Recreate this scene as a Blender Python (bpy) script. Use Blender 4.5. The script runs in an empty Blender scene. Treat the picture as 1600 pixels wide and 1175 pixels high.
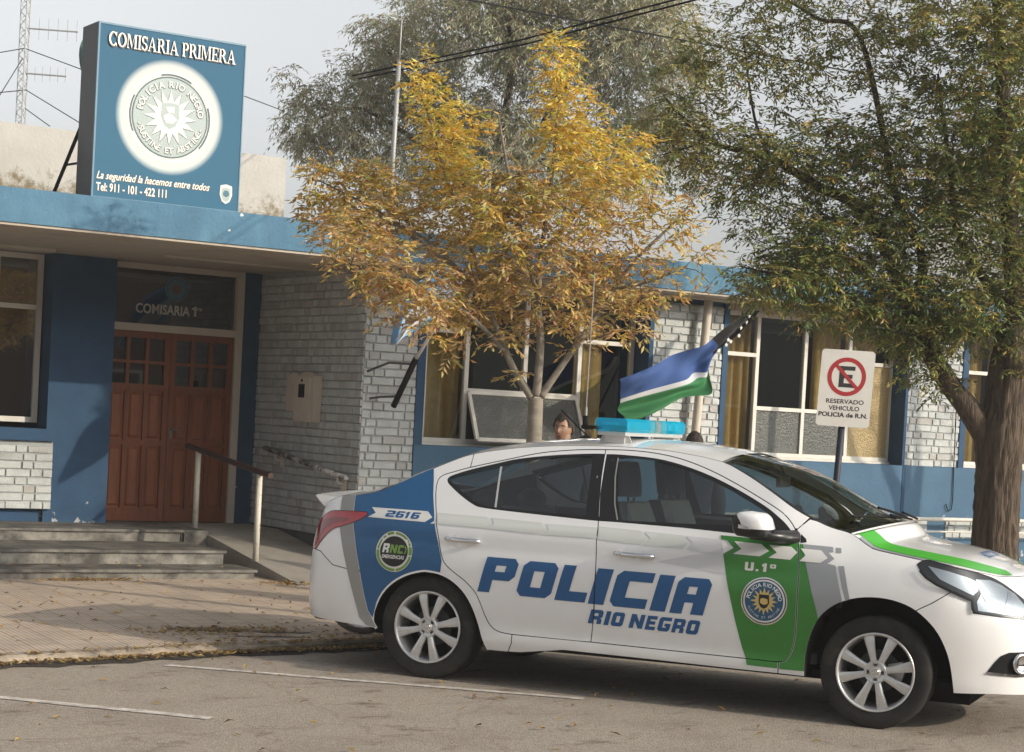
import bpy, math, random, bisect
import numpy as np
from mathutils import Vector, Matrix
from mathutils.geometry import delaunay_2d_cdt
random.seed(7)
PI = math.pi; R = math.radians
S = bpy.context.scene; COL = S.collection
# ---------------------------------------------------------------- camera
YAW, PITCH, ROLL = R(32.6806), R(-1.5266), R(3.0406)
cam_d = bpy.data.cameras.new('camera'); cam = bpy.data.objects.new('camera', cam_d); COL.objects.link(cam)
cam_d.lens = 67.5; cam_d.sensor_width = 36; cam_d.sensor_fit = 'HORIZONTAL'
cam_d.shift_y = 0.09026; cam_d.clip_start = 0.1; cam_d.clip_end = 900
_f = Vector((math.sin(YAW)*math.cos(PITCH), math.cos(YAW)*math.cos(PITCH), math.sin(PITCH)))
_r = Vector((math.cos(YAW), -math.sin(YAW), 0)); _u = _r.cross(_f)
_r2 = _r*math.cos(ROLL) + _u*math.sin(ROLL); _u2 = _u*math.cos(ROLL) - _r*math.sin(ROLL)
M = Matrix((( _r2.x, _u2.x, -_f.x, 0), (_r2.y, _u2.y, -_f.y, 0), (_r2.z, _u2.z, -_f.z, 1.56), (0, 0, 0, 1)))
cam.matrix_world = M; S.camera = cam
# ---------------------------------------------------------------- world and sun
SUN_EL = R(22); SUN_AZ = R(-58); SUN_DIR = Vector((math.cos(SUN_AZ)*math.cos(SUN_EL), math.sin(SUN_AZ)*math.cos(SUN_EL), math.sin(SUN_EL)))
W = bpy.data.worlds.new('World'); S.world = W; W.use_nodes = True
nt = W.node_tree; nt.nodes.clear()
sky = nt.nodes.new('ShaderNodeTexSky'); sky.sky_type = 'NISHITA'; sky.sun_disc = False
sky.sun_elevation = SUN_EL; sky.sun_rotation = math.atan2(SUN_DIR.x, SUN_DIR.y)
sky.air_density = 1.0; sky.dust_density = 4.0; sky.ozone_density = 1.0
hs = nt.nodes.new('ShaderNodeHueSaturation'); hs.inputs['Saturation'].default_value = .18; hs.inputs['Value'].default_value = 1.75   # thin bright haze
bg = nt.nodes.new('ShaderNodeBackground'); bg.inputs['Strength'].default_value = .15
wo = nt.nodes.new('ShaderNodeOutputWorld')
# thin cloud bank, brighter low in the north-east than overhead
wc = nt.nodes.new('ShaderNodeTexCoord'); dp = nt.nodes.new('ShaderNodeVectorMath'); dp.operation = 'DOT_PRODUCT'; dp.inputs[1].default_value = (.522, .813, .26)
mrw = nt.nodes.new('ShaderNodeMapRange'); mrw.interpolation_type = 'SMOOTHSTEP'; mrw.inputs[1].default_value = .45; mrw.inputs[2].default_value = .90; mrw.inputs[3].default_value = .66; mrw.inputs[4].default_value = .86
cn = nt.nodes.new('ShaderNodeTexNoise'); cn.inputs['Scale'].default_value = 2.2; cn.inputs['Detail'].default_value = 5
cr_ = nt.nodes.new('ShaderNodeMapRange'); cr_.inputs[1].default_value = .3; cr_.inputs[2].default_value = .7; cr_.inputs[3].default_value = .96; cr_.inputs[4].default_value = 1.04
mm_ = nt.nodes.new('ShaderNodeMath'); mm_.operation = 'MULTIPLY'; sc_ = nt.nodes.new('ShaderNodeVectorMath'); sc_.operation = 'SCALE'
nt.links.new(wc.outputs['Generated'], dp.inputs[0]); nt.links.new(dp.outputs['Value'], mrw.inputs[0]); nt.links.new(wc.outputs['Generated'], cn.inputs['Vector']); nt.links.new(cn.outputs['Fac'], cr_.inputs[0])
nt.links.new(mrw.outputs[0], mm_.inputs[0]); nt.links.new(cr_.outputs[0], mm_.inputs[1])
nt.links.new(sky.outputs[0], hs.inputs['Color']); nt.links.new(hs.outputs[0], sc_.inputs[0]); nt.links.new(mm_.outputs[0], sc_.inputs['Scale']); nt.links.new(sc_.outputs[0], bg.inputs[0]); nt.links.new(bg.outputs[0], wo.inputs[0])
sun_d = bpy.data.lights.new('sun', 'SUN'); sun = bpy.data.objects.new('sun', sun_d); COL.objects.link(sun)
sun_d.energy = 3.1; sun_d.angle = R(.6); sun_d.color = (1, .88, .70)
sun.rotation_euler = SUN_DIR.to_track_quat('Z', 'Y').to_euler()
S.view_settings.view_transform = 'Standard'; S.view_settings.look = 'None'; S.view_settings.exposure = 0.12; S.view_settings.gamma = 1
S.view_settings.use_curve_mapping = False
# ---------------------------------------------------------------- helpers
class MB:
    def __init__(s): s.v = []; s.f = []; s.m = []; s.n = None
    def add(s, vs, fs, m=0):
        o = len(s.v); s.v += [tuple(v) for v in vs]
        for f in fs: s.f.append(tuple(i+o for i in f)); s.m.append(m)
        return s
    def box(s, a, b, m=0):
        x0, y0, z0 = a; x1, y1, z1 = b
        v = [(x0,y0,z0),(x1,y0,z0),(x1,y1,z0),(x0,y1,z0),(x0,y0,z1),(x1,y0,z1),(x1,y1,z1),(x0,y1,z1)]
        return s.add(v, [(0,3,2,1),(4,5,6,7),(0,1,5,4),(1,2,6,5),(2,3,7,6),(3,0,4,7)], m)
    def bar(s, p, q, w, h, up=(0,0,1), m=0):
        p, q = Vector(p), Vector(q); d = (q-p).normalized(); up = Vector(up)
        if abs(d.dot(up)) > .98: up = Vector((0,1,0))
        x = d.cross(up).normalized()*w/2; y = x.cross(d).normalized()*h/2
        v = [p-x-y, p+x-y, p+x+y, p-x+y, q-x-y, q+x-y, q+x+y, q-x+y]
        return s.add(v, [(0,3,2,1),(4,5,6,7),(0,1,5,4),(1,2,6,5),(2,3,7,6),(3,0,4,7)], m)
    def tube(s, pts, rad, n=10, cap=True, m=0):
        pts = [Vector(p) for p in pts]; k = len(pts)
        if not hasattr(rad, '__len__'): rad = [rad]*k
        o = len(s.v); ref = Vector((0.13, .31, .94))
        for i, p in enumerate(pts):
            d = (pts[min(i+1, k-1)]-pts[max(i-1, 0)]).normalized()
            x = d.cross(ref)
            if x.length < .05: x = d.cross(Vector((1, 0, 0)))
            x.normalize(); y = d.cross(x)
            for j in range(n):
                a = 2*PI*j/n; s.v.append(tuple(p+(x*math.cos(a)+y*math.sin(a))*rad[i]))
        for i in range(k-1):
            for j in range(n):
                a, b = o+i*n+j, o+i*n+(j+1) % n
                s.f.append((a, b, b+n, a+n)); s.m.append(m)
        if cap:
            s.f.append(tuple(o+j for j in range(n))[::-1]); s.m.append(m)
            s.f.append(tuple(o+(k-1)*n+j for j in range(n))); s.m.append(m)
        return s
    def lathe(s, prof, o, ax, n=32, m=0, close=False):
        # prof: (axial, radius); o origin, ax axis
        ax = Vector(ax).normalized(); x = ax.cross(Vector((0, 0, 1)))
        if x.length < .01: x = Vector((1, 0, 0))
        x.normalize(); y = ax.cross(x); o = Vector(o); b = len(s.v); k = len(prof)
        for a, r in prof:
            for j in range(n):
                t = 2*PI*j/n; s.v.append(tuple(o+ax*a+(x*math.cos(t)+y*math.sin(t))*r))
        for i in range(k if close else k-1):
            i2 = (i+1) % k
            for j in range(n):
                s.f.append((b+i*n+j, b+i*n+(j+1) % n, b+i2*n+(j+1) % n, b+i2*n+j)); s.m.append(m)
        return s
    def prism(s, poly, o, ux, uy, th, m=0, holes=()):
        # polygon (2d) in plane o,ux,uy, thickness th along -normal
        o, ux, uy = Vector(o), Vector(ux), Vector(uy); nn = ux.cross(uy).normalized()
        P, T = fill(poly, holes, 1e9)
        k = len(P)
        vs = [o+ux*a+uy*b for a, b in P]
        fs = list(T)
        if th:
            vs += [v-nn*th for v in vs]
            fs += [(c+k, b+k, a+k) for a, b, c in T]
            for lp in [poly]+list(holes):
                n = len(lp); off = len(vs)
                vs += [o+ux*a+uy*b for a, b in lp]+[o+ux*a+uy*b-nn*th for a, b in lp]
                fs += [(off+i, off+(i+1) % n, off+n+(i+1) % n, off+n+i) for i in range(n)]
        return s.add(vs, fs, m)
    def grid(s, rows, m=0, flip=False):
        o = len(s.v); k = len(rows[0])
        for r in rows: s.v += [tuple(v) for v in r]
        for i in range(len(rows)-1):
            for j in range(k-1):
                q = (o+i*k+j, o+i*k+j+1, o+(i+1)*k+j+1, o+(i+1)*k+j)
                s.f.append(q[::-1] if flip else q); s.m.append(m)
        return s
    def build(s, name, mats, parent=None, smooth=False, world=True, normals=None, col=None, tf=None):
        me = bpy.data.meshes.new(name); v = s.v
        if tf is not None: v = [tuple(tf @ Vector(p)) for p in v]
        if world and parent is not None:
            root = parent
            while root.parent: root = root.parent
            inv = Matrix.LocRotScale(root.location, root.rotation_euler, root.scale).inverted()
            v = [tuple(inv @ Vector(p)) for p in v]
        me.from_pydata(v, [], s.f)
        if not isinstance(mats, (list, tuple)): mats = [mats]
        for m in mats: me.materials.append(m)
        if len(mats) > 1: me.polygons.foreach_set('material_index', s.m)
        if smooth: me.polygons.foreach_set('use_smooth', [True]*len(me.polygons))
        if col is not None:
            a = me.color_attributes.new('tint', 'FLOAT_COLOR', 'POINT')
            a.data.foreach_set('color', np.asarray(col, dtype=np.float32).ravel())
        me.update()
        if normals is not None: me.normals_split_custom_set_from_vertices(normals)
        o = bpy.data.objects.new(name, me); COL.objects.link(o)
        if parent is not None: o.parent = parent
        return o
def tag(o, label, cat, group=None, kind=None):
    if label: o['label'] = label
    if cat: o['category'] = cat
    if group: o['group'] = group
    if kind: o['kind'] = kind
    return o
def thing(name, label, cat, loc=(0, 0, 0), rz=0, group=None):
    o = bpy.data.objects.new(name, None); COL.objects.link(o); o.location = loc; o.rotation_euler = (0, 0, rz)
    o.empty_display_size = .2
    return tag(o, label, cat, group)
def struct(o): o['kind'] = 'structure'; return o
def pip(x, y, P):
    c = False; n = len(P); j = n-1
    for i in range(n):
        a, b = P[i]; p, q = P[j]
        if (b > y) != (q > y) and x < (p-a)*(y-b)/(q-b)+a: c = not c
        j = i
    return c
def subdiv(P, h):
    out = []
    for i, a in enumerate(P):
        b = P[(i+1) % len(P)]; l = math.hypot(b[0]-a[0], b[1]-a[1]); k = max(1, int(math.ceil(l/h)))
        for t in range(k): out.append((a[0]+(b[0]-a[0])*t/k, a[1]+(b[1]-a[1])*t/k))
    return out
def clean(P):
    Q = []
    for p in P:
        if not Q or math.hypot(p[0]-Q[-1][0], p[1]-Q[-1][1]) > 1e-5: Q.append((p[0], p[1]))
    if math.hypot(Q[0][0]-Q[-1][0], Q[0][1]-Q[-1][1]) < 1e-5: Q.pop()
    return Q
def fill(poly, holes=(), h=.04):
    # triangulated 2d polygon with holes and interior points every h
    loops = [subdiv(clean(poly), h)]+[subdiv(clean(q), h) for q in holes]
    V = []; E = []
    for L in loops:
        o = len(V); n = len(L); V += [Vector(p) for p in L]; E += [(o+i, o+(i+1) % n) for i in range(n)]
    if h < 1e8:
        xs = [p[0] for p in loops[0]]; ys = [p[1] for p in loops[0]]
        nb = np.array([(p.x, p.y) for p in V])
        yy = min(ys)+h/2; row = 0
        while yy < max(ys):
            xx = min(xs)+h/2+(h/2 if row % 2 else 0)
            while xx < max(xs):
                if pip(xx, yy, loops[0]) and not any(pip(xx, yy, q) for q in loops[1:]):
                    if (((nb-(xx, yy))**2).sum(1)).min() > (.42*h)**2: V.append(Vector((xx, yy)))
                xx += h
            yy += h*.87; row += 1
    r = delaunay_2d_cdt(V, E, [], 0, 1e-7)
    P = [(v.x, v.y) for v in r[0]]; T = []
    for t in r[2]:
        cx = sum(P[i][0] for i in t)/3; cy = sum(P[i][1] for i in t)/3
        if pip(cx, cy, loops[0]) and not any(pip(cx, cy, q) for q in loops[1:]):
            a, b, c = (P[i] for i in t)
            ar = (b[0]-a[0])*(c[1]-a[1])-(c[0]-a[0])*(b[1]-a[1])
            if abs(ar) > 1e-10: T.append(tuple(t) if ar > 0 else tuple(t[::-1]))
    return P, T
_tc = {}
def text2d(txt, bold=0.0, shear=0.0, space=1.0):
    key = (txt, bold, shear, space)
    if key in _tc: return _tc[key]
    cu = bpy.data.curves.new('t', 'FONT'); cu.body = txt; cu.offset = bold; cu.shear = shear; cu.space_character = space
    cu.resolution_u = 3
    o = bpy.data.objects.new('t', cu); COL.objects.link(o)
    dg = bpy.context.evaluated_depsgraph_get(); dg.update()
    me = o.evaluated_get(dg).to_mesh()
    V = [(v.co.x, v.co.y) for v in me.vertices]; F = [tuple(p.vertices) for p in me.polygons]
    o.evaluated_get(dg).to_mesh_clear(); bpy.data.objects.remove(o); bpy.data.curves.remove(cu)
    xs = [v[0] for v in V]; ys = [v[1] for v in V]
    x0, x1, y0, y1 = min(xs), max(xs), min(ys), max(ys)
    V = [((x-x0), (y-min(0, 0))) for x, y in V]
    _tc[key] = (V, F, x1-x0, y0, y1)
    return _tc[key]
def flat_text(mb, txt, o, ux, uy, width, height=None, bold=0., shear=0., m=0, lift=0.):
    # text starting at o, along ux, up uy; scaled to width (and cap height)
    V, F, w, y0, y1 = text2d(txt, bold, shear); o, ux, uy = Vector(o), Vector(ux).normalized(), Vector(uy).normalized()
    sx = width/w; sy = sx if height is None else height/.72
    n = ux.cross(uy)
    mb.add([o+ux*(a*sx)+uy*(b*sy)+n*lift for a, b in V], F, m)
def ring_text(mb, txt, c, ux, uy, rad, size, a0, a1, inward=False, bold=.0, lift=0., m=0):
    c, ux, uy = Vector(c), Vector(ux).normalized(), Vector(uy).normalized(); n = ux.cross(uy); k = len(txt)
    for i, ch in enumerate(txt):
        if ch == ' ': continue
        a = a0+(a1-a0)*i/(k-1)
        V, F, w, y0, y1 = text2d(ch, bold); sc = size/.72
        for_v = []
        e = ux*math.cos(a)+uy*math.sin(a)
        up = -e if inward else e; rt = up.cross(n) if not inward else up.cross(n)
        for x, y in V: for_v.append(c+e*rad+rt*((x-w/2)*sc)+up*((y-.36)*sc)+n*lift)
        mb.add(for_v, F, m)
# ---------------------------------------------------------------- materials
def mat(name, col, rough=.6, metal=0., var=0., vscale=6., bump=0., bscale=60., coat=0., spec=.5, c2=None, c2amt=.5, c2scale=2.5, detail=8., trans=0.):
    m = bpy.data.materials.new(name); m.use_nodes = True; t = m.node_tree; b = t.nodes['Principled BSDF']
    b.inputs['Roughness'].default_value = rough; b.inputs['Metallic'].default_value = metal
    b.inputs['Coat Weight'].default_value = coat; b.inputs['Coat Roughness'].default_value = .08
    b.inputs['Specular IOR Level'].default_value = spec
    c = (*col, 1); b.inputs['Base Color'].default_value = c
    tc = t.nodes.new('ShaderNodeTexCoord')
    out = None
    if c2 is not None:
        n = t.nodes.new('ShaderNodeTexNoise'); n.inputs['Scale'].default_value = c2scale; n.inputs['Detail'].default_value = 9; n.inputs['Roughness'].default_value = .65
        t.links.new(tc.outputs['Object'], n.inputs['Vector'])
        r = t.nodes.new('ShaderNodeValToRGB'); r.color_ramp.elements[0].position = .62-.28*c2amt; r.color_ramp.elements[1].position = .80-.2*c2amt
        r.color_ramp.elements[0].color = c; r.color_ramp.elements[1].color = (*c2, 1)
        t.links.new(n.outputs['Fac'], r.inputs[0]); out = r.outputs[0]
    if var:
        n = t.nodes.new('ShaderNodeTexNoise'); n.inputs['Scale'].default_value = vscale; n.inputs['Detail'].default_value = detail
        t.links.new(tc.outputs['Object'], n.inputs['Vector'])
        mr = t.nodes.new('ShaderNodeMapRange'); mr.inputs[1].default_value = .25; mr.inputs[2].default_value = .75; mr.inputs[3].default_value = 1-var; mr.inputs[4].default_value = 1+var
        t.links.new(n.outputs['Fac'], mr.inputs[0])
        mx = t.nodes.new('ShaderNodeMix'); mx.data_type = 'RGBA'; mx.blend_type = 'MULTIPLY'; mx.inputs[0].default_value = 1
        if out is not None: t.links.new(out, mx.inputs[6])
        else: mx.inputs[6].default_value = c
        t.links.new(mr.outputs[0], mx.inputs[7]); out = mx.outputs[2]
    if out is not None: t.links.new(out, b.inputs['Base Color'])
    if bump:
        n = t.nodes.new('ShaderNodeTexNoise'); n.inputs['Scale'].default_value = bscale; n.inputs['Detail'].default_value = 6
        t.links.new(tc.outputs['Object'], n.inputs['Vector'])
        bp = t.nodes.new('ShaderNodeBump'); bp.inputs['Strength'].default_value = bump; bp.inputs['Distance'].default_value = .02
        t.links.new(n.outputs['Fac'], bp.inputs['Height']); t.links.new(bp.outputs[0], b.inputs['Normal'])
    return m
def glassmat(name, tint, gloss=1.0, rough=.02, f0=.045):
    # sheet glass: tinted see-through plus a Schlick reflection that is the same from both faces
    m = bpy.data.materials.new(name); m.use_nodes = True; t = m.node_tree; t.nodes.clear()
    N = t.nodes.new; L = t.links.new
    o = N('ShaderNodeOutputMaterial'); mx = N('ShaderNodeMixShader'); tr = N('ShaderNodeBsdfTransparent'); gl = N('ShaderNodeBsdfGlossy')
    tr.inputs[0].default_value = (*tint, 1); gl.inputs['Roughness'].default_value = rough; gl.inputs[0].default_value = (gloss, gloss, gloss, 1)
    g = N('ShaderNodeNewGeometry'); d = N('ShaderNodeVectorMath'); d.operation = 'DOT_PRODUCT'
    L(g.outputs['Normal'], d.inputs[0]); L(g.outputs['Incoming'], d.inputs[1])
    def mth(op, a, b=None):
        n = N('ShaderNodeMath'); n.operation = op
        for i, v in enumerate((a, b)):
            if v is None: continue
            if hasattr(v, 'is_output'): L(v, n.inputs[i])
            else: n.inputs[i].default_value = v
        return n.outputs[0]
    ab = mth('ABSOLUTE', d.outputs['Value']); om = mth('SUBTRACT', 1., ab); p5 = mth('POWER', om, 5.); sc = mth('MULTIPLY', p5, 1-f0); fr = mth('ADD', sc, f0)
    L(fr, mx.inputs[0]); L(tr.outputs[0], mx.inputs[1]); L(gl.outputs[0], mx.inputs[2]); L(mx.outputs[0], o.inputs[0])
    return m
def leafmat(name, rough=.55, transl=.35):
    m = bpy.data.materials.new(name); m.use_nodes = True; t = m.node_tree; b = t.nodes['Principled BSDF']
    a = t.nodes.new('ShaderNodeAttribute'); a.attribute_name = 'tint'
    tl = t.nodes.new('ShaderNodeBsdfTranslucent'); mx = t.nodes.new('ShaderNodeMixShader'); mx.inputs[0].default_value = transl
    t.links.new(a.outputs['Color'], b.inputs['Base Color']); t.links.new(a.outputs['Color'], tl.inputs[0]); b.inputs['Roughness'].default_value = rough
    o = t.nodes['Material Output']
    t.links.new(b.outputs[0], mx.inputs[1]); t.links.new(tl.outputs[0], mx.inputs[2]); t.links.new(mx.outputs[0], o.inputs[0])
    return m
WB=2.654
PLAN=[(-.985,0),(-.978,.25),(-.955,.45),(-.905,.62),(-.80,.74),(-.62,.805),(-.35,.832),(0,.842),(.6,.847),(1.3,.848),(2.0,.847),(2.45,.845),(2.75,.838),(3.0,.815),(3.18,.775),(3.33,.70),(3.44,.58),(3.51,.40),(3.545,.2),(3.555,0)]
def catrom(P,n=12):
    out=[]
    Q=[(P[0][0],-P[1][1])]+list(P)+[(P[-1][0],-P[-2][1])]
    for i in range(1,len(Q)-2):
        a,b,c,d=Q[i-1:i+3]
        for k in range(n):
            t=k/n
            out.append(tuple(.5*((2*b[j])+(-a[j]+c[j])*t+(2*a[j]-5*b[j]+4*c[j]-d[j])*t*t+(-a[j]+3*b[j]-3*c[j]+d[j])*t**3) for j in (0,1)))
    out.append(P[-1]); return out
_c=catrom(PLAN); _u=[0]
for a,b in zip(_c,_c[1:]): _u.append(_u[-1]+math.hypot(b[0]-a[0],b[1]-a[1]))
# shift so that u = x at x=1.3
for i,(x,s) in enumerate(_c):
    if x>=1.3: _o=_u[i]-x; break
_u=[v-_o for v in _u]
UMIN,UMAX=_u[0],_u[-1]
def plan(u):
    u=min(max(u,UMIN),UMAX); i=min(max(bisect.bisect(_u,u)-1,0),len(_u)-2)
    t=(u-_u[i])/(_u[i+1]-_u[i]); a,b=_c[i],_c[i+1]
    def tan(k):
        k0,k1=max(k-1,0),min(k+1,len(_c)-1)
        tx,ty=_c[k1][0]-_c[k0][0],_c[k1][1]-_c[k0][1]; l=math.hypot(tx,ty); return tx/l,ty/l
    t0,t1=tan(i),tan(i+1)
    tx,ty=t0[0]*(1-t)+t1[0]*t,t0[1]*(1-t)+t1[1]*t; l=math.hypot(tx,ty)
    return a[0]+(b[0]-a[0])*t,a[1]+(b[1]-a[1])*t,-ty/l,tx/l   # x,s, outward normal (nx,ns)
def smst(a,b,x):
    t=min(max((x-a)/(b-a),0),1); return t*t*(3-2*t)
def pchip(P,x):
    if x<=P[0][0]: 
        m=(P[1][1]-P[0][1])/(P[1][0]-P[0][0]); return P[0][1]+m*(x-P[0][0])
    if x>=P[-1][0]:
        m=(P[-1][1]-P[-2][1])/(P[-1][0]-P[-2][0]); return P[-1][1]+m*(x-P[-1][0])
    i=0
    while x>P[i+1][0]: i+=1
    h=[P[k+1][0]-P[k][0] for k in range(len(P)-1)]; dl=[(P[k+1][1]-P[k][1])/h[k] for k in range(len(P)-1)]
    def m(k):
        if k==0: return dl[0]
        if k==len(P)-1: return dl[-1]
        a,b=dl[k-1],dl[k]
        return 0 if a*b<=0 else 2*a*b/(a+b)
    t=(x-P[i][0])/h[i]
    return ((1+2*t)*(1-t)**2*P[i][1]+t*(1-t)**2*h[i]*m(i)+t*t*(3-2*t)*P[i+1][1]+t*t*(t-1)*h[i]*m(i+1))
DOOR=[(.12,.09),(.17,.055),(.22,.03),(.27,.022),(.34,.028),(.45,.018),(.60,.004),(.68,.0),(.76,.006),(.80,.012),(.86,.013),(.92,.022),(.965,.045),(1.02,.068),(1.20,.145),(1.38,.235),(1.50,.315)]
REAR=[(.12,.10),(.20,.06),(.28,.02),(.36,.004),(.50,.0),(.62,.004),(.72,.012),(.84,.03),(.95,.055),(1.03,.085),(1.10,.13),(1.2,.2),(1.5,.4)]
FRNT=[(.12,.07),(.17,.035),(.22,.01),(.27,.012),(.40,.02),(.52,.022),(.60,.03),(.66,.05),(.72,.085),(.78,.14),(.84,.21),(.90,.30),(1.0,.45),(1.3,.9)]
FEND=[(.12,.07),(.17,.05),(.22,.03),(.27,.022),(.34,.022),(.45,.015),(.60,.003),(.68,.0),(.76,.006),(.82,.016),(.88,.035),(.94,.07),(1.0,.115),(1.1,.19),(1.3,.33)]
def inset(u,z):
    wr=1-smst(-.80,-.25,u); wf=smst(2.95,3.45,u); we=smst(2.0,2.5,u)*(1-wf); wd=1-wr-wf-we
    return wr*pchip(REAR,z)+wf*pchip(FRNT,z)+we*pchip(FEND,z)+wd*pchip(DOOR,z)
def side(u,z,off=0.0):
    x,s,nx,ns=plan(u); d=inset(u,z)-off
    return x-nx*d, s-ns*d, z      # x fwd, s outward, z up
# ================================================================ POLICE CAR (right side at -y of its own frame)
CAR_LOC = (6.363, 10.160, 0); CAR_RZ = math.atan2(-.82500516, .5651252)
m_white = mat('car_white_paint', (.87,.875,.88), .28, coat=1., var=.015, vscale=3)
def dusty(m, z0, z1, amt, c=(.42,.38,.32)):
    t = m.node_tree; b = t.nodes['Principled BSDF']; L = b.inputs['Base Color'].links
    tc = t.nodes.new('ShaderNodeTexCoord'); sx = t.nodes.new('ShaderNodeSeparateXYZ'); t.links.new(tc.outputs['Object'], sx.inputs[0])
    mr = t.nodes.new('ShaderNodeMapRange'); mr.inputs[1].default_value = z1; mr.inputs[2].default_value = z0; mr.inputs[3].default_value = 0; mr.inputs[4].default_value = amt; t.links.new(sx.outputs['Z'], mr.inputs[0])
    nz = t.nodes.new('ShaderNodeTexNoise'); nz.inputs['Scale'].default_value = 5; nz.inputs['Detail'].default_value = 8; t.links.new(tc.outputs['Object'], nz.inputs['Vector'])
    mu = t.nodes.new('ShaderNodeMath'); mu.operation = 'MULTIPLY'; t.links.new(mr.outputs[0], mu.inputs[0]); t.links.new(nz.outputs['Fac'], mu.inputs[1])
    mx = t.nodes.new('ShaderNodeMix'); mx.data_type = 'RGBA'; t.links.new(mu.outputs[0], mx.inputs[0]); mx.inputs[7].default_value = (*c, 1)
    if L: t.links.new(L[0].from_socket, mx.inputs[6])
    else: mx.inputs[6].default_value = b.inputs['Base Color'].default_value
    t.links.new(mx.outputs[2], b.inputs['Base Color'])
dusty(m_white, .18, .55, .55)
m_blue = mat('car_blue_vinyl', (.009,.098,.255), .38, coat=.3)
m_navy = mat('car_lettering_blue', (.007,.092,.265), .42, coat=.2)
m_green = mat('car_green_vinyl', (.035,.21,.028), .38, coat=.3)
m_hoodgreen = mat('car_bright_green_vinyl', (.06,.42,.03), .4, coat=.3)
m_grey = mat('car_grey_vinyl', (.30,.32,.345), .4, coat=.2)
m_tgrey = mat('car_warm_grey_vinyl', (.30,.30,.285), .4, coat=.2)
m_pgreen = mat('car_pale_chevron', (.66,.69,.665), .4, coat=.2)
m_pgrey = mat('car_pale_grey_chevron', (.66,.675,.70), .4, coat=.2)
m_black = mat('car_black_trim', (.014,.015,.016), .32, spec=.4)
m_mblack = mat('car_matt_black', (.012,.012,.013), .85, spec=.2)
m_gap = mat('car_panel_gap', (.02,.02,.02), .9, spec=.1)
m_chrome = mat('car_chrome', (.75,.75,.76), .12, metal=1.)
m_alloy = mat('wheel_alloy', (.66,.66,.65), .30, metal=.45, var=.05, vscale=30)
m_tyre = mat('tyre_rubber', (.022,.022,.022), .8, spec=.25, var=.25, vscale=18, c2=(.06,.052,.042), c2amt=.35, c2scale=6)
m_seat = mat('car_seat_cloth', (.055,.06,.063), .9, var=.1)
m_inter = mat('car_interior_plastic', (.06,.064,.066), .75)
m_light = mat('car_interior_light_trim', (.30,.31,.30), .8)
m_glass = glassmat('car_side_glass', (.50,.56,.56), f0=.085)
m_wind = glassmat('windscreen_glass', (.62,.68,.64), f0=.05)
m_red = mat('tail_lamp_red', (.40,.012,.018), .12, coat=1.)
m_dred = mat('tail_lamp_dark_red', (.20,.008,.012), .15, coat=1.)
m_lens = glassmat('lamp_clear_lens', (.86,.89,.9), f0=.06)
m_lampb = mat('lamp_bowl_silver', (.62,.65,.68), .22, metal=.8)
def lensmat(name, tint, dif, k):
    m = glassmat(name, tint, f0=.06); t = m.node_tree; o = t.nodes['Material Output']; src = o.inputs[0].links[0].from_socket
    d = t.nodes.new('ShaderNodeBsdfDiffuse'); d.inputs[0].default_value = (*dif, 1); tl = t.nodes.new('ShaderNodeBsdfTranslucent'); tl.inputs[0].default_value = (*dif, 1); ad = t.nodes.new('ShaderNodeMixShader'); mx = t.nodes.new('ShaderNodeMixShader'); mx.inputs[0].default_value = k
    t.links.new(d.outputs[0], ad.inputs[1]); t.links.new(tl.outputs[0], ad.inputs[2]); t.links.new(src, mx.inputs[1]); t.links.new(ad.outputs[0], mx.inputs[2]); t.links.new(mx.outputs[0], o.inputs[0]); return m
m_cyan = lensmat('lightbar_blue_lens', (.03,.66,.86), (.02,.70,.95), .46); m_cyanl = lensmat('lightbar_pale_blue_lens', (.30,.82,.92), (.18,.75,.86), .36); m_lwhite = lensmat('lightbar_clear_lens', (.85,.95,.95), (.6,.7,.7), .25)
m_silver = mat('lightbar_aluminium', (.6,.6,.59), .4, metal=.5)
m_amber = mat('emblem_gold', (.62,.46,.17), .4)
m_decalw = mat('decal_white', (.74,.74,.72), .4)
m_decalk = mat('decal_black', (.012,.014,.015), .45)
m_lime = mat('decal_lime', (.18,.33,.06), .45)
m_emb = mat('emblem_blue', (.02,.095,.19), .4)

K5 = [(UMIN,.995),(-1.2,.995),(-.847,.985),(-.69,1.033),(-.57,1.045),(-.42,1.074),(-.26,1.145),(-.15,1.2),(-.065,1.238),(.03,1.283),(.134,1.325),(.3,1.362),(.5,1.392),(.8,1.417),(1.1,1.425),(1.3,1.42),(1.5,1.402),(1.686,1.372),(1.82,1.318),(1.994,1.226),(2.158,1.129),(2.275,1.078),(2.352,1.052),(2.447,1.032),(2.491,1.012),(2.536,.985),(2.594,.957),(2.707,.940),(2.85,.92),(3.025,.897),(3.207,.866),(3.37,.850),(3.6,.846),(UMAX,.846)]
def k5(u): return pchip(K5, u)
def side_n(u, z):
    e = 2e-3; a = Vector(side(u+e, z)); b = Vector(side(u-e, z)); c = Vector(side(u, z+e)); d = Vector(side(u, z-e))
    n = (c-d).cross(a-b); n.normalize()
    if n.y < 0 and abs(plan(u)[3]) > .05: n = -n
    x, s, nx, ns = plan(u)
    if n.x*nx+n.y*ns < 0: n = -n
    return n
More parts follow.
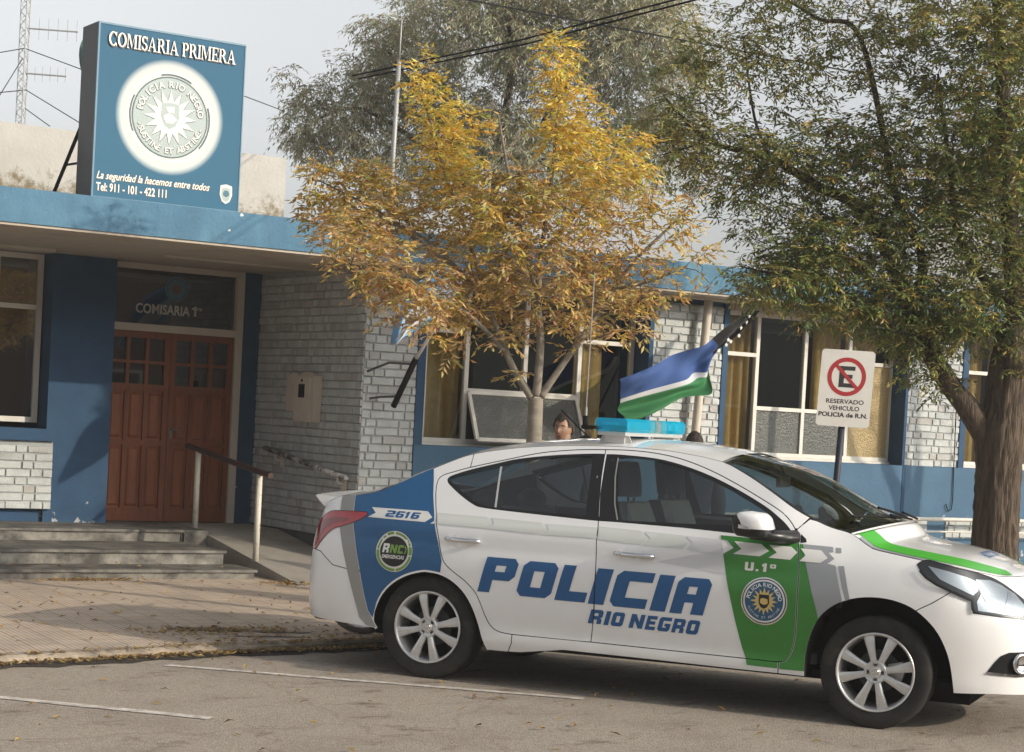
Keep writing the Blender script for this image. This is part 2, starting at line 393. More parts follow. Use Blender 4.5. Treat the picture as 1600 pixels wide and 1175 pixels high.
class Side:
    # collects polygons given as (u, z), draped on the body side; sg=-1 right (visible) side, +1 left
    def __init__(s, sg=-1): s.mb = MB(); s.N = []; s.sg = sg
    def poly(s, P, holes=(), off=0., h=.04, m=0):
        V, T = fill(P, holes, h)
        o = len(s.mb.v)
        for u, z in V:
            x, y, zz = side(u, z, off); n = side_n(u, z)
            s.mb.v.append((x, y*s.sg, zz)); s.N.append((n.x, n.y*s.sg, n.z))
        for a, b, c in T:
            s.mb.f.append((o+a, o+b, o+c) if s.sg < 0 else (o+a, o+c, o+b)); s.mb.m.append(m)
        return s
    def ribbon(s, P, w, off=0., m=0, closed=False):
        Q = []
        for a, b in zip(P, P[1:]+([P[0]] if closed else [])):
            k = max(1, int(math.hypot(b[0]-a[0], b[1]-a[1])/.03))
            Q += [(a[0]+(b[0]-a[0])*t/k, a[1]+(b[1]-a[1])*t/k) for t in range(k)]
        if not closed: Q.append(P[-1])
        n = len(Q); o = len(s.mb.v)
        for i, p in enumerate(Q):
            a = Q[i-1] if (i or closed) else Q[0]; b = Q[(i+1) % n] if (i < n-1 or closed) else Q[-1]
            dx, dz = b[0]-a[0], b[1]-a[1]; l = math.hypot(dx, dz) or 1
            for t in (-1, 1):
                u, z = p[0]-dz/l*w/2*t, p[1]+dx/l*w/2*t
                x, y, zz = side(u, z, off); nn = side_n(u, z)
                s.mb.v.append((x, y*s.sg, zz)); s.N.append((nn.x, nn.y*s.sg, nn.z))
        for i in range(n if closed else n-1):
            j = (i+1) % n; q = (o+2*i, o+2*i+1, o+2*j+1, o+2*j)
            s.mb.f.append(q[::-1] if s.sg < 0 else q); s.mb.m.append(m)
        return s
    def flat2d(s, V, F, fn, off=.0025, m=0):
        # ready-made 2d mesh (V,F) mapped by fn to (u,z)
        o = len(s.mb.v)
        for a in V:
            u, z = fn(*a); x, y, zz = side(u, z, off); n = side_n(u, z)
            s.mb.v.append((x, y*s.sg, zz)); s.N.append((n.x, n.y*s.sg, n.z))
        for f in F: s.mb.f.append(tuple(o+i for i in (f if s.sg < 0 else f[::-1]))); s.mb.m.append(m)
        return s
    def build(s, name, mats, parent): return s.mb.build(name, mats, parent, smooth=True, world=False, normals=s.N)
def inset_poly(P, d):
    # offset a polygon inwards by d
    P = clean(P); n = len(P); A = sum(P[i][0]*P[(i+1) % n][1]-P[(i+1) % n][0]*P[i][1] for i in range(n))
    sg = 1 if A > 0 else -1; out = []
    for i in range(n):
        a, b, c = P[i-1], P[i], P[(i+1) % n]
        def nr(p, q):
            l = math.hypot(q[0]-p[0], q[1]-p[1]); return (-(q[1]-p[1])/l*sg, (q[0]-p[0])/l*sg)
        n1, n2 = nr(a, b), nr(b, c); k = 1+n1[0]*n2[0]+n1[1]*n2[1]; k = max(k, .35)
        out.append((b[0]+(n1[0]+n2[0])/k*d, b[1]+(n1[1]+n2[1])/k*d))
    return out
def smooth_line(P, n=4):
    # Catmull-Rom through open polyline
    out = []; Q = [P[0]]+list(P)+[P[-1]]
    for i in range(1, len(Q)-2):
        a, b, c, d = Q[i-1:i+3]
        for k in range(n):
            t = k/n; out.append(tuple(.5*(2*b[j]+(c[j]-a[j])*t+(2*a[j]-5*b[j]+4*c[j]-d[j])*t*t+(3*b[j]-a[j]-3*c[j]+d[j])*t**3) for j in (0, 1)))
    out.append(P[-1]); return out
car = thing('police_car', 'white police saloon with blue and green livery and a cyan roof light bar', 'car', CAR_LOC, CAR_RZ)
# ---- outlines in (u, z)
RSEAM_TOP = smooth_line([(.974,1.402),(.807,1.392),(.59,1.363),(.376,1.31),(.159,1.252),(.051,1.217),(-.007,1.194),(-.030,1.158),(-.022,1.082),(.018,.945),(.045,.855),(.068,.766),(.102,.692),(.167,.641),(.237,.597),(.300,.540),(.335,.48),(.367,.409),(.403,.352),(.457,.321),(.543,.312)])
REAR_DOOR = RSEAM_TOP+[(.939,.312),(1.028,.314),(1.042,.5),(1.045,.685),(1.03,.95),(1.005,1.1),(.985,1.25)]
FSEAM = smooth_line([(.974,1.402),(1.118,1.406),(1.285,1.398),(1.454,1.371),(1.626,1.32),(1.798,1.251),(1.968,1.172),(2.068,1.119),(2.12,1.075),(2.152,1.035),(2.174,.989),(2.188,.945),(2.204,.85),(2.208,.756),(2.208,.526),(2.198,.41),(2.176,.345),(2.138,.313),(2.06,.309)])
FRONT_DOOR = FSEAM+[(1.697,.311),(1.028,.314),(1.042,.5),(1.045,.685),(1.03,.95),(1.005,1.1),(.985,1.25)]
DLO_R = smooth_line([(.985,1.378),(.9,1.376),(.668,1.354),(.45,1.32),(.335,1.290),(.163,1.240),(.06,1.202),(.034,1.185),(.031,1.166),(.055,1.140),(.149,1.080),(.239,1.036),(.296,1.024),(.449,1.016),(.676,1.008),(.963,.999),(1.02,.998)])+[(1.02,1.03),(1.0,1.15),(.99,1.3)]
DLO_F = smooth_line([(.985,1.378),(1.076,1.380),(1.292,1.370),(1.461,1.340),(1.631,1.292),(1.802,1.226),(1.972,1.146),(2.06,1.09),(2.11,1.05),(2.150,1.005)])+[(2.168,.972)]+[(2.08,.974),(1.846,.985),(1.53,.995),(1.128,.999),(1.02,.998),(1.02,1.03),(1.0,1.15),(.99,1.3)]
GL_R = smooth_line([(.905,1.358),(.709,1.343),(.528,1.312),(.342,1.266),(.057,1.182),(.052,1.170),(.069,1.158),(.141,1.110),(.224,1.062),(.291,1.040),(.401,1.032),(.673,1.026),(.938,1.018)])+[(.922,1.2)]
GL_F = smooth_line([(1.056,1.362),(1.251,1.360),(1.421,1.332),(1.593,1.282),(1.764,1.217),(1.935,1.137),(2.003,1.098),(2.03,1.06)])+[(2.03,1.030),(1.837,1.030),(1.526,1.020),(1.140,1.012)]
RARCH = smooth_line([(-.334,.266),(-.362,.302),(-.366,.343),(-.355,.388),(-.309,.478),(-.236,.552),(-.146,.604),(-.048,.634),(.014,.637),(.094,.625),(.174,.588),(.245,.526),(.298,.443),(.336,.351),(.366,.275),(.399,.209)], 3)
FARCH = smooth_line([(2.268,.244),(2.267,.355),(2.288,.466),(2.336,.572),(2.411,.643),(2.507,.686),(2.613,.703),(2.72,.697),(2.818,.667),(2.897,.614),(2.967,.538),(3.02,.435),(3.046,.34),(3.065,.232)], 3)
def k5line(a, b, step=.04):
    n = max(2, int(abs(b-a)/step)); return [(a+(b-a)*i/n, k5(a+(b-a)*i/n)) for i in range(n+1)]
BSEAM = [(-.875,.700),(-.83,.695),(-.783,.690),(-.72,.655),(-.66,.618),(-.55,.604),(-.40,.596),(-.26,.585)]
i0 = min(range(len(RARCH)), key=lambda i: math.hypot(RARCH[i][0]+.2, RARCH[i][1]-.575))
REAR_BUMPER = [(UMIN,.24),(UMIN,.72),(-1.2,.72),(-.9,.715)]+BSEAM+RARCH[i0::-1]+[(-.45,.272),(-.75,.283),(-.945,.29),(-1.2,.27)]
# quarter panel: bumper seam - arch - door - roof edge - trunk edge
TRUNKSEAM = [(-.90,.715),(-.885,.80),(-.86,.90),(-.847,.985)]
dsplit = min(range(len(RSEAM_TOP)), key=lambda i: math.hypot(RSEAM_TOP[i][0]+.03, RSEAM_TOP[i][1]-1.158))
QUARTER = [TRUNKSEAM[-1]]+k5line(-.847,.10)[1:]+[(.10,1.232)]
dq = [p for p in RSEAM_TOP if p[0] < .10 and p[1] > .70]
ROCK_TOP = [(.543,.312),(.939,.312),(1.028,.314),(1.697,.311),(2.06,.309)]
iA = next(i for i, p in enumerate(RSEAM_TOP) if p[0] < .16 and p[1] < 1.3)
QUARTER = k5line(-.847,.16)+RSEAM_TOP[iA:]+[(.543,.262),(.52,.208),(.399,.207)]+RARCH[::-1][1:len(RARCH)-i0]+BSEAM[::-1]+TRUNKSEAM[:-1]
RAIL = k5line(.16, 1.686)+k5line(1.686, 2.222)[1:]+[(2.168,1.035)]+[p for p in FSEAM[::-1] if p[0] <= 2.152 and p[1] >= 1.03]+RSEAM_TOP[1:iA+1]
ROCKER = [(.543,.312),(1.028,.314),(1.697,.311),(2.06,.309),(2.12,.308),(2.12,.246),(1.9,.246),(1.44,.250),(.865,.252),(.60,.212),(.52,.208),(.543,.262)]
iF = next(i for i, p in enumerate(FARCH) if p[0] > 2.83)
fdl = [p for p in FSEAM if p[0] > 2.12 and p[1] < 1.034]
FENDER = [(2.222,1.092)]+k5line(2.222,3.03)[1:]+[(3.03,.770),(2.928,.699),(2.872,.668),(FARCH[iF][0],FARCH[iF][1])]+FARCH[iF-1::-1]+[(2.12,.246),(2.12,.308)]+fdl[::-1]+[(2.168,1.037)]
FRONT_BUMPER = [(2.872,.668),(2.928,.699),(3.03,.770),(3.03,.897)]+k5line(3.03, UMAX)[1:]+[(UMAX,.22),(3.46,.240),(3.282,.241),(3.137,.234),(3.065,.231)]+FARCH[-2:iF-1:-1]
GAP = .0026
panels = [('rear_bumper',REAR_BUMPER,m_white,()),('rear_quarter_panel',QUARTER,m_white,()),('roof_rail',RAIL,m_white,()),('sill_panel',ROCKER,m_white,()),('front_fender',FENDER,m_white,()),('front_bumper',FRONT_BUMPER,m_white,())]
doors = {}
for sg in (-1, 1):
    for nm, P, mm, H in panels:
        Side(sg).poly(inset_poly(P, GAP), H, h=.045).build(nm, mm, car)
    doors['r', sg] = Side(sg).poly(inset_poly(REAR_DOOR, GAP), [inset_poly(DLO_R, .001)], h=.045).build('rear_door', m_white, car)
    doors['f', sg] = Side(sg).poly(inset_poly(FRONT_DOOR, GAP), [inset_poly(DLO_F, .001)], h=.045).build('front_door', m_white, car)
    # black window surrounds and glass
    d = Side(sg).poly(inset_poly(DLO_R, .0005), [GL_R], off=-.002, h=.05).build('window_trim', m_black, doors['r', sg])
    d = Side(sg).poly(inset_poly(DLO_F, .0005), [GL_F], off=-.002, h=.05).build('window_trim', m_black, doors['f', sg])
    Side(sg).poly(GL_R, off=-.008, h=.06).build('window_glass', m_glass, doors['r', sg])
    Side(sg).poly(GL_F, off=-.008, h=.06).build('window_glass', m_glass, doors['f', sg])
    Side(sg).ribbon([(.352,1.272),(.375,1.03)], .013, off=-.004).build('window_divider', m_alloy if sg < 0 else m_black, doors['r', sg])
    Side(sg).ribbon([(1.062,1.36),(1.07,1.25),(1.10,1.1),(1.134,1.014)], .008, off=.0).build('glass_run', m_tgrey if sg < 0 else m_black, doors['f', sg])
    # dark backing behind every panel gap, and arch liners
    b = Side(sg)
    b.poly([(UMIN,.25),(UMIN,.98),(-.85,.97),(-.55,1.02),(-.25,1.13),(.02,1.20),(.02,.99),(2.15,.97),(2.3,1.03),(2.5,.96),(3.1,.86),(UMAX,.83),(UMAX,.24),(3.07,.25)]+FARCH[::-1]+[(.4,.23)]+RARCH[::-1]+[(-.4,.29)], off=-.016, h=.09)
    b.ribbon([(.0,1.2),(.37,1.31),(.6,1.365),(.97,1.404),(1.28,1.40),(1.62,1.323),(1.97,1.173),(2.14,1.04)], .03, off=-.012)
    b.ribbon([(.985,1.40),(1.02,1.0),(1.04,.32)], .03, off=-.012)
    b.build('body_inner', m_gap, car)
    for A in (RARCH, FARCH):
        l = MB(); rows = []
        for dd in (0., .012, .30):
            rows.append([(lambda q: (q[0], (q[1]-dd)*sg, q[2]))(side(u if dd < .01 else u, z, -.001)) for u, z in A])
        l.grid(rows, m=0)
        c0 = [(side(u, z)[0], (side(u, z)[1]-.30)*sg, z) for u, z in A]
        cx_ = sum(q[0] for q in c0)/len(c0); l.add(c0+[(cx_, c0[0][1]*.97, .30)], [(i, (i+1) % len(c0), len(c0)) for i in range(len(c0))])
        l.build('wheel_arch_liner', m_mblack, car, world=False)
# rolled white lips on the visible arches
lp = Side(-1); lp.ribbon(RARCH, .018, off=.002); lp.build('arch_lip', m_white, car)
# ---- sheets across the car
def P5(u): return side(u, k5(u))
def across(us, crown, bowx=None, bowz=None, nt=19, zoff=0., p=2.4):
    rows = []
    for i, u in enumerate(us):
        x, s, z = P5(u); row = []
        for j in range(nt):
            t = -1+2*j/(nt-1); w = 1-abs(t)**p; w2 = 1-t*t
            bx = bowx(u) if bowx else 0
            row.append((x+bx*w2, -s*t*-1, z+crown(u)*w+zoff))
        rows.append(row)
    return rows
def lin(a, b, n): return [a+(b-a)*i/n for i in range(n+1)]
def sheet(name, rows, m, flip, **k):
    return MB().grid(rows, flip=flip).build(name, m, car, smooth=True, world=False)
roof_cr = lambda u: .012+.038*smst(-.1,.7,u)
bow_r = lambda u: -.10*smst(.25,-.42,u) if u < .25 else 0
bow_w = lambda u: .03+.13*smst(1.686,2.447,u)
sheet('roof', across(lin(.134,1.676,26), lambda u: .05, lambda u: (.03*smst(1.2,1.68,u))), m_white, True)
wind_rows = across(lin(1.69,2.447,16), lambda u: .045+.03*smst(2.2,2.447,u)*0+.05*smst(1.69,2.0,u)*smst(2.447,2.1,u), bow_w)
sheet('windscreen', wind_rows, m_wind, True)
sheet('rear_window', across(lin(-.40,.128,14), lambda u: .05, bow_r), m_wind, True)
sheet('boot_lid', across(lin(-.86,-.405,10), lambda u: .02+.02*smst(-.86,-.4,u), lambda u: -.04*smst(-.45,-.80,u)-.10*smst(-.55,-.405,u)), m_white, True)
hood_rows = across(lin(2.452,2.6,6)+lin(2.64,UMAX-.002,34), lambda u: .045*smst(UMAX,2.7,u)+.012, lambda u: .165*smst(2.75,2.452,u))
sheet('bonnet', hood_rows, m_white, True)
# cowl panel, wipers
cw = MB(); r0 = wind_rows[-1]; r1 = hood_rows[0]
cw.grid([[(a[0]-.02, a[1], a[2]-.004) for a in r0], [(b[0]+.03, b[1], b[2]-.006) for b in r1]])
cw.build('cowl', m_mblack, car, world=False)
def on_rows(rows, fu, ft):
    # point on a grid of rows; fu in 0..1 along, ft -1..1 across
    a = fu*(len(rows)-1); i = min(int(a), len(rows)-2); a -= i; b = (ft+1)/2*(len(rows[0])-1); j = min(int(b), len(rows[0])-2); b -= j
    q = [Vector(rows[i+p][j+q]) for p in (0, 1) for q in (0, 1)]
    return q[0]*(1-a)*(1-b)+q[1]*(1-a)*b+q[2]*a*(1-b)+q[3]*a*b
for t0, t1, f1 in ((.62, -.05, .80), (-.05, -.70, .84)):
    wp = MB(); pv = on_rows(wind_rows, .985, t0)+Vector((.05, 0, .02)); ps = [on_rows(wind_rows, .96+(f1-.96)*k/6, t0+(t1-t0)*k/6)+Vector((.006, 0, .018)) for k in range(7)]
    wp.tube(ps, .008, 6); wp.tube([pv, ps[2]+Vector((.012, 0, .014))], .007, 6)
    wp.build('wiper', m_mblack, car, world=False)
# black frit along the glass edge and the A-pillar strip
fr = MB()
for f0, f1 in ((.0, .05), (.93, 1.)):
    fr.grid([[on_rows(wind_rows, f, -1+2*j/24)-Vector((0, 0, .004)) for j in range(25)] for f in (f0, f1)])
for a, b in ((-1, -.965), (.965, 1)):
    fr.grid([[on_rows(wind_rows, k/12, t)-Vector((0, 0, .004)) for t in (a, b)] for k in range(13)])
fr.build('windscreen_border', m_mblack, car, world=False)
# bonnet stripes: right (visible) and left, plus lettering blocks
def rail_pt(u, t, lift=.003):
    x, s, z = P5(u); w = 1-abs(t)**2.4; w2 = 1-t*t
    bx = .165*smst(2.75,2.452,u); cr = .045*smst(UMAX,2.7,u)+.012
    return (x+bx*w2, -s*t, z+cr*w+lift)
for sg in (1, -1):
    g = MB(); rows = []
    for k in range(25):
        u = 2.47+(3.60-2.47)*k/24; f = k/24
        ta = .955-.02*f; tb = .77-.15*f if f < .8 else .65+.29*((f-.8)/.2)**1.5
        rows.append([rail_pt(u, sg*(ta+(tb-ta)*j/4)) for j in range(5)])
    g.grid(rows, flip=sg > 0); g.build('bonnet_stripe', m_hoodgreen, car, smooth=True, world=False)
gs = Side(-1); gs.poly([(2.50,1.003),(2.54,.978),(2.60,.952),(2.707,.937),(2.85,.917),(2.95,.906),(2.95,.901),(2.85,.903),(2.707,.922),(2.60,.940),(2.545,.960)], off=.002)
g = MB(); rows = []
for k in range(15):
    f = k/14; u = 2.50+(3.02-2.50)*f; rows.append([rail_pt(u, .999-(.044+.002*f)*j/2*(1-f*.55)) for j in range(3)])
g.grid(rows, flip=True); g.build('bonnet_stripe', m_grey, car, smooth=True, world=False)
# ---- boot spoiler lip
sp = MB(); rows = []
for j in range(23):
    t = -1+2*j/22; y = t*.66; xe = -.885+.03*abs(t)**3; z = 1.012+.014*(1-t*t)
    rows.append([(xe+.25, y, z-.008), (xe+.12, y, z+.008), (xe+.0, y, z+.016), (xe-.015, y, z+.008), (xe+.01, y, z-.018), (xe+.05, y, z-.055)])
sp.grid(rows)
sp.add(rows[0], [(0,1,2,3,4,5)]); sp.add(rows[-1], [(5,4,3,2,1,0)])
sp.build('boot_spoiler', m_white, car, smooth=False, world=False)
# ---- underbody
ub = MB(); ub.box((-.45,-.66,.22), (3.15,.70,.27)); ub.box((-.80,-.5,.28), (-.40,.5,.40)); ub.box((2.35,-.5,.14),(3.1,.5,.3)); ub.tube([(-.7,.38,.20),(-.2,.38,.20)], .07, 10)
ub.build('underbody', m_mblack, car, world=False)
# ---- lamps
TAIL = smooth_line([(-.897,.700),(-.908,.748),(-.880,.824),(-.836,.890),(-.77,.927),(-.711,.940),(-.595,.946),(-.467,.949),(-.447,.941),(-.452,.926),(-.498,.901),(-.548,.880),(-.621,.856),(-.689,.835),(-.746,.796),(-.797,.749),(-.845,.702)], 3)
HEAD = smooth_line([(2.838,.895),(2.86,.912),(2.902,.919),(3.025,.894),(3.195,.860),(3.371,.818),(3.461,.774),(3.518,.734)], 3)+[(3.50,.68),(3.457,.638),(3.299,.650),(3.153,.663),(3.141,.687),(3.135,.729),(3.059,.759),(2.947,.803),(2.893,.834),(2.856,.869)]
FOG = [(3.232,.352),(3.272,.408),(3.306,.444),(3.353,.463),(3.453,.467),(3.52,.455),(3.52,.35),(3.459,.347),(3.411,.341),(3.321,.346)]
for sg in (-1, 1):
    t = Side(sg).poly(TAIL, off=.005, h=.03).build('tail_lamp', m_red, car)
    Side(sg).poly([(-.89,.755),(-.855,.84),(-.80,.885),(-.70,.905),(-.56,.905),(-.60,.885),(-.70,.868),(-.77,.83),(-.82,.77),(-.85,.73),(-.885,.72)], off=.0065, h=.03).build('lamp_stripe', m_dred, t)
    Side(sg).ribbon(TAIL, .006, off=.004, closed=True).build('lamp_rim', m_mblack, t)
    hl = Side(sg).poly(inset_poly(HEAD, -.004), off=.002, h=.04).build('headlamp', m_black, car)
    Side(sg).poly([(2.893,.892),(3.0,.872),(3.10,.845),(3.165,.822),(3.17,.78),(3.14,.752),(3.06,.785),(2.96,.828)], off=.006, h=.04).build('indicator', m_lampb, hl)
    bowl = Side(sg); bowl.poly([(3.155,.835),(3.25,.832),(3.36,.806),(3.455,.765),(3.49,.71),(3.45,.655),(3.30,.664),(3.17,.675),(3.162,.72),(3.185,.76)], off=.005, h=.04); bowl.build('reflector', m_lampb, hl)
    dk = Side(sg); dk.poly([(3.165,.83),(3.20,.82),(3.24,.745),(3.215,.72),(3.19,.76)], off=.008, h=.03); dk.poly([(3.40,.78),(3.43,.775),(3.35,.675),(3.30,.672)], off=.008, h=.03); dk.build('lamp_divider', m_chrome, hl)
    Side(sg).poly(inset_poly(HEAD, .003), off=.024, h=.035).build('lens', m_lens, hl)
    Side(sg).ribbon([(2.856,.869),(2.893,.834),(2.947,.803),(3.059,.759),(3.135,.729),(3.141,.687),(3.153,.663)], .022, off=.012).build('lamp_rim', m_black, hl)
    fg = Side(sg).poly(FOG, off=.003, h=.04).build('fog_lamp', m_mblack, car)
    Side(sg).ribbon([(3.232,.352),(3.321,.346),(3.411,.341),(3.52,.347)], .012, off=.008).build('lamp_rim', m_chrome, fg)
    c = Vector(side(3.43, .405, .004)); n = side_n(3.43, .405)
    lz = MB(); lz.lathe([(0,.055),(.02,.055),(.022,.043),(.01,.04),(.012,0)], (c.x, c.y*sg, c.z), (n.x, n.y*sg, n.z), 24); lz.build('fog_bulb', m_chrome, fg, smooth=True, world=False)
# grille and badge strip on the nose
gr = Side(-1).poly([(UMAX-.36,.72),(UMAX-.02,.77),(UMAX-.02,.50),(UMAX-.28,.52)], off=.004)
gr2 = gr.build('grille', m_mblack, car)
gr = Side(1).poly([(UMAX-.36,.72),(UMAX-.02,.77),(UMAX-.02,.50),(UMAX-.28,.52)], off=.004); gr.build('grille', m_mblack, car)
for sg in (-1, 1): Side(sg).ribbon([(UMAX-.37,.735),(UMAX-.30,.745),(UMAX-.16,.60),(UMAX-.02,.56)], .03, off=.010).build('grille_chrome', m_chrome, car)
# ---- livery on the right side
def deck(name, polys, m, off=.0025, parent=None, h=.03, label=None):
    s = Side(-1)
    for P in polys: s.poly(P, off=off, h=h)
    o = s.build(name, m, parent or car)
    if label: o['label'] = label
    return o
dr, df = doors['r', -1], doors['f', -1]
iB = [i for i, p in enumerate(RARCH) if -.355 < p[0] < .088 and p[1] > .3]
BLUE = [(-.57,1.0415)]+[(u, k5(u)-.003) for u in lin(-.54,-.075,14)]+[(-.055,1.16),(-.036,1.075),(.012,.93),(.052,.80),(.085,.70),(.078,.634)]+[(RARCH[i][0], RARCH[i][1]+.003) for i in iB[::-1]]+[(-.367,.325),(-.40,.37),(-.425,.46),(-.468,.643),(-.528,.848),(-.550,.951)]
deck('blue_livery', [BLUE], m_blue)
deck('grey_livery', [[(-.683,1.031),(-.575,1.0405),(-.556,.951),(-.534,.848),(-.474,.643),(-.431,.46),(-.406,.37),(-.367,.318),(-.336,.272),(-.405,.277),(-.456,.319),(-.500,.45),(-.562,.638),(-.638,.841)]], m_tgrey)
deck('unit_number_plate', [[(-.426,.981),(-.046,.982),(-.007,.949),(-.047,.919),(-.436,.922),(-.389,.950)],[(-.012,.912),(.012,.931),(.016,.914)]], m_decalw, off=.004)
deck('pale_chevron', [[(.022,.979),(.338,.975),(.382,.942),(.352,.911),(.036,.913)],[(.365,.973),(.677,.967),(.725,.934),(.675,.900),(.352,.910),(.395,.942)],[(.711,.962),(1.022,.963),(1.035,.902),(.690,.900),(.738,.934)]], m_pgreen, parent=dr)
deck('pale_chevron', [[(1.034,.970),(1.283,.964),(1.331,.928),(1.295,.886),(1.045,.898)],[(1.307,.962),(1.532,.956),(1.578,.922),(1.542,.882),(1.312,.886),(1.350,.926)]], m_pgreen, parent=df)
deck('pale_grey_chevron', [[(1.552,.955),(1.76,.947),(1.775,.873),(1.668,.872),(1.565,.880),(1.598,.920)],[(1.40,.80),(1.66,.868),(1.775,.868),(1.79,.80),(1.80,.762)]], m_pgrey, parent=df)
dl = [p for p in FSEAM if p[1] < .93 and p[0] > 2.06]
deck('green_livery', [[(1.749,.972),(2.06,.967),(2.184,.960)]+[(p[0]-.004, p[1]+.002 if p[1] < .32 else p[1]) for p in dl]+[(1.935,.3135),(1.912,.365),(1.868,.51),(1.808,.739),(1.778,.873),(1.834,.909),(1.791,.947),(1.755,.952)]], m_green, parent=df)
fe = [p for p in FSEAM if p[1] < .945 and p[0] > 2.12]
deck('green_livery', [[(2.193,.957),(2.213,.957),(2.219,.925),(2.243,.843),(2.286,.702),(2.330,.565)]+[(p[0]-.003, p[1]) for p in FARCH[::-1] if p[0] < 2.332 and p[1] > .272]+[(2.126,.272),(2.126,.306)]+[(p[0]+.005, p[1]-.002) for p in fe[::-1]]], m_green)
deck('green_livery', [[(1.936,.3085),(2.115,.306),(2.115,.274),(1.944,.276)]], m_green)
deck('white_chevron', [[(1.832,.946),(1.985,.942),(2.034,.907),(1.986,.875),(1.834,.877),(1.879,.907)],[(2.029,.941),(2.153,.939),(2.189,.911),(2.155,.869),(2.034,.871),(2.078,.903)]], m_decalw, off=.0045, parent=df)
deck('white_chevron', [[(2.204,.934),(2.315,.931),(2.356,.893),(2.318,.864),(2.205,.866),(2.236,.899)]], m_decalw, off=.0055)
G1 = [(2.216,.957),(2.373,.953),(2.381,.925),(2.350,.926),(2.392,.892),(2.358,.863),(2.402,.857),(2.455,.667)]+[(p[0], p[1]+.003) for p in FARCH[::-1] if 2.335 < p[0] < 2.45]+[(2.331,.566),(2.287,.702),(2.244,.843),(2.220,.924)]
deck('grey_livery', [G1,[(2.39,.951),(2.418,.949),(2.424,.924),(2.398,.924)],[(2.418,.856),(2.449,.857),(2.494,.684),(2.472,.674),(2.449,.738)]], m_grey, off=.003)
# ---- block lettering (own outlines, unit box; holes inside)
c = .14
GL = {
'P': ([(0,0),(0,1),(1-c,1),(1,1-c),(1,.36+c),(1-c,.36),(.36,.36),(.36,0)], [[(.36,.60),(.36,.78),(.66,.78),(.66,.60)]]),
'O': ([(c,0),(0,c),(0,1-c),(c,1),(1-c,1),(1,1-c),(1,c),(1-c,0)], [[(.35,.27),(.35,.73),(.65,.73),(.65,.27)]]),
'L': ([(0,0),(0,1),(.40,1),(.40,.28),(1,.28),(1,0)], []),
'I': ([(0,0),(0,1),(1,1),(1,0)], []),
'C': ([(c,0),(0,c),(0,1-c),(c,1),(1,1),(1,.73),(.38,.73),(.38,.27),(1,.27),(1,0)], []),
'A': ([(0,0),(0,1-c),(c,1),(1-c,1),(1,1-c),(1,0),(.62,0),(.62,.32),(.36,.32),(.36,0)], [[(.36,.55),(.36,.76),(.62,.76),(.62,.55)]]),
'R': ([(0,0),(0,1),(1-c,1),(1,1-c),(1,.52),(.88,.40),(1,.30),(1,0),(.65,0),(.65,.30),(.34,.30),(.34,0)], [[(.34,.56),(.34,.76),(.65,.76),(.65,.56)]]),
'N': ([(0,0),(0,1),(.34,1),(.68,.45),(.68,1),(1,1),(1,0),(.68,0),(.32,.55),(.32,0)], []),
'E': ([(0,0),(0,1),(1,1),(1,.76),(.36,.76),(.36,.62),(.9,.62),(.9,.39),(.36,.39),(.36,.24),(1,.24),(1,0)], []),
'G': ([(c,0),(0,c),(0,1-c),(c,1),(1,1),(1,.75),(.36,.75),(.36,.25),(.66,.25),(.66,.36),(.52,.36),(.52,.56),(1,.56),(1,c),(1-c,0)], []),
'2': ([(0,0),(0,.46),(.14,.60),(.64,.60),(.64,.77),(0,.77),(0,1),(1-c,1),(1,1-c),(1,.50),(1-c,.38),(.34,.38),(.34,.24),(1,.24),(1,0)], []),
'6': ([(c,0),(0,c),(0,1-c),(c,1),(1,1),(1,.77),(.34,.77),(.34,.61),(1-c,.61),(1,.61-c),(1,c),(1-c,0)], [[(.34,.22),(.34,.40),(.66,.40),(.66,.22)]]),
'1': ([(.25,0),(.25,.66),(0,.60),(0,.82),(.35,1),(.75,1),(.75,0)], []),
'U': ([(c,0),(0,c),(0,1),(.34,1),(.34,.25),(.66,.25),(.66,1),(1,1),(1,c),(1-c,0)], []),
'.': ([(0,0),(0,.24),(1,.24),(1,0)], []),
'o': ([(.1,.55),(0,.62),(0,.93),(.1,1),(.9,1),(1,.93),(1,.62),(.9,.55)], [[(.33,.70),(.33,.86),(.67,.86),(.67,.70)]]),
}
def block_text(s, items, z0, hgt, slope=0., shear=.27, off=.003, h=.03, m=0):
    # items: (char, u0, u1); z0 baseline at first u
    ub = items[0][1]
    for ch, a, b in items:
        out, holes = GL[ch]
        fn = lambda p: (a+(b-a)*p[0]+shear*hgt*p[1], z0+slope*(a-ub)+hgt*p[1])
        s.poly([fn(p) for p in out], [[fn(p) for p in q] for q in holes], off=off, h=h, m=m)
s = Side(-1); block_text(s, [('P',.319,.525),('O',.558,.772),('L',.800,.985)], .544, .205, -.018)
s.build('lettering', m_navy, dr)
s = Side(-1); block_text(s, [('C',1.128,1.345),('I',1.372,1.462),('A',1.488,1.682)], .530, .205, -.018)
block_text(s, [('I',1.100,1.128),('O',1.141,1.212),('N',1.250,1.330),('E',1.345,1.403),('G',1.417,1.487),('R',1.501,1.569),('O',1.583,1.652)], .419, .080, -.012, h=.02)
s.build('lettering', m_navy, df)
s = Side(-1); block_text(s, [('I',1.004,1.098)], .532, .205, off=.0035); s.build('lettering', m_navy, df)
s = Side(-1); block_text(s, [('R',1.006,1.084)], .421, .080, off=.0035, h=.02); s.build('lettering', m_navy, df)
s = Side(-1); s.ribbon([(1.0395,.42),(1.0445,.60),(1.0445,.73)], .0045, off=.0048); s.build('door_seam', m_gap, df)
s = Side(-1); block_text(s, [('2',-.318,-.258),('6',-.250,-.197),('1',-.190,-.158),('6',-.148,-.095)], .9335, .037, shear=.25, off=.0055, h=.02); s.build('lettering', m_navy, car)
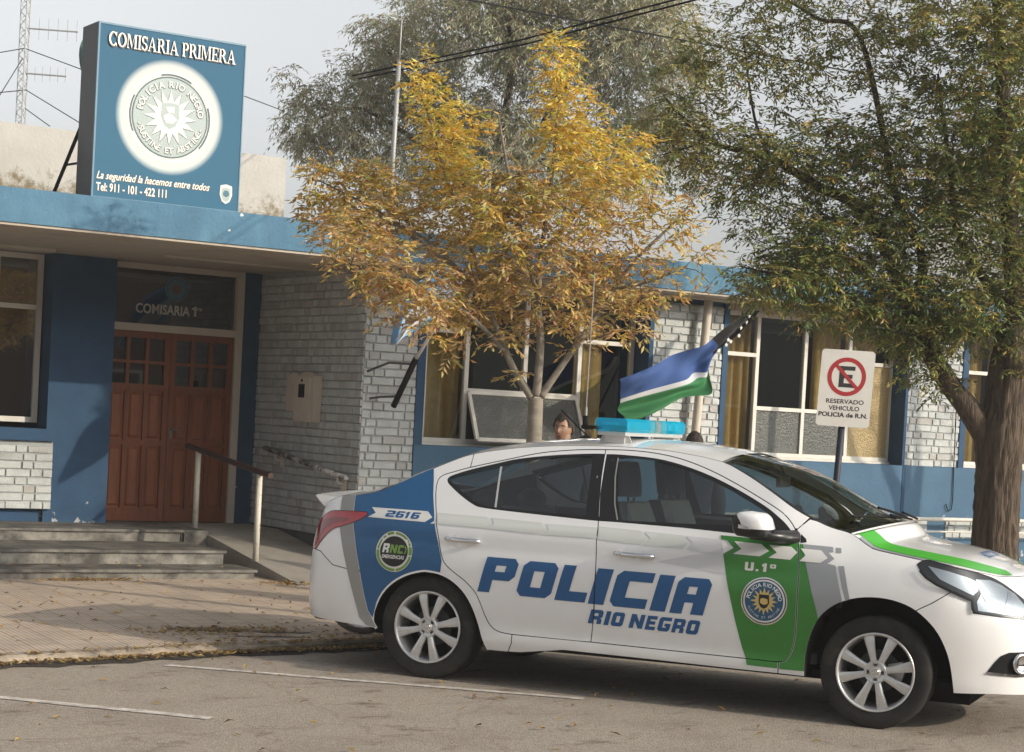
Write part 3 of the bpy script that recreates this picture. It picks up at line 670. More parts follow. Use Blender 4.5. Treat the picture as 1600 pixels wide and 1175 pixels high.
s = Side(-1); block_text(s, [('U',1.905,1.955),('.',1.968,1.982),('1',2.000,2.036)], .793, .046, shear=.05, off=.0045, h=.02)
block_text(s, [('o',2.045,2.078)], .787, .050, shear=.05, off=.0045, h=.02); s.build('lettering', m_decalw, df)
# ---- round emblems
def circ(cx, cz, rx, rz, n=40): return [(cx+rx*math.cos(2*PI*i/n), cz+rz*math.sin(2*PI*i/n)) for i in range(n)]
def side_text(s, txt, u0, z0, width, hgt, off, bold=.02, shear=0., m=0):
    V, F, w, y0, y1 = text2d(txt, bold, shear); s.flat2d(V, F, lambda a, b: (u0+a*width/w, z0+b*hgt/.72), off, m)
def side_ring(s, txt, cu, cz, rad, size, a0, a1, off, inward=False, m=0, bold=.02):
    for i, ch in enumerate(txt):
        if ch == ' ': continue
        a = a0+(a1-a0)*i/(len(txt)-1); V, F, w, y0, y1 = text2d(ch, bold); sc = size/.72
        rot = a-PI/2 if not inward else a+PI/2
        cr, sr = math.cos(rot), math.sin(rot)
        def fn(x, y, a=a, cr=cr, sr=sr, w=w):
            dx, dy = (x-w/2)*sc, (y-.36)*sc
            return cu+rad*math.cos(a)+dx*cr-dy*sr, cz+rad*math.sin(a)+dx*sr+dy*cr
        s.flat2d(V, F, fn, off, m)
E_ = (2.027,.634); r = .130
e = Side(-1); e.poly(circ(*E_, r, r), off=.004, h=.04).build('police_emblem', m_chrome, df)
e2 = Side(-1); e2.poly(circ(*E_, r*.945, r*.945), off=.0048, m=0, h=.04); e2.poly(circ(*E_, r*.90, r*.90), off=.0054, m=1, h=.04)
e2.poly(circ(*E_, r*.83, r*.83), off=.0060, m=2, h=.04)
star = []
for i in range(32):
    a = 2*PI*i/32+PI/2; q = (.60 if i % 4 == 0 else .54) if i % 2 == 0 else .34
    star.append((E_[0]+r*q*math.cos(a), E_[1]+r*q*math.sin(a)))
e2.poly(star, off=.0068, m=3, h=.05)
e2.poly([(E_[0]-.028,E_[1]+.036),(E_[0]+.028,E_[1]+.036),(E_[0]+.030,E_[1]-.01),(E_[0]+.018,E_[1]-.032),(E_[0],E_[1]-.042),(E_[0]-.018,E_[1]-.032),(E_[0]-.030,E_[1]-.01)], off=.0076, m=4, h=.05)
e2.poly([(E_[0]-.020,E_[1]+.012),(E_[0]-.006,E_[1]+.018),(E_[0]+.020,E_[1]+.012),(E_[0]+.022,E_[1]-.012),(E_[0],E_[1]-.020),(E_[0]-.022,E_[1]-.010)], off=.0084, m=5, h=.05)
side_ring(e2, 'POLICIA RIO NEGRO', *E_, r*.70, .021, R(168), R(12), .0074, m=2+4)
side_ring(e2, 'SUSTINE ET ABSTINE', *E_, r*.69, .0135, R(203), R(337), .0074, inward=True, m=7, bold=.0)
e2.build('emblem_face', [m_decalk, m_decalw, m_emb, m_amber, m_decalk, m_amber, m_decalw, m_pgrey], df)
E2 = (-.231,.733); rx, rz = .122, .121
e = Side(-1); e.poly(circ(*E2, rx, rz), off=.0045, h=.04)
e.build('emergency_emblem', m_decalw, car)
e = Side(-1)
for a0, a1, r0, r1 in ((95,118,.84,.97),(20,88,.84,.95),(-8,18,.80,.97),(-80,-12,.85,.97),(-170,-84,.84,.97),(125,175,.84,.93),(178,200,.82,.96)):
    n = max(3, int(abs(a1-a0)/6)); A = [R(a0+(a1-a0)*k/n) for k in range(n+1)]
    e.poly([(E2[0]+rx*r1*math.cos(a), E2[1]+rz*r1*math.sin(a)) for a in A]+[(E2[0]+rx*r0*math.cos(a), E2[1]+rz*r0*math.sin(a)) for a in A[::-1]], off=.0052, m=1, h=.04)
e.poly(circ(*E2, rx*.76, rz*.74), off=.0060, m=0, h=.04)
block_text(e, [('R',E2[0]-.078,E2[0]-.036)], E2[1]-.010, .054, shear=.15, off=.0072, h=.02, m=2)
block_text(e, [('N',E2[0]-.029,E2[0]+.016),('C',E2[0]+.023,E2[0]+.058)], E2[1]-.010, .050, shear=.15, off=.0072, h=.02, m=1)
e.poly([(E2[0]+.074,E2[1]+.038),(E2[0]+.083,E2[1]+.025),(E2[0]+.083,E2[1]-.0),(E2[0]+.072,E2[1]-.012),(E2[0]+.067,E2[1]-.006),(E2[0]+.075,E2[1]+.004),(E2[0]+.075,E2[1]+.02),(E2[0]+.068,E2[1]+.030)], off=.0072, m=1)
side_text(e, 'EMERGENCIAS', E2[0]-.078, E2[1]-.042, .150, .021, .0072, bold=.03, shear=.15, m=2)
e.build('emblem_face', [m_decalk, m_lime, m_decalw], car)
# blue lettering on the bonnet centre
hb = MB(); V, F, w, y0, y1 = text2d('POLICIA', .02)
hb.add([rail_pt(3.06+.09*(b/.72), .24-.60*a/w, .004) for a, b in V], F); hb.build('bonnet_lettering', m_navy, car, world=False)
# ---- door handles
for sg in (-1, 1):
    for key, u0, u1, z, uc in (('r', .103, .325, .834, .21), ('f', 1.150, 1.388, .829, 1.268)):
        Side(sg).poly(circ(uc, z, .052, .052, 24), off=.0022, h=.03).build('handle_recess', m_white, doors[key, sg])
        h = MB(); pts = [Vector(side(u0+(u1-u0)*k/8, z-.004*k/8, .012+.030*math.sin(PI*min(1, k/8*1.02)))) for k in range(9)]
        h.tube([(p.x, p.y*sg, p.z) for p in pts], [.012]+[.0155]*7+[.012], 10)
        h.build('handle', m_chrome, doors[key, sg], smooth=True, world=False)
        q = side(u0+.035, z, .03); k = MB(); k.lathe([(0,.016),(.016,.016),(.02,.0)], (q[0], q[1]*sg, q[2]), (0, sg, 0), 14); k.build('lock_barrel', m_lampb, doors[key, sg], world=False)
# ---- mirrors
def rbox(c0, hx, hy, hz, e=.42, n=20, k=12, zlo=-1., zhi=1., rake=0.):
    # rounded box (superellipsoid) rows, optionally only a z band
    rows = []
    for i in range(k+1):
        t = zlo+(zhi-zlo)*i/k; rr = max(0., 1-abs(t)**(2/e))**(e/2); row = []
        for j in range(n):
            a = 2*PI*j/n; ca, sa = math.cos(a), math.sin(a)
            row.append((c0[0]+hx*math.copysign(abs(ca)**e, ca)*rr+rake*t, c0[1]+hy*math.copysign(abs(sa)**e, sa)*rr, c0[2]+hz*t))
        row.append(row[0]); rows.append(row)
    return rows
for sg in (-1, 1):
    mr = MB(); mr.grid(rbox((1.965,.955*sg,1.045), .098, .105, .068, .55, rake=-.012))
    mo = mr.build('door_mirror', m_black, car, smooth=True, world=False)
    cap = MB(); cap.grid(rbox((1.985,.957*sg,1.060), .092, .109, .064, .62, zlo=-.45, rake=-.022)); cap.build('mirror_cap', m_white, mo, smooth=True, world=False)
    a = side(2.12, 1.0, 0); arm = MB(); arm.tube([(2.16,(a[1]-.02)*sg,.985),(2.06,.875*sg,.990),(1.96,.95*sg,1.0)], [.045,.034,.03], 10); arm.build('mirror_arm', m_black, mo, smooth=True, world=False)
    ind = MB(); ind.grid([[(1.915+.085*t+.0*k, (1.068-.03*abs(t-.45)**2*2)*sg, 1.032+.022*k*(1-t*.6)-.004*t) for k in (0, 1)] for t in lin(0, 1, 6)], flip=sg < 0); ind.build('mirror_indicator', m_lampb, mo, world=False)
    # black sail piece at the fender
    Side(sg).poly([(2.190,1.010),(2.222,.985),(2.228,.968),(2.196,.962)], off=.003, h=.03).build('mirror_sail', m_black, car)
# ---- wheels
def wheel(x, sg, front):
    T = MB(); ax = (0, sg, 0); yo = .80; steer = 0
    o = Vector((0, yo*sg, .302))
    rg = MB(); rg.lathe([(-.012,.213),(.004,.213),(.006,.206),(-.004,.200),(-.03,.192),(-.15,.186),(-.16,.205)], o, ax, 48)
    w = rg.build('wheel', m_alloy, car, smooth=True, world=False); w.location = (x, 0, 0)
    prof = [(-.185,.205),(-.19,.24),(-.185,.285),(-.165,.302),(-.02,.303),(-.006,.297),(.002,.28),(.004,.25),(0.,.222),(-.010,.210)]
    T.lathe(prof, o, ax, 48); ty = T.build('tyre', m_tyre, w, smooth=True, world=False)
    n_sp = 8; sp = MB(); X = Vector((1, 0, 0)); Z = Vector((0, 0, 1)); A = Vector((0, sg, 0))
    for k in range(n_sp):
        a = 2*PI*k/n_sp+R(17)+(R(3) if k % 2 else -R(3)); e = X*math.cos(a)+Z*math.sin(a); q = X*-math.sin(a)+Z*math.cos(a)
        def pt(r_, t_, d_): return o+e*r_+q*t_+A*d_
        rows = []
        for r_, w_, d_ in ((.035,.020,-.012),(.07,.017,-.008),(.12,.020,-.004),(.165,.026,-.006),(.203,.030,-.012)):
            rows.append([pt(r_, -w_, d_-.022), pt(r_, -w_, d_-.006), pt(r_, -w_*.35, d_), pt(r_, w_*.55, d_-.001), pt(r_, w_, d_-.008), pt(r_, w_, d_-.024)])
        sp.grid(rows, flip=(sg > 0))
    sp.build('spokes', m_alloy, w, world=False)
    hb = MB(); hb.lathe([(-.05,.062),(-.012,.062),(-.006,.055),(-.012,.034),(-.004,.031),(.0,.028),(.0,0)], o, ax, 28); hb.build('hub', m_alloy, w, smooth=False, world=False)
    cp = MB(); cp.lathe([(.0005,.021),(.003,.019),(.003,.014),(.001,.013)], o, ax, 20); cp.bar(o+A*.002-X*.022, o+A*.002+X*.022, .003, .008); cp.build('hub_badge', m_chrome, w, world=False)
    nu = MB()
    for k in range(4):
        a = PI/2*k+(R(45) if not front else R(2)); c_ = o+(X*math.cos(a)+Z*math.sin(a))*.045
        nu.lathe([(-.012,.0125),(-.007,.0125),(-.007,.010),(-.02,.009)], c_, ax, 12); nu.lathe([(-.018,.008),(-.0085,.008),(-.0085,0)], c_, ax, 6)
    nu.build('lug_nuts', m_mblack, w, world=False)
    bd = MB(); bd.lathe([(-.10,.115),(-.09,.115),(-.09,.0)], o, ax, 32); bd.build('brake_disc', m_inter, w, world=False)
    if front:
        ca = MB(); ca.prism([(.05,-.04),(.125,-.05),(.14,0),(.125,.06),(.05,.04)], o-A*.085, X, Z, .04); ca.build('brake_caliper', m_silver, w, world=False)
    bk = MB(); bk.lathe([(-.15,.20),(-.155,.0)], o, ax, 24); bk.build('brake_shield', m_mblack, w, world=False)
    return w
for x in (-.008, 2.643):
    for sg in (-1, 1): wheel(x, sg, x > 1)
dusty(m_tyre, -.3, .3, .9, (.10,.09,.078))
# ---- interior
it = MB(); it.box((.1,-.70,.30),(2.3,.70,.36)); it.box((2.0,-.70,.62),(2.42,.70,.93)); it.box((-.35,-.62,.80),(.12,.62,.98)); it.build('cabin_floor', m_inter, car, world=False)
dsh = MB(); dsh.grid([[(2.42,y,.99),(2.25,y,1.0),(2.05,y,.97),(1.97,y,.88),(2.0,y,.70)] for y in (-.68,-.4,-.3,0,.4,.68)]); dsh.build('dashboard', m_inter, car, world=False)
def seat_shape(y0, y1, x0, zb, ht, hr):
    m = MB(); n = 8
    def pad(x, z, dx, dz, th, yA, yB):
        rows = []
        for i in range(9):
            f = i/8; sw = 1-abs(2*f-1)**4*.25
            rows.append([(x+dx*f+th*.5*sw*math.sin(PI*g)**.5, yA+(yB-yA)*g, z+dz*f) for g in lin(0, 1, 10)])
        rb = [[(x+dx*i/8-th*.5, yA+(yB-yA)*g, z+dz*i/8) for g in lin(0, 1, 10)] for i in range(9)]
        m.grid(rows); m.grid(rb, flip=True)
        m.grid([[rows[i][0], rb[i][0]] for i in range(9)]); m.grid([[rows[i][-1], rb[i][-1]] for i in range(9)], flip=True)
        m.grid([[rows[-1][j], rb[-1][j]] for j in range(11)]); m.grid([[rows[0][j], rb[0][j]] for j in range(11)], flip=True)
    pad(x0, zb, -.19, ht, .16, y0, y1)
    m.box((x0-.05, y0, zb-.12), (x0+.52, y1, zb+.03))
    if hr:
        ym = (y0+y1)/2; xh, zh = x0-.20, zb+ht
        pad(xh, zh+.035, -.03, .20, .11, ym-.13, ym+.13)
        for d in (-.05, .05): m.tube([(xh, ym+d, zh-.03), (xh-.005, ym+d, zh+.06)], .007, 6)
    return m
for y in (-.38, .38): seat_shape(y-.25, y+.25, 1.27, .52, .58, True).build('front_seat', m_seat, car, world=False)
seat_shape(-.62, .62, .38, .50, .50, False).build('rear_seat', m_seat, car, world=False)
for y in (-.36, .36):
    h = MB(); h.lathe([(-.13,.0),(-.13,.05),(-.06,.075),(.06,.075),(.13,.05),(.13,0)], (.14, y, 1.04), (0, 1, 0), 14); h.build('rear_headrest', m_seat, car, smooth=True, world=False)
stw = MB(); o = Vector((1.78, .38, .95)); axv = Vector((-.85, 0, .5)).normalized()
x_ = axv.cross(Vector((0, 1, 0))).normalized(); y_ = axv.cross(x_)
stw.tube([o+(x_*math.cos(a)+y_*math.sin(a))*.185 for a in lin(0, 2*PI, 28)], .016, 8, cap=False); stw.tube([o, o-axv*.2], .03, 8)
for a in (0, 2.2, 4.2): stw.tube([o, o+(x_*math.cos(a)+y_*math.sin(a))*.18], .014, 6)
stw.build('steering_wheel', m_mblack, car, world=False)
# pillars' inner trim on the far side, headliner
hl_ = MB(); hl_.grid([[(p[0], p[1]*.97, p[2]-.03) for p in row] for row in across(lin(.15,1.66,10), lambda u: .045)]); hl_.build('headliner', m_light, car, world=False)
pl = MB()
for y in (-.69, .69):
    pl.tube([(1.02, y*.87, 1.34), (1.05, y, .95)], .035, 6)
pl.build('inner_pillar', m_inter, car, world=False)
rm = MB(); rm.box((1.86,-.12,1.235),(1.885,.12,1.295)); rm.tube([(1.88,0,1.29),(1.86,0,1.36)], .01, 6); rm.build('rear_view_mirror', m_mblack, car, world=False)
sb = MB(); sb.bar((.96,-.66,1.25),(1.02,-.70,.55),.045,.006,up=(1,0,0)); sb.bar((.96,.66,1.25),(1.02,.70,.55),.045,.006,up=(1,0,0)); sb.build('seat_belts', m_light, car, world=False)
# ---- light bar, whip aerial, roof aerial
LBX = .985; LBZ = Matrix.Translation((0,0,-.058))
lbar = MB(); 
base = MB(); base.bar((LBX,-.55,1.555),(LBX,.52,1.555),.17,.022); base.build('lightbar_base', m_silver, car, world=False, tf=LBZ)
def lens(y0, y1, m, nm):
    b = MB(); prof = [(-.092,1.566),(-.10,1.585),(-.098,1.628),(-.085,1.644),(.085,1.644),(.098,1.628),(.10,1.585),(.092,1.566)]
    rows = [[(LBX+px, y, pz) for px, pz in prof] for y in lin(y0, y1, 4)]
    b.grid(rows); b.add(rows[0], [tuple(range(8))]); b.add(rows[-1], [tuple(range(8))[::-1]])
    for y in lin(y0+.03, y1-.03, 5): b.add([(LBX+px*1.012, y+d, 1.607+(pz-1.607)*1.02) for d in (-.004, .004) for px, pz in prof], [(j, j+1, j+9, j+8) for j in range(7)])
    return b.build(nm, m, car, world=False, tf=LBZ)
rf = MB()
for y in lin(-.45, .45, 6):
    for sx_ in (-1, 1): rf.lathe([(.0,.006),(.03,.026),(.034,.026),(.004,.004)], (LBX+.035*sx_, y, 1.604), (sx_,.0,.05), 12)
rf.build('lamp_reflectors', m_chrome, car, world=False, tf=LBZ)
rf = MB(); rf.box((LBX-.03,-.50,1.567),(LBX+.03,.50,1.585)); rf.box((LBX-.06,-.30,1.567),(LBX+.06,-.24,1.620)); rf.box((LBX-.06,.24,1.567),(LBX+.06,.30,1.620)); rf.build('lamp_modules', m_mblack, car, world=False, tf=LBZ)
lens(-.56,-.17,m_cyan,'blue_lens'); lens(-.167,-.06,m_cyanl,'pale_blue_lens'); lens(-.057,.057,m_lwhite,'clear_lens'); lens(.06,.167,m_cyanl,'pale_blue_lens'); lens(.17,.525,m_cyan,'blue_lens')
for y in (-.46, .46):
    ft = MB(); ft.bar((LBX-.05,y,1.55),(LBX-.08,y*1.03,1.490),.05,.012,up=(0,1,0)); ft.bar((LBX+.05,y,1.55),(LBX+.08,y*1.03,1.490),.05,.012,up=(0,1,0)); ft.box((LBX-.10,y-.03,1.478),(LBX+.10,y+.03,1.490)); ft.box((LBX-.06,y-.035,1.50),(LBX+.06,y+.035,1.545))
    ft.build('lightbar_foot', m_silver, car, world=False, tf=LBZ)
spk = MB(); spk.lathe([(-.02,.0),(-.02,.10),(.0,.11),(.01,0)], (LBX,0,1.525), (0,0,1), 18); spk.build('siren_horn', m_mblack, car, world=False, tf=LBZ)
ae = MB(); ae.box((LBX-.17,-.60,1.575),(LBX-.08,-.50,1.595)); ae.tube([(LBX-.16,-.56,1.57),(LBX-.16,-.56,1.65)], .017, 10); ae.build('aerial_mount', m_mblack, car, world=False, tf=LBZ)
ae = MB(); ae.tube([(LBX-.16,-.56,1.65),(LBX-.16,-.56,1.70)], .008, 8); ae.tube([(LBX-.16,-.56,1.70),(LBX-.155,-.555,2.48)], .0034, 6); ae.build('whip_aerial', m_tgrey, car, world=False, tf=LBZ)
ae = MB(); ae.lathe([(0,.04),(.015,.036),(.03,.012),(.03,0)], (.62,0,1.445), (0,0,1), 14); ae.tube([(.63,0,1.47),(.45,0,1.62)], .006, 6); ae.build('roof_aerial', m_mblack, car, world=False)
# ================================================================ GROUND
def noisemat_ground(name, c1, c2, c3, sc=1.2, rough=.85, tile=False):
    m = mat(name, c1, rough, bump=.5, bscale=90, var=.24, vscale=34, c2=c2, c2amt=.55, c2scale=sc)
    return m
m_road = noisemat_ground('worn_asphalt', (.33,.285,.235), (.265,.225,.185), None, 1.6)
# small dark stains and hairline cracks of the asphalt
t = m_road.node_tree; b = t.nodes['Principled BSDF']; src = b.inputs['Base Color'].links[0].from_socket
tc = t.nodes.new('ShaderNodeTexCoord'); mp = t.nodes.new('ShaderNodeMapping'); mp.inputs['Scale'].default_value = (1.2, 2.4, 1); mp.inputs['Rotation'].default_value = (0, 0, R(-50))
t.links.new(tc.outputs['Object'], mp.inputs[0])
n1 = t.nodes.new('ShaderNodeTexNoise'); n1.inputs['Scale'].default_value = 1.9; n1.inputs['Detail'].default_value = 10; n1.inputs['Roughness'].default_value = .72
t.links.new(mp.outputs[0], n1.inputs['Vector'])
r1 = t.nodes.new('ShaderNodeValToRGB'); r1.color_ramp.elements[0].position = .56; r1.color_ramp.elements[1].position = .66; r1.color_ramp.elements[0].color = (1,1,1,1); r1.color_ramp.elements[1].color = (.52,.48,.44,1)
t.links.new(n1.outputs['Fac'], r1.inputs[0])
vo = t.nodes.new('ShaderNodeTexVoronoi'); vo.feature = 'DISTANCE_TO_EDGE'; vo.inputs['Scale'].default_value = .55
nd = t.nodes.new('ShaderNodeTexNoise'); nd.inputs['Scale'].default_value = 3; nd.inputs['Detail'].default_value = 6
vm = t.nodes.new('ShaderNodeMix'); vm.data_type = 'RGBA'; vm.inputs[0].default_value = .22
t.links.new(tc.outputs['Object'], nd.inputs['Vector']); t.links.new(tc.outputs['Object'], vm.inputs[6]); t.links.new(nd.outputs['Color'], vm.inputs[7]); t.links.new(vm.outputs[2], vo.inputs['Vector'])
r2 = t.nodes.new('ShaderNodeValToRGB'); r2.color_ramp.elements[0].position = .002; r2.color_ramp.elements[1].position = .007; r2.color_ramp.elements[0].color = (.84,.82,.8,1); r2.color_ramp.elements[1].color = (1,1,1,1)
t.links.new(vo.outputs['Distance'], r2.inputs[0])
x1 = t.nodes.new('ShaderNodeMix'); x1.data_type = 'RGBA'; x1.blend_type = 'MULTIPLY'; x1.inputs[0].default_value = 1
x2 = t.nodes.new('ShaderNodeMix'); x2.data_type = 'RGBA'; x2.blend_type = 'MULTIPLY'; x2.inputs[0].default_value = 1
t.links.new(src, x1.inputs[6]); t.links.new(r1.outputs[0], x1.inputs[7]); t.links.new(x1.outputs[2], x2.inputs[6]); t.links.new(r2.outputs[0], x2.inputs[7]); t.links.new(x2.outputs[2], b.inputs['Base Color'])
g = MB(); g.grid([[(x, y, 0) for x in (-400, -30, 0, 10, 30, 500)] for y in (-400, -40, 0, 8, 16, 40, 500)]); struct(g.build('road', m_road))
# pavement: sheet of grooved tiles behind a low kerb
KERB = [(-40,9.2),(-4,10.05),(1.5,10.42),(3.47,10.67),(4.76,10.92),(6.2,11.06),(8,11.13),(14,11.2),(60,11.3)]
m_pav = mat('grooved_pavement_tiles', (.53,.435,.345), .85, var=.10, vscale=30, c2=(.40,.335,.275), c2amt=.5, c2scale=1.3)
t = m_pav.node_tree; b = t.nodes['Principled BSDF']; src = b.inputs['Base Color'].links[0].from_socket
tc = t.nodes.new('ShaderNodeTexCoord'); mp = t.nodes.new('ShaderNodeMapping'); mp.inputs['Rotation'].default_value = (0, 0, R(4))
t.links.new(tc.outputs['Object'], mp.inputs[0])
wv = t.nodes.new('ShaderNodeTexWave'); wv.bands_direction = 'X'; wv.inputs['Scale'].default_value = 9.0; wv.inputs['Distortion'].default_value = .4
t.links.new(mp.outputs[0], wv.inputs['Vector'])
br = t.nodes.new('ShaderNodeTexBrick'); br.inputs['Scale'].default_value = 1; br.inputs['Brick Width'].default_value = .2; br.inputs['Row Height'].default_value = .2; br.inputs['Mortar Size'].default_value = .004; br.offset = 0
br.inputs['Color1'].default_value = (1,1,1,1); br.inputs['Color2'].default_value = (.88,.87,.86,1); br.inputs['Mortar'].default_value = (.5,.47,.44,1)
t.links.new(mp.outputs[0], br.inputs['Vector'])
rw = t.nodes.new('ShaderNodeValToRGB'); rw.color_ramp.elements[0].position = .0; rw.color_ramp.elements[1].position = .35; rw.color_ramp.elements[0].color = (.68,.66,.64,1); rw.color_ramp.elements[1].color = (1,1,1,1)
t.links.new(wv.outputs['Fac'], rw.inputs[0])
x1 = t.nodes.new('ShaderNodeMix'); x1.data_type = 'RGBA'; x1.blend_type = 'MULTIPLY'; x1.inputs[0].default_value = 1
x2 = t.nodes.new('ShaderNodeMix'); x2.data_type = 'RGBA'; x2.blend_type = 'MULTIPLY'; x2.inputs[0].default_value = 1
t.links.new(src, x1.inputs[6]); t.links.new(br.outputs[0], x1.inputs[7]); t.links.new(x1.outputs[2], x2.inputs[6]); t.links.new(rw.outputs[0], x2.inputs[7]); t.links.new(x2.outputs[2], b.inputs['Base Color'])
PZ = .05
pv = MB(); pv.grid([[(x, y+.11, PZ) for x, y in KERB], [(x, 13.0, PZ) for x, y in KERB], [(x, 22., PZ) for x, y in KERB]])
struct(pv.build('pavement', m_pav))
m_kerb = mat('kerb_concrete', (.36,.30,.235), .9, var=.2, vscale=14, bump=.3, bscale=50, c2=(.17,.145,.12), c2amt=.75, c2scale=4)
kb = MB(); kb.grid([[(x, y-.03, -.02) for x, y in KERB], [(x, y-.02, PZ-.012) for x, y in KERB], [(x, y+.01, PZ+.003) for x, y in KERB], [(x, y+.12, PZ+.003) for x, y in KERB]])
struct(kb.build('kerb', m_kerb))
m_dirt = mat('gutter_dirt', (.035,.028,.022), .95, var=.3, vscale=20, bump=.6, bscale=60)
def kerb_y(x):
    for (x0, y0), (x1, y1) in zip(KERB, KERB[1:]):
        if x0 <= x <= x1: return y0+(y1-y0)*(x-x0)/(x1-x0)
    return 11
rg = random.Random(3); rows = [[], []]
gd = MB(); A = []; Bq = []
for i in range(140):
    x = -2+i*.12; y = kerb_y(x); A.append((x, y-.10-.12*rg.random(), .004)); Bq.append((x, y-.022, .012+.012*rg.random()))
gd.grid([A, Bq]); struct(gd.build('gutter', m_dirt))
# painted parking lines
m_line = mat('worn_white_paint', (.66,.62,.56), .8, var=.12, vscale=40, c2=(.34,.30,.26), c2amt=.85, c2scale=14)
def line(p, q, w, nm='parking_line'):
    p, q = Vector((*p, .004)), Vector((*q, .004)); d = (q-p).normalized(); n = Vector((-d.y, d.x, 0))*w/2; m = MB(); k = 24
    rr = random.Random(int(p.x*100)); m.grid([[p+(q-p)*i/k+n*(1+.25*(rr.random()-.5)) for i in range(k+1)], [p+(q-p)*i/k-n*(1+.25*(rr.random()-.5)) for i in range(k+1)]])
    return struct(m.build(nm, m_line))
line((4.40,10.50),(6.20,8.79),.072); line((2.2,10.53),(3.89,8.685),.08)
# puddle-dark patch of broken tiles
m_wet = mat('broken_dark_tiles', (.10,.085,.07), .7, var=.3, vscale=10, c2=(.26,.22,.18), c2amt=.7, c2scale=5)
pd_ = MB()
for cx, cy, rx, ry in ((5.2,11.72,.26,.13),(5.62,11.52,.22,.07),(5.45,11.30,.25,.03)):
    rr = random.Random(int(cx*100)); pts = [(cx+rx*math.cos(a)*(.75+.35*rr.random())+.0*ry, cy+ry*math.sin(a)*(.7+.5*rr.random())-.25*rx*math.cos(a), PZ+.004) for a in [2*PI*i/26 for i in range(26)]]
    pd_.add(pts, [tuple(range(26))])
struct(pd_.build('broken_tiles', m_wet))
# ================================================================ POLICE STATION
m_fblue = mat('faded_blue_render', (.065,.165,.26), .8, var=.10, vscale=4, bump=.25, bscale=35, c2=(.09,.21,.31), c2amt=.6, c2scale=1.6)
m_band = mat('blue_render', (.042,.108,.185), .75, var=.09, vscale=3, bump=.15, bscale=30, c2=(.055,.13,.21), c2amt=.5, c2scale=1.2)
m_dblue = mat('dark_blue_paint', (.025,.064,.128), .75, spec=.25, var=.14, vscale=5, bump=.12, bscale=25, c2=(.032,.078,.142), c2amt=.5, c2scale=2)
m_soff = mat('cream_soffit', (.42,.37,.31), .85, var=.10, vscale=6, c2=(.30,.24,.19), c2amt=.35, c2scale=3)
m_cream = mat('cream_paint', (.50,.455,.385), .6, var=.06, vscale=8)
m_gbrick = mat('grey_painted_brick', (.445,.47,.47), .75, var=.13, vscale=9, bump=.35, bscale=55, c2=(.37,.39,.39), c2amt=.4, c2scale=4)
m_mortar = mat('grey_paint_joint_shade', (.32,.34,.34), .85, var=.12, vscale=20, bump=.5, bscale=60)  # same grey paint as the bricks, darkened for shade in the joints
m_wood = mat('varnished_brown_wood', (.175,.053,.021), .5, spec=.25, var=.25, vscale=3)
m_wood2 = mat('varnished_wood_panel', (.215,.066,.026), .45, spec=.25, var=.2, vscale=3)
for mm in (m_wood, m_wood2):   # grain: stretch the noise along z
    t = mm.node_tree; tc = [n for n in t.nodes if n.type == 'TEX_COORD'][0]; nz = [n for n in t.nodes if n.type == 'TEX_NOISE'][0]
    mp = t.nodes.new('ShaderNodeMapping'); mp.inputs['Scale'].default_value = (12, 12, 1); t.links.new(tc.outputs['Object'], mp.inputs[0]); t.links.new(mp.outputs[0], nz.inputs['Vector'])
m_winframe = mat('white_window_paint', (.58,.56,.51), .5, var=.06, vscale=10)
m_pane = glassmat('window_pane_glass', (.60,.62,.60), f0=.20)
m_trans = glassmat('transom_glass', (.25,.26,.25), f0=.14)
m_frost = mat('pebbled_glass', (.085,.090,.083), .22, spec=.6, bump=.9, bscale=55)
m_frostc = mat('pebbled_glass_amber', (.36,.27,.12), .25, spec=.6, bump=.9, bscale=55)
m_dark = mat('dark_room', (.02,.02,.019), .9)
m_stain = mat('stained_white_wall', (.44,.42,.385), .9, var=.08, vscale=5, bump=.25, bscale=30)
# mould low on the wall and grey runs
t = m_stain.node_tree; b = t.nodes['Principled BSDF']; src = b.inputs['Base Color'].links[0].from_socket
tc = t.nodes.new('ShaderNodeTexCoord'); sx = t.nodes.new('ShaderNodeSeparateXYZ'); t.links.new(tc.outputs['Object'], sx.inputs[0])
nz = t.nodes.new('ShaderNodeTexNoise'); nz.inputs['Scale'].default_value = 7; nz.inputs['Detail'].default_value = 12; nz.inputs['Roughness'].default_value = .75; t.links.new(tc.outputs['Object'], nz.inputs['Vector'])
mr = t.nodes.new('ShaderNodeMapRange'); mr.inputs[1].default_value = 3.95; mr.inputs[2].default_value = 3.42; mr.inputs[3].default_value = -.22; mr.inputs[4].default_value = .22; t.links.new(sx.outputs['Z'], mr.inputs[0])
ad = t.nodes.new('ShaderNodeMath'); t.links.new(nz.outputs['Fac'], ad.inputs[0]); t.links.new(mr.outputs[0], ad.inputs[1])
rp = t.nodes.new('ShaderNodeValToRGB'); rp.color_ramp.elements[0].position = .60; rp.color_ramp.elements[1].position = .74; rp.color_ramp.elements[0].color = (1,1,1,1); rp.color_ramp.elements[1].color = (.42,.36,.24,1)
t.links.new(ad.outputs[0], rp.inputs[0]); mx = t.nodes.new('ShaderNodeMix'); mx.data_type = 'RGBA'; mx.blend_type = 'MULTIPLY'; mx.inputs[0].default_value = 1
t.links.new(src, mx.inputs[6]); t.links.new(rp.outputs[0], mx.inputs[7]); t.links.new(mx.outputs[2], b.inputs['Base Color'])
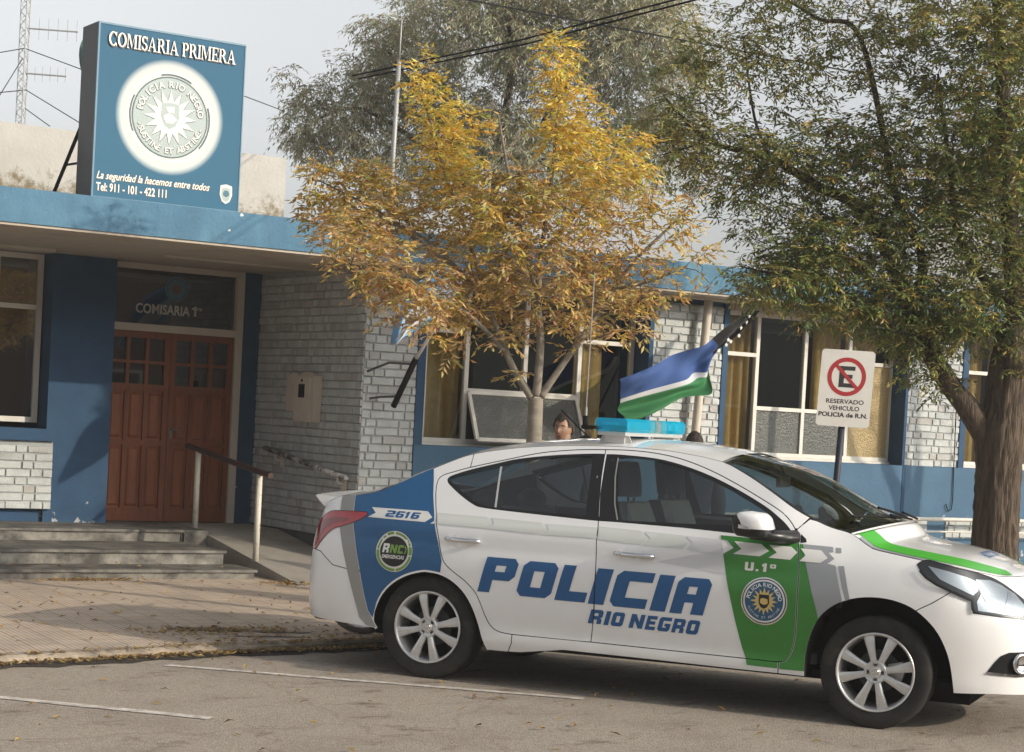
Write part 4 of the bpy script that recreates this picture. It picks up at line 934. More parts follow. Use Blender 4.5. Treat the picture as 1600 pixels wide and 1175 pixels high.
# peeling white flecks on the fascia
t = m_fblue.node_tree; b = t.nodes['Principled BSDF']; src = b.inputs['Base Color'].links[0].from_socket
tc = t.nodes.new('ShaderNodeTexCoord'); nz = t.nodes.new('ShaderNodeTexNoise'); nz.inputs['Scale'].default_value = 5.5; nz.inputs['Detail'].default_value = 5; t.links.new(tc.outputs['Object'], nz.inputs['Vector'])
rp = t.nodes.new('ShaderNodeValToRGB'); rp.color_ramp.elements[0].position = .715; rp.color_ramp.elements[1].position = .725; rp.color_ramp.elements[0].color = (0,0,0,1); rp.color_ramp.elements[1].color = (1,1,1,1)
mx = t.nodes.new('ShaderNodeMix'); mx.data_type = 'RGBA'; t.links.new(nz.outputs['Fac'], rp.inputs[0]); t.links.new(rp.outputs[0], mx.inputs[0]); t.links.new(src, mx.inputs[6]); mx.inputs[7].default_value = (.62,.62,.6,1); t.links.new(mx.outputs[2], b.inputs['Base Color'])

def flecks(m, thr, col, sc, zlo=None, zhi=None):
    t = m.node_tree; b = t.nodes['Principled BSDF']; src = b.inputs['Base Color'].links[0].from_socket
    tc = t.nodes.new('ShaderNodeTexCoord'); nz = t.nodes.new('ShaderNodeTexNoise'); nz.inputs['Scale'].default_value = sc; nz.inputs['Detail'].default_value = 7; nz.inputs['Roughness'].default_value = .6; t.links.new(tc.outputs['Object'], nz.inputs['Vector'])
    fac = nz.outputs['Fac']
    if zlo is not None:
        sx = t.nodes.new('ShaderNodeSeparateXYZ'); t.links.new(tc.outputs['Object'], sx.inputs[0]); mr = t.nodes.new('ShaderNodeMapRange'); mr.inputs[1].default_value = zlo; mr.inputs[2].default_value = zhi; mr.inputs[3].default_value = .14; mr.inputs[4].default_value = 0; t.links.new(sx.outputs['Z'], mr.inputs[0])
        ad = t.nodes.new('ShaderNodeMath'); t.links.new(fac, ad.inputs[0]); t.links.new(mr.outputs[0], ad.inputs[1]); fac = ad.outputs[0]
    rp = t.nodes.new('ShaderNodeValToRGB'); rp.color_ramp.elements[0].position = thr; rp.color_ramp.elements[1].position = thr+.012; rp.color_ramp.elements[0].color = (0,0,0,1); rp.color_ramp.elements[1].color = (1,1,1,1)
    mx = t.nodes.new('ShaderNodeMix'); mx.data_type = 'RGBA'; t.links.new(fac, rp.inputs[0]); t.links.new(rp.outputs[0], mx.inputs[0]); t.links.new(src, mx.inputs[6]); mx.inputs[7].default_value = (*col, 1); t.links.new(mx.outputs[2], b.inputs['Base Color'])
# object space is relative to the building's base at z = 0
flecks(m_dblue, .735, (.34,.36,.37), 7, .36, 1.0); flecks(m_band, .74, (.40,.42,.42), 6, .70, .95); flecks(m_fblue, .70, (.50,.53,.54), 9); flecks(m_gbrick, .73, (.20,.19,.18), 6, .05, .9)
ST = thing('police_station', 'single storey police station of grey painted brick with blue fascia and recessed entrance', 'building', (8, 15.2, 0))
t = m_gbrick.node_tree; b = t.nodes['Principled BSDF']; src = b.inputs['Base Color'].links[0].from_socket
gi = t.nodes.new('ShaderNodeNewGeometry'); rr_ = t.nodes.new('ShaderNodeValToRGB'); e = rr_.color_ramp.elements; e[0].color = (.80,.79,.77,1); e[1].color = (1.06,1.06,1.05,1); x_ = e.new(.12); x_.color = (.88,.80,.76,1); x_ = e.new(.2); x_.color = (.95,.95,.94,1)
mx = t.nodes.new('ShaderNodeMix'); mx.data_type = 'RGBA'; mx.blend_type = 'MULTIPLY'; mx.inputs[0].default_value = 1
t.links.new(gi.outputs['Random Per Island'], rr_.inputs[0]); t.links.new(src, mx.inputs[6]); t.links.new(rr_.outputs[0], mx.inputs[7]); t.links.new(mx.outputs[2], b.inputs['Base Color'])
# rain streaks down the painted fascia
t = m_fblue.node_tree; b = t.nodes['Principled BSDF']; src = b.inputs['Base Color'].links[0].from_socket
tc = t.nodes.new('ShaderNodeTexCoord'); mp = t.nodes.new('ShaderNodeMapping'); mp.inputs['Scale'].default_value = (9, 9, .8); nz = t.nodes.new('ShaderNodeTexNoise'); nz.inputs['Scale'].default_value = 1; nz.inputs['Detail'].default_value = 8
rp = t.nodes.new('ShaderNodeValToRGB'); rp.color_ramp.elements[0].position = .35; rp.color_ramp.elements[1].position = .7; rp.color_ramp.elements[0].color = (.86,.87,.88,1); rp.color_ramp.elements[1].color = (1.08,1.06,1.03,1)
mx = t.nodes.new('ShaderNodeMix'); mx.data_type = 'RGBA'; mx.blend_type = 'MULTIPLY'; mx.inputs[0].default_value = 1
t.links.new(tc.outputs['Object'], mp.inputs[0]); t.links.new(mp.outputs[0], nz.inputs['Vector']); t.links.new(nz.outputs['Fac'], rp.inputs[0]); t.links.new(src, mx.inputs[6]); t.links.new(rp.outputs[0], mx.inputs[7]); t.links.new(mx.outputs[2], b.inputs['Base Color'])
def bricks(name, o, ux, nn, width, z0, z1, seed, pitch=.0755, parent=ST, right_end=True):
    # real protruding bricks on a mortar face; o at lower left, ux along, nn outward
    o, ux, nn = Vector(o), Vector(ux), Vector(nn); up = Vector((0, 0, 1)); rr = random.Random(seed); m = MB(); J = .011
    m.add([o, o+ux*width, o+ux*width+up*(z1-z0), o+up*(z1-z0)], [(0,1,2,3)], 1)
    k = 0; z = 0.
    while z+pitch*.6 < z1-z0:
        zt = min(z+pitch-J, z1-z0); x = -(.31 if k % 2 else .12)+.0*rr.random()-(.06 if k % 4 > 1 else 0); lng = k % 2 == 0
        while x < width:
            L = (.232 if lng else .112)+rr.uniform(-.006, .006)
            a, b_ = max(x, 0), min(x+L-J, width)
            if b_-a > .02:
                d = .013+rr.uniform(-.004, .005); e = .004
                q = lambda: rr.uniform(-.0022, .0022)
                za, zb = z+q(), zt+q()
                base = [o+ux*a+up*(za), o+ux*b_+up*(za+q()), o+ux*b_+up*zb, o+ux*a+up*(zb+q())]
                top = [base[0]+ux*e+up*e+nn*(d+q()*.6), base[1]-ux*e+up*e+nn*(d+q()*.6), base[2]-ux*e-up*e+nn*(d+q()*.6), base[3]+ux*e-up*e+nn*(d+q()*.6)]
                m.add(base+top, [(4,5,6,7),(0,1,5,4),(1,2,6,5),(2,3,7,6),(3,0,4,7)], 0)
            x += L; lng = not lng
        z += pitch; k += 1
    return m.build(name, [m_gbrick, m_mortar], parent)
def part(name, m, *boxes):
    b_ = MB()
    for a, c in boxes: b_.box(a, c)
    return b_.build(name, m, ST)
SOF = 2.855
# roof slab with blue fascia, soffit, upper wall
part('roof_slab', m_fblue, ((1.0,14.7,SOF+.01),(30,21.0,3.135)))
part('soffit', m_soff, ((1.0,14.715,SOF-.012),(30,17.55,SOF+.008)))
part('soffit_trim', m_cream, ((6.60,16.18,SOF-.03),(8.10,16.24,SOF-.010)),((3.5,16.75,SOF-.035),(5.78,17.0,SOF-.010)),((8.7,15.0,SOF-.03),(26,15.19,SOF-.010)))
part('upper_wall', m_stain, ((1.0,17.5,3.13),(8.36,17.75,4.02)))
# shell
part('rear_wall', m_dark, ((1.0,19.5,0),(30,19.6,SOF-.02)))
part('inner_wall', m_dark, ((8.40,15.75,0),(8.44,19.48,SOF-.02)),((4.9,17.6,0),(4.95,19.48,SOF-.02)))
part('room_floor', m_dark, ((8.45,15.75,.30),(30,19.45,.35)),((1.0,17.75,.30),(8.35,19.45,.36)))
# recess: side wall, pier one
part('side_wall', m_mortar, ((8.135,15.22,0),(8.39,17.6,SOF-.02)))
bricks('brick_face', (8.13,17.42,.38), (0,-1,0), (-1,0,0), 2.21, 0, SOF-.015-.38, 11)
bricks('brick_face', (8.125,15.215,.05), (1,0,0), (0,-1,0), .545, 0, SOF-.07, 12)
part('plinth', mat('dark_plinth', (.07,.075,.08), .9, var=.3, vscale=8), ((8.11,15.30,.05),(8.134,17.42,.375)))  # plinth coloured darker than the brick above it
part('pier', m_dblue, ((8.672,15.20,1.26),(8.76,15.70,SOF-.02)),((8.39,15.222,0),(8.672,15.70,SOF-.02)))
# blue band under the windows, lower brick strips
part('blue_band', m_band, ((8.672,15.19,.705),(14.752,15.62,1.262)),((14.80,15.19,.705),(26,15.62,1.262)))
part('band_pilaster', m_dblue, ((14.754,15.185,.0),(14.798,15.6,1.262)))
part('base_wall', m_band, ((8.672,15.215,0),(26,15.6,.70)))
for x0, x1, sd in ((8.9,11.2,21),(11.4,15.18,22),(15.46,18.4,23)): bricks('brick_strip', (x0,15.212,.49), (1,0,0), (0,-1,0), x1-x0, 0, .205, sd, pitch=.068)
# piers between windows
def pier(xa, x0, x1, xb, sd):
    part('pier', m_dblue, ((xa,15.205,1.262),(x0,15.75,SOF-.02)),((x1,15.205,1.262),(xb,15.75,SOF-.02)),((x0,15.23,1.262),(x1,15.75,SOF-.02)))
    bricks('brick_face', (x0+.002,15.226,1.264), (1,0,0), (0,-1,0), x1-x0-.004, 0, SOF-.075-1.264, sd)
pier(11.28,11.33,12.205,12.27,31); pier(14.752,14.79,15.60,15.685,32); pier(18.2,18.25,19.1,19.17,33); pier(21.6,21.65,26,26.1,34)
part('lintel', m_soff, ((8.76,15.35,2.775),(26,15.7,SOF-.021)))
# ---- windows in the right wing: four bays, upper and lower lights
def rect_frame(m, x0, x1, z0, z1, y, w=.035, d=.045):
    m.box((x0,y-d/2,z0),(x0+w,y+d/2,z1)); m.box((x1-w,y-d/2,z0),(x1,y+d/2,z1)); m.box((x0+w,y-d/2+.002,z0),(x1-w,y+d/2-.002,z0+w)); m.box((x0+w,y-d/2+.002,z1-w),(x1-w,y+d/2-.002,z1))
def window(x0, kind):
    Y = 15.45; X = [x0, x0+.475, x0+1.13, x0+1.755, x0+2.40]; zt, zb = 2.772, 1.290
    f = MB(); rect_frame(f, X[0], X[4], zb, zt, Y, .042, .05)
    for i in (1, 2, 3):
        f.box((X[i]-.022,Y-.024,zb+.042),(X[i]+.022,Y+.024,zt-.042))
    for i, z in ((0,2.335),(1,1.79),(2,1.79),(3,2.335)):
        f.box((X[i]+.022,Y-.022,z-.020),(X[i+1]-.022,Y+.022,z+.020))
    w = f.build('window', m_winframe, ST)
    s_ = MB(); s_.box((X[0]-.02,15.40,1.264),(X[4]+.02,15.47,1.288)); s_.build('sill', m_winframe, w)
    def pane(a, b_, z0, z1, m, dy=.0):
        p = MB(); p.box((a,Y+dy-.003,z0),(b_,Y+dy+.003,z1)) if m is not m_pane else p.add([(a,Y+dy,z0),(b_,Y+dy,z0),(b_,Y+dy,z1),(a,Y+dy,z1)], [(0,1,2,3)])
        return p.build('pane', m, w)
    pane(X[0]+.04,X[1]-.02,2.355,zt-.04,m_pane); pane(X[0]+.04,X[1]-.02,zb+.04,2.315,m_pane)
    pane(X[1]+.02,X[2]-.02,1.81,zt-.04,m_pane); pane(X[2]+.02,X[3]-.02,1.81,zt-.04,m_pane)
    pane(X[3]+.02,X[4]-.04,2.355,zt-.04,m_pane)
    if kind == 'open':
        pane(X[3]+.02,X[4]-.04,zb+.04,2.315,m_pane)
        # awning sash across bays two and three, hinged at its top and pushed out at the bottom
        a = MB(); zt_, L, th = 1.768, .475, R(24); xa, xb = X[1]+.03, X[3]-.03
        def pt(x, q, d=0): return (x, Y-.03-math.sin(th)*q-d*math.cos(th), zt_-math.cos(th)*q+d*math.sin(th))
        fr_ = MB()
        for (p, q) in (((xa,0),(xb,0)),((xa,L),(xb,L)),((xa,0),(xa,L)),((xb,0),(xb,L))): fr_.bar(pt(*p), pt(*q), .036, .03, up=(0,-math.cos(th),math.sin(th)))
        sh = fr_.build('awning_sash', m_winframe, w)
        gl = MB(); gl.add([pt(xa,0),pt(xb,0),pt(xb,L),pt(xa,L)], [(0,1,2,3)]); gl.build('pane', m_frost, w)
    else:
        pane(X[1]+.02,X[2]-.02,zb+.04,1.77,m_frost); pane(X[2]+.02,X[3]-.02,zb+.04,1.77,m_frost); pane(X[3]+.02,X[4]-.04,zb+.04,2.315,m_frostc)
    return w
window(8.86, 'open'); window(12.37, 'shut'); window(15.80, 'shut')
# curtains hang inside the windows: things of their own
m_curt = mat('ochre_curtain', (.64,.45,.17), .85, var=.15, vscale=14, trans=.2)
def curtain(x0, x1, label, seed, z0=1.30, z1=2.76, y=15.56):
    rr = random.Random(seed); ph = rr.random()*6; rows = []
    n = max(14, int((x1-x0)*70))
    for i in range(7):
        z = z0+(z1-z0)*i/6; rows.append([(x0+(x1-x0)*j/n+.006*math.sin(j*1.3+i*.5), y+.024*math.sin(j/n*(x1-x0)*46+ph+.25*math.sin(i))+.012*math.sin(j*.9+ph*2), z) for j in range(n+1)])
    o = MB().grid(rows).build('curtain', m_curt, smooth=True); return tag(o, label, 'curtain', 'ochre curtains in the station windows')
curtain(8.88,9.33,'ochre curtain filling the first bay of the window left of the yellow tree trunk',1)
curtain(10.62,10.97,'ochre curtain behind the right bay of the window beside the flag',2)
curtain(12.38,12.84,'ochre curtain in the bay just right of the cream downpipe',3)
curtain(13.72,14.06,'narrow gathered ochre curtain behind the no parking sign',4)
curtain(14.16,14.60,'ochre curtain behind pebbled glass right of the no parking sign',5)
curtain(15.86,16.25,'ochre curtain in the window behind the big street tree',6)
# ---- left wing: column, window, brick panel
part('column', m_dblue, ((5.925,17.2,.36),(6.535,17.9,SOF-.014)))
part('wall', m_dblue, ((1.0,17.42,.36),(5.925,17.9,1.12)),((5.952-.03,17.3,.36),(5.925,17.5,1.12)))
part('sill_ledge', m_dblue, ((1.0,17.12,1.115),(5.99,17.46,1.225)))
part('panel_backing', m_mortar, ((1.0,17.17,.485),(5.975,17.42,1.112)))
bricks('brick_panel', (3.6,17.165,.488), (1,0,0), (0,-1,0), 2.382, 0, .622, 41, pitch=.0735)
part('wall_foot', m_dblue, ((1.0,17.24,.36),(5.92,17.415,.482)))
f = MB(); rect_frame(f, 4.6, 5.905, 1.275, 2.835, 17.44, .05, .05); f.box((5.455,17.416,1.325),(5.495,17.464,2.785))
f.box((4.65,17.418,2.32),(5.455,17.462,2.365)); f.box((5.495,17.418,2.32),(5.855,17.462,2.365))
w = f.build('window', m_winframe, ST)
for a, b_ in ((4.65,5.455),(5.495,5.855)):
    for z0, z1 in ((1.325,2.32),(2.365,2.785)):
        p = MB(); p.add([(a,17.44,z0),(b_,17.44,z0),(b_,17.44,z1),(a,17.44,z1)], [(0,1,2,3)]); p.build('pane', m_pane, w)
# ---- entrance doors
YD = 17.45
f = MB(); f.box((7.855,YD-.06,.37),(7.93,YD+.05,SOF-.015)); f.box((6.535,YD-.058,2.785),(7.855,YD+.048,SOF-.016)); f.box((6.535,YD-.055,2.195),(7.855,YD+.045,2.265))
dfm = f.build('door_frame', m_cream, ST)
part('recess_pilaster', m_dblue, ((7.932,YD-.03,.36),(8.125,YD+.2,SOF-.015)))
tg = MB(); tg.add([(6.54,YD,2.265),(7.855,YD,2.265),(7.855,YD,2.785),(6.54,YD,2.785)], [(0,1,2,3)]); trn = tg.build('transom', m_trans, ST)
# lettering on the transom
m_sign_w = mat('transom_lettering', (.50,.49,.46), .6)
lt = MB(); flat_text(lt, 'COMISARIA', (6.83,YD-.006,2.372), (1,0,-.000), (0,0,1), .555, .092, bold=.022); lt.prism([(7.43,2.372),(7.43,2.440),(7.405,2.432),(7.405,2.450),(7.438,2.470),(7.452,2.470),(7.452,2.372)], (0,YD-.006,0), (1,0,0), (0,0,1), 0); flat_text(lt, 'ra', (7.462,YD-.006,2.430), (1,0,0), (0,0,1), .05, .040, bold=.015); lt.build('transom_lettering', m_sign_w, trn)
def disc(m, c, ux, uz, r, lift, mi, n=36, r0=0):
    c, ux, uz = Vector(c), Vector(ux).normalized(), Vector(uz).normalized(); nn = ux.cross(uz)
    pts = [c+nn*lift+(ux*math.cos(2*PI*i/n)+uz*math.sin(2*PI*i/n))*r for i in range(n)]
    if r0:
        pts += [c+nn*lift+(ux*math.cos(2*PI*i/n)+uz*math.sin(2*PI*i/n))*r0 for i in range(n)]
        m.add(pts, [(i, (i+1) % n, n+(i+1) % n, n+i) for i in range(n)], mi)
    else: m.add(pts, [tuple(range(n))], mi)
def sunburst(m, c, ux, uz, r1, r0, n, lift, mi):
    c, ux, uz = Vector(c), Vector(ux).normalized(), Vector(uz).normalized(); nn = ux.cross(uz); P = []
    for i in range(2*n):
        a = PI*i/n+PI/2; q = r1 if i % 2 == 0 else r0; P.append(c+nn*lift+(ux*math.cos(a)+uz*math.sin(a))*q)
    ctr = c+nn*lift; m.add(P+[ctr], [(i, (i+1) % (2*n), 2*n) for i in range(2*n)], mi)
m_e1, m_e2, m_e3 = mat('seal_blue', (.045,.14,.19), .6), mat('seal_dark_red', (.13,.06,.05), .6), mat('seal_dark', (.03,.05,.06), .6)
em = MB(); cc = (7.235,YD-.006,2.62); disc(em, cc, (1,0,0), (0,0,1), .118, .001, 0); disc(em, cc, (1,0,0), (0,0,1), .104, .002, 2); disc(em, cc, (1,0,0), (0,0,1), .096, .003, 0); sunburst(em, cc, (1,0,0), (0,0,1), .062, .04, 16, .004, 1)
ring_text(em, 'POLICIA RIO NEGRO', cc, (1,0,0), (0,0,1), .08, .018, R(200), R(-20), lift=.005, m=2); em.build('transom_seal', [m_e1, m_e2, m_e3], trn)
def leaf_door(x0, x1, lab):
    D = MB(); z0, z1 = .375, 2.195; st = .055
    rows = [(z0,.50),(1.10,1.155),(1.62,1.69),(1.885,1.915),(2.13,z1)]
    D.box((x0,YD-.03,z0),(x0+st,YD+.03,z1)); D.box((x1-st,YD-.03,z0),(x1,YD+.03,z1))
    for a, b_ in rows: D.box((x0+st,YD-.028,a),(x1-st,YD+.028,b_))
    w3 = (x1-x0-2*st-2*.035)/3; xs = [x0+st+i*(w3+.035) for i in range(3)]
    for i in (1, 2): D.box((xs[i]-.035,YD-.026,.50),(xs[i],YD+.026,1.10)); D.box((xs[i]-.035,YD-.026,1.155),(xs[i],YD+.026,1.62)); D.box((xs[i]-.035,YD-.026,1.69),(xs[i],YD+.026,1.885)); D.box((xs[i]-.035,YD-.026,1.915),(xs[i],YD+.026,2.13))
    d = D.build('door', m_wood, ST)
    P = MB()
    for x in xs:
        for a, b_ in ((.50,1.10),(1.155,1.62)):
            P.box((x,YD-.004,a),(x+w3,YD+.01,b_)); v = [(x+.018,YD-.005,a+.018),(x+w3-.018,YD-.005,a+.018),(x+w3-.018,YD-.005,b_-.018),(x+.018,YD-.005,b_-.018)]
            q = [(x+.038,YD-.021,a+.04),(x+w3-.038,YD-.021,a+.04),(x+w3-.038,YD-.021,b_-.04),(x+.038,YD-.021,b_-.04)]
            P.add(v+q, [(4,5,6,7),(0,1,5,4),(1,2,6,5),(2,3,7,6),(3,0,4,7)])
    P.build('panel', m_wood2, d)
    G = MB()
    for x in xs:
        for a, b_ in ((1.69,1.885),(1.915,2.13)): G.add([(x,YD,a),(x+w3,YD,a),(x+w3,YD,b_),(x,YD,b_)], [(0,1,2,3)])
    G.build('panes', m_trans, d)
    return d
d1 = leaf_door(6.54, 7.195, ''); d2 = leaf_door(7.20, 7.852, '')
h = MB(); h.box((7.215,YD-.042,1.18),(7.242,YD-.031,1.29)); h.tube([(7.23,YD-.04,1.27),(7.23,YD-.075,1.27),(7.31,YD-.075,1.265)], .009, 8); h.build('handle', mat('dull_brass_handle', (.16,.13,.09), .45, metal=.6), d2)
# ---- steps, landing, ramp
m_step = mat('worn_terrazzo_steps', (.17,.16,.14), .7, var=.22, vscale=12, bump=.4, bscale=40, c2=(.055,.05,.045), c2amt=.85, c2scale=3.5)
m_rise = mat('pale_step_risers', (.26,.245,.215), .85, var=.18, vscale=9, c2=(.06,.056,.05), c2amt=.95, c2scale=5)
STP = thing('entrance_steps', 'three low worn grey stone steps leading up to the wooden doors', 'steps', (6, 15, PZ))
for i, (y0, x1, zt, zb) in enumerate(((15.02,7.10,.135,.05),(15.50,7.02,.258,.137),(16.42,7.0,.368,.26))):
    rr = random.Random(i); a = MB(); n = 40; xa = 1.0
    yb = [15.52, 16.44, 17.9][i]
    a.box((xa,y0+.03,zb-.02),(x1-.02-.06*(i == 0)*0,yb,zt-.026)); a.build('riser', m_rise, STP)
    b_ = MB(); top = []; lo = []; bk = []
    for k in range(n+1):
        x = xa+(x1-xa)*k/n; c_ = rr.random(); chip = .012*rr.random()+(.03*rr.random() if c_ > .88 and k < n-1 else 0)
        top.append((x, y0+chip, zt-chip*.25)); lo.append((x, y0+chip*.8, zt-.026)); bk.append((x, yb, zt))
    b_.grid([lo, top, bk]); b_.add([lo[-1], (x1,yb,zt-.026), bk[-1], top[-1]], [(0,1,2,3)]); b_.build('tread', m_step, STP)
m_ramp = mat('smooth_concrete_ramp', (.30,.275,.24), .8, var=.12, vscale=5, bump=.2, bscale=60, c2=(.22,.20,.175), c2amt=.5, c2scale=2)
rp_ = MB(); xl, xr = 7.245, 8.105
prof = [(17.44,.366),(16.75,.366),(14.5,.052)]
v = []
for x in (xl, xr): v += [(x, y, z) for y, z in prof]+[(x,14.5,.03),(x,17.44,.03)]
rp_.add(v, [(0,1,6,5),(1,2,7,6),(4,3,2,1,0),(5,6,7,8,9),(2,3,8,7)])
tag(rp_.build('ramp', m_ramp), 'smooth concrete access ramp between the steps and the brick side wall', 'ramp')
sd = MB(); sd.add([(7.0,16.4,.05),(7.243,16.75,.05),(7.243,16.75,.362),(7.0,16.42,.362)], [(0,1,2,3)]); sd.box((6.98,16.44,.05),(7.243,17.43,.364)); sd.build('landing_edge', m_rise, STP)
# ---- handrails
m_pole = mat('chipped_cream_paint', (.56,.53,.45), .6, c2=(.10,.06,.04), c2amt=.12, c2scale=16)
m_railb = mat('dark_brown_rail_paint', (.045,.020,.016), .5, var=.2, vscale=12)
m_railw = mat('peeling_black_and_white_rail', (.02,.018,.017), .6, c2=(.55,.53,.5), c2amt=.80, c2scale=11)
HR = thing('handrail', 'brown topped handrail on two chipped cream posts along the ramp', 'handrail', (7.25, 16.1, .2))
a = MB(); a.tube([(7.25,17.02,1.125),(7.25,15.18,.938)], .027, 12); a.build('rail', m_railb, HR, smooth=False)
for y, z0, z1 in ((16.76,.355,1.08),(15.40,.175,.94)):
    a = MB(); a.tube([(7.25,y,z0),(7.25,y,z1)], .027, 12); a.tube([(7.25,y,z1-.02),(7.25,y+.01,z1+.02)], .012, 8); a.build('post', m_pole, HR, smooth=True)
WR = thing('handrail', 'peeling black and white handrail fixed to the brick side wall', 'handrail', (8.02, 16.1, 1.0))
a = MB(); a.tube([(8.02,16.95,1.138),(8.02,15.24,.935)], .026, 12); a.build('rail', m_railw, WR, smooth=True)
for y, z in ((16.72,1.095),(15.42,.945)):
    a = MB(); a.tube([(8.02,y,z),(8.04,y+.01,z-.06),(8.10,y,z-.075)], .010, 8); a.box((8.095,y-.035,z-.13),(8.112,y+.035,z-.03)); a.build('bracket', m_pole, WR)
# ---- meter boxes on the side wall
m_box = mat('beige_meter_box', (.54,.475,.41), .6, var=.06, vscale=6)
def arch_prism(name, y0, y1, z0, z1, x, th, parent, m, arch=.05):
    P = [(0,0),((y0-y1),0)]; wd = y0-y1; n = 10
    P = [(0,0),(wd,0),(wd,z1-z0-arch)]+[(wd/2+wd/2*math.cos(PI*k/n), z1-z0-arch+arch*math.sin(PI*k/n)) for k in range(1, n)]+[(0,z1-z0-arch)]
    b_ = MB(); b_.prism(P, (x,y0,z0), (0,-1,0), (0,0,1), th); return b_.build(name, m, parent)
MX = thing('meter_niche', 'flat arched pinkish beige meter cover on the brick side wall, left of the deeper box', 'meter box', (8.1,16.6,1.5))
arch_prism('cover', 16.70, 16.38, 1.505, 1.875, 8.098, .02, MX, m_box, .10); arch_prism('door', 16.66, 16.42, 1.56, 1.82, 8.090, .01, MX, m_box, .07)
MY = thing('meter_box', 'deep beige electricity meter box with a dark window on the brick side wall', 'meter box', (8.1,16.15,1.42))
a = MB(); a.box((8.03,15.985,1.415),(8.115,16.385,1.845)); a.build('case', m_box, MY); arch_prism('arched_top', 16.36, 16.02, 1.80, 1.885, 8.06, .03, MY, m_box, .05)
a = MB(); a.box((8.018,16.055,1.435),(8.029,16.37,1.825)); a.build('lid', m_box, MY)
a = MB(); a.box((8.012,16.15,1.64),(8.017,16.27,1.765)); a.build('meter_window', m_mblack, MY); a = MB(); a.lathe([(0,.012),(.008,.012),(.009,0)], (8.018,16.21,1.80), (-1,0,0), 12); a.build('lock', m_mblack, MY)
# ---- downpipe, cable
a = MB(); a.tube([(11.905,15.10,2.85),(11.89,15.10,2.6),(11.81,15.10,1.2),(11.80,15.1,.1)], .044, 14); tag(a.build('downpipe', m_cream, smooth=True), 'cream painted downpipe against the brick pier behind the flag', 'downpipe')
a = MB(); a.tube([(15.50,15.19,2.2),(15.51,15.18,1.3),(15.52,15.175,.9),(15.50,15.17,.80),(15.45,15.17,.78),(15.42,15.175,.86)], .006, 6); tag(a.build('hanging_wire', m_mblack), 'thin black wire hanging down the blue band near the street tree', 'wire')
# ---- low white railing along the wall
LR = thing('low_railing', 'low white pipe railing in front of the blue wall base, right of the car', 'railing', (14,15.0,PZ))
a = MB(); a.tube([(8.9,15.0,.700),(24,15.0,.700)], .022, 10); a.build('top_rail', m_winframe, LR, smooth=True); a = MB(); a.tube([(8.9,15.0,.565),(24,15.0,.565)], .011, 8); a.build('lower_rail', m_winframe, LR, smooth=True)
for x in (9.0,10.9,12.8,14.67,16.6,18.5,20.4): a = MB(); a.tube([(x,15.0,.05),(x,15.0,.69)], .014, 8); a.build('post', m_winframe, LR, smooth=True)
# ================================================================ ROOF SIGN
m_signbl = bpy.data.materials.new('printed_sign_face'); m_signbl.use_nodes = True
t = m_signbl.node_tree; b = t.nodes['Principled BSDF']; b.inputs['Roughness'].default_value = .7; b.inputs['Specular IOR Level'].default_value = .15
tc = t.nodes.new('ShaderNodeTexCoord'); vs = t.nodes.new('ShaderNodeVectorMath'); vs.operation = 'DISTANCE'; t.links.new(tc.outputs['Object'], vs.inputs[0]); vs.inputs[1].default_value = (6.012, 14.70, 3.848)
rp = t.nodes.new('ShaderNodeValToRGB'); e = rp.color_ramp.elements; e[0].position = .365; e[0].color = (.66,.66,.61,1); e[1].position = .470; e[1].color = (.046,.135,.215,1)
x_ = e.new(.425); x_.color = (.50,.57,.57,1)
t.links.new(vs.outputs['Value'], rp.inputs[0])
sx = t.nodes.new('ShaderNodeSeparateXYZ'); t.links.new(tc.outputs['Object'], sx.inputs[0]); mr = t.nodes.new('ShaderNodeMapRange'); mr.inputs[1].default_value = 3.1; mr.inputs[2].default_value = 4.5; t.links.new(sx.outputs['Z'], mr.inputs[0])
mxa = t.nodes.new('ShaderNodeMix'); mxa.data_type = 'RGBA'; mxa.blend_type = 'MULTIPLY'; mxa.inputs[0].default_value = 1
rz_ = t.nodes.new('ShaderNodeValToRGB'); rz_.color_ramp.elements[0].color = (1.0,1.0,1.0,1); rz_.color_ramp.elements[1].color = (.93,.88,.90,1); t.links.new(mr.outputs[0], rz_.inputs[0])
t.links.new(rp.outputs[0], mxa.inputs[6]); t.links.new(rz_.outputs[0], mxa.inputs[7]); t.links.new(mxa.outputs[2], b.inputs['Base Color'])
m_sgrey = mat('sign_side_grey', (.085,.085,.085), .6, var=.06, vscale=4)
m_lett = mat('sign_letter_cream', (.80,.76,.67), .5); m_lsh = mat('sign_letter_outline', (.16,.13,.11), .6)
m_pale = mat('seal_pale_green', (.38,.445,.44), .7, spec=.2); m_gr1 = mat('seal_grey', (.12,.17,.18), .7, spec=.2); m_wht = mat('seal_white', (.66,.66,.63), .7, spec=.2)
SG = thing('roof_sign', 'large square blue police station sign with a seal in a printed white halo standing on the roof edge', 'sign', (6.0,14.9,3.135))
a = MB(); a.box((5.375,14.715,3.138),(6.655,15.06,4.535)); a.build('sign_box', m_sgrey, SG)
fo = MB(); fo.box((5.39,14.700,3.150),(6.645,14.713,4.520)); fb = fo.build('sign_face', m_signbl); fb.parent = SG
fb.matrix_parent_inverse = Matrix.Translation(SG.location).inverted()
bd = MB(); 
for q in (((5.375,14.695,3.138),(6.655,14.716,3.150)),((5.375,14.695,4.520),(6.655,14.716,4.535)),((5.375,14.695,3.150),(5.389,14.716,4.520)),((6.645,14.695,3.150),(6.655,14.716,4.520))): bd.box(*q)
bd.build('sign_edge', mat('sign_edge_blue', (.10,.20,.28), .5), SG)
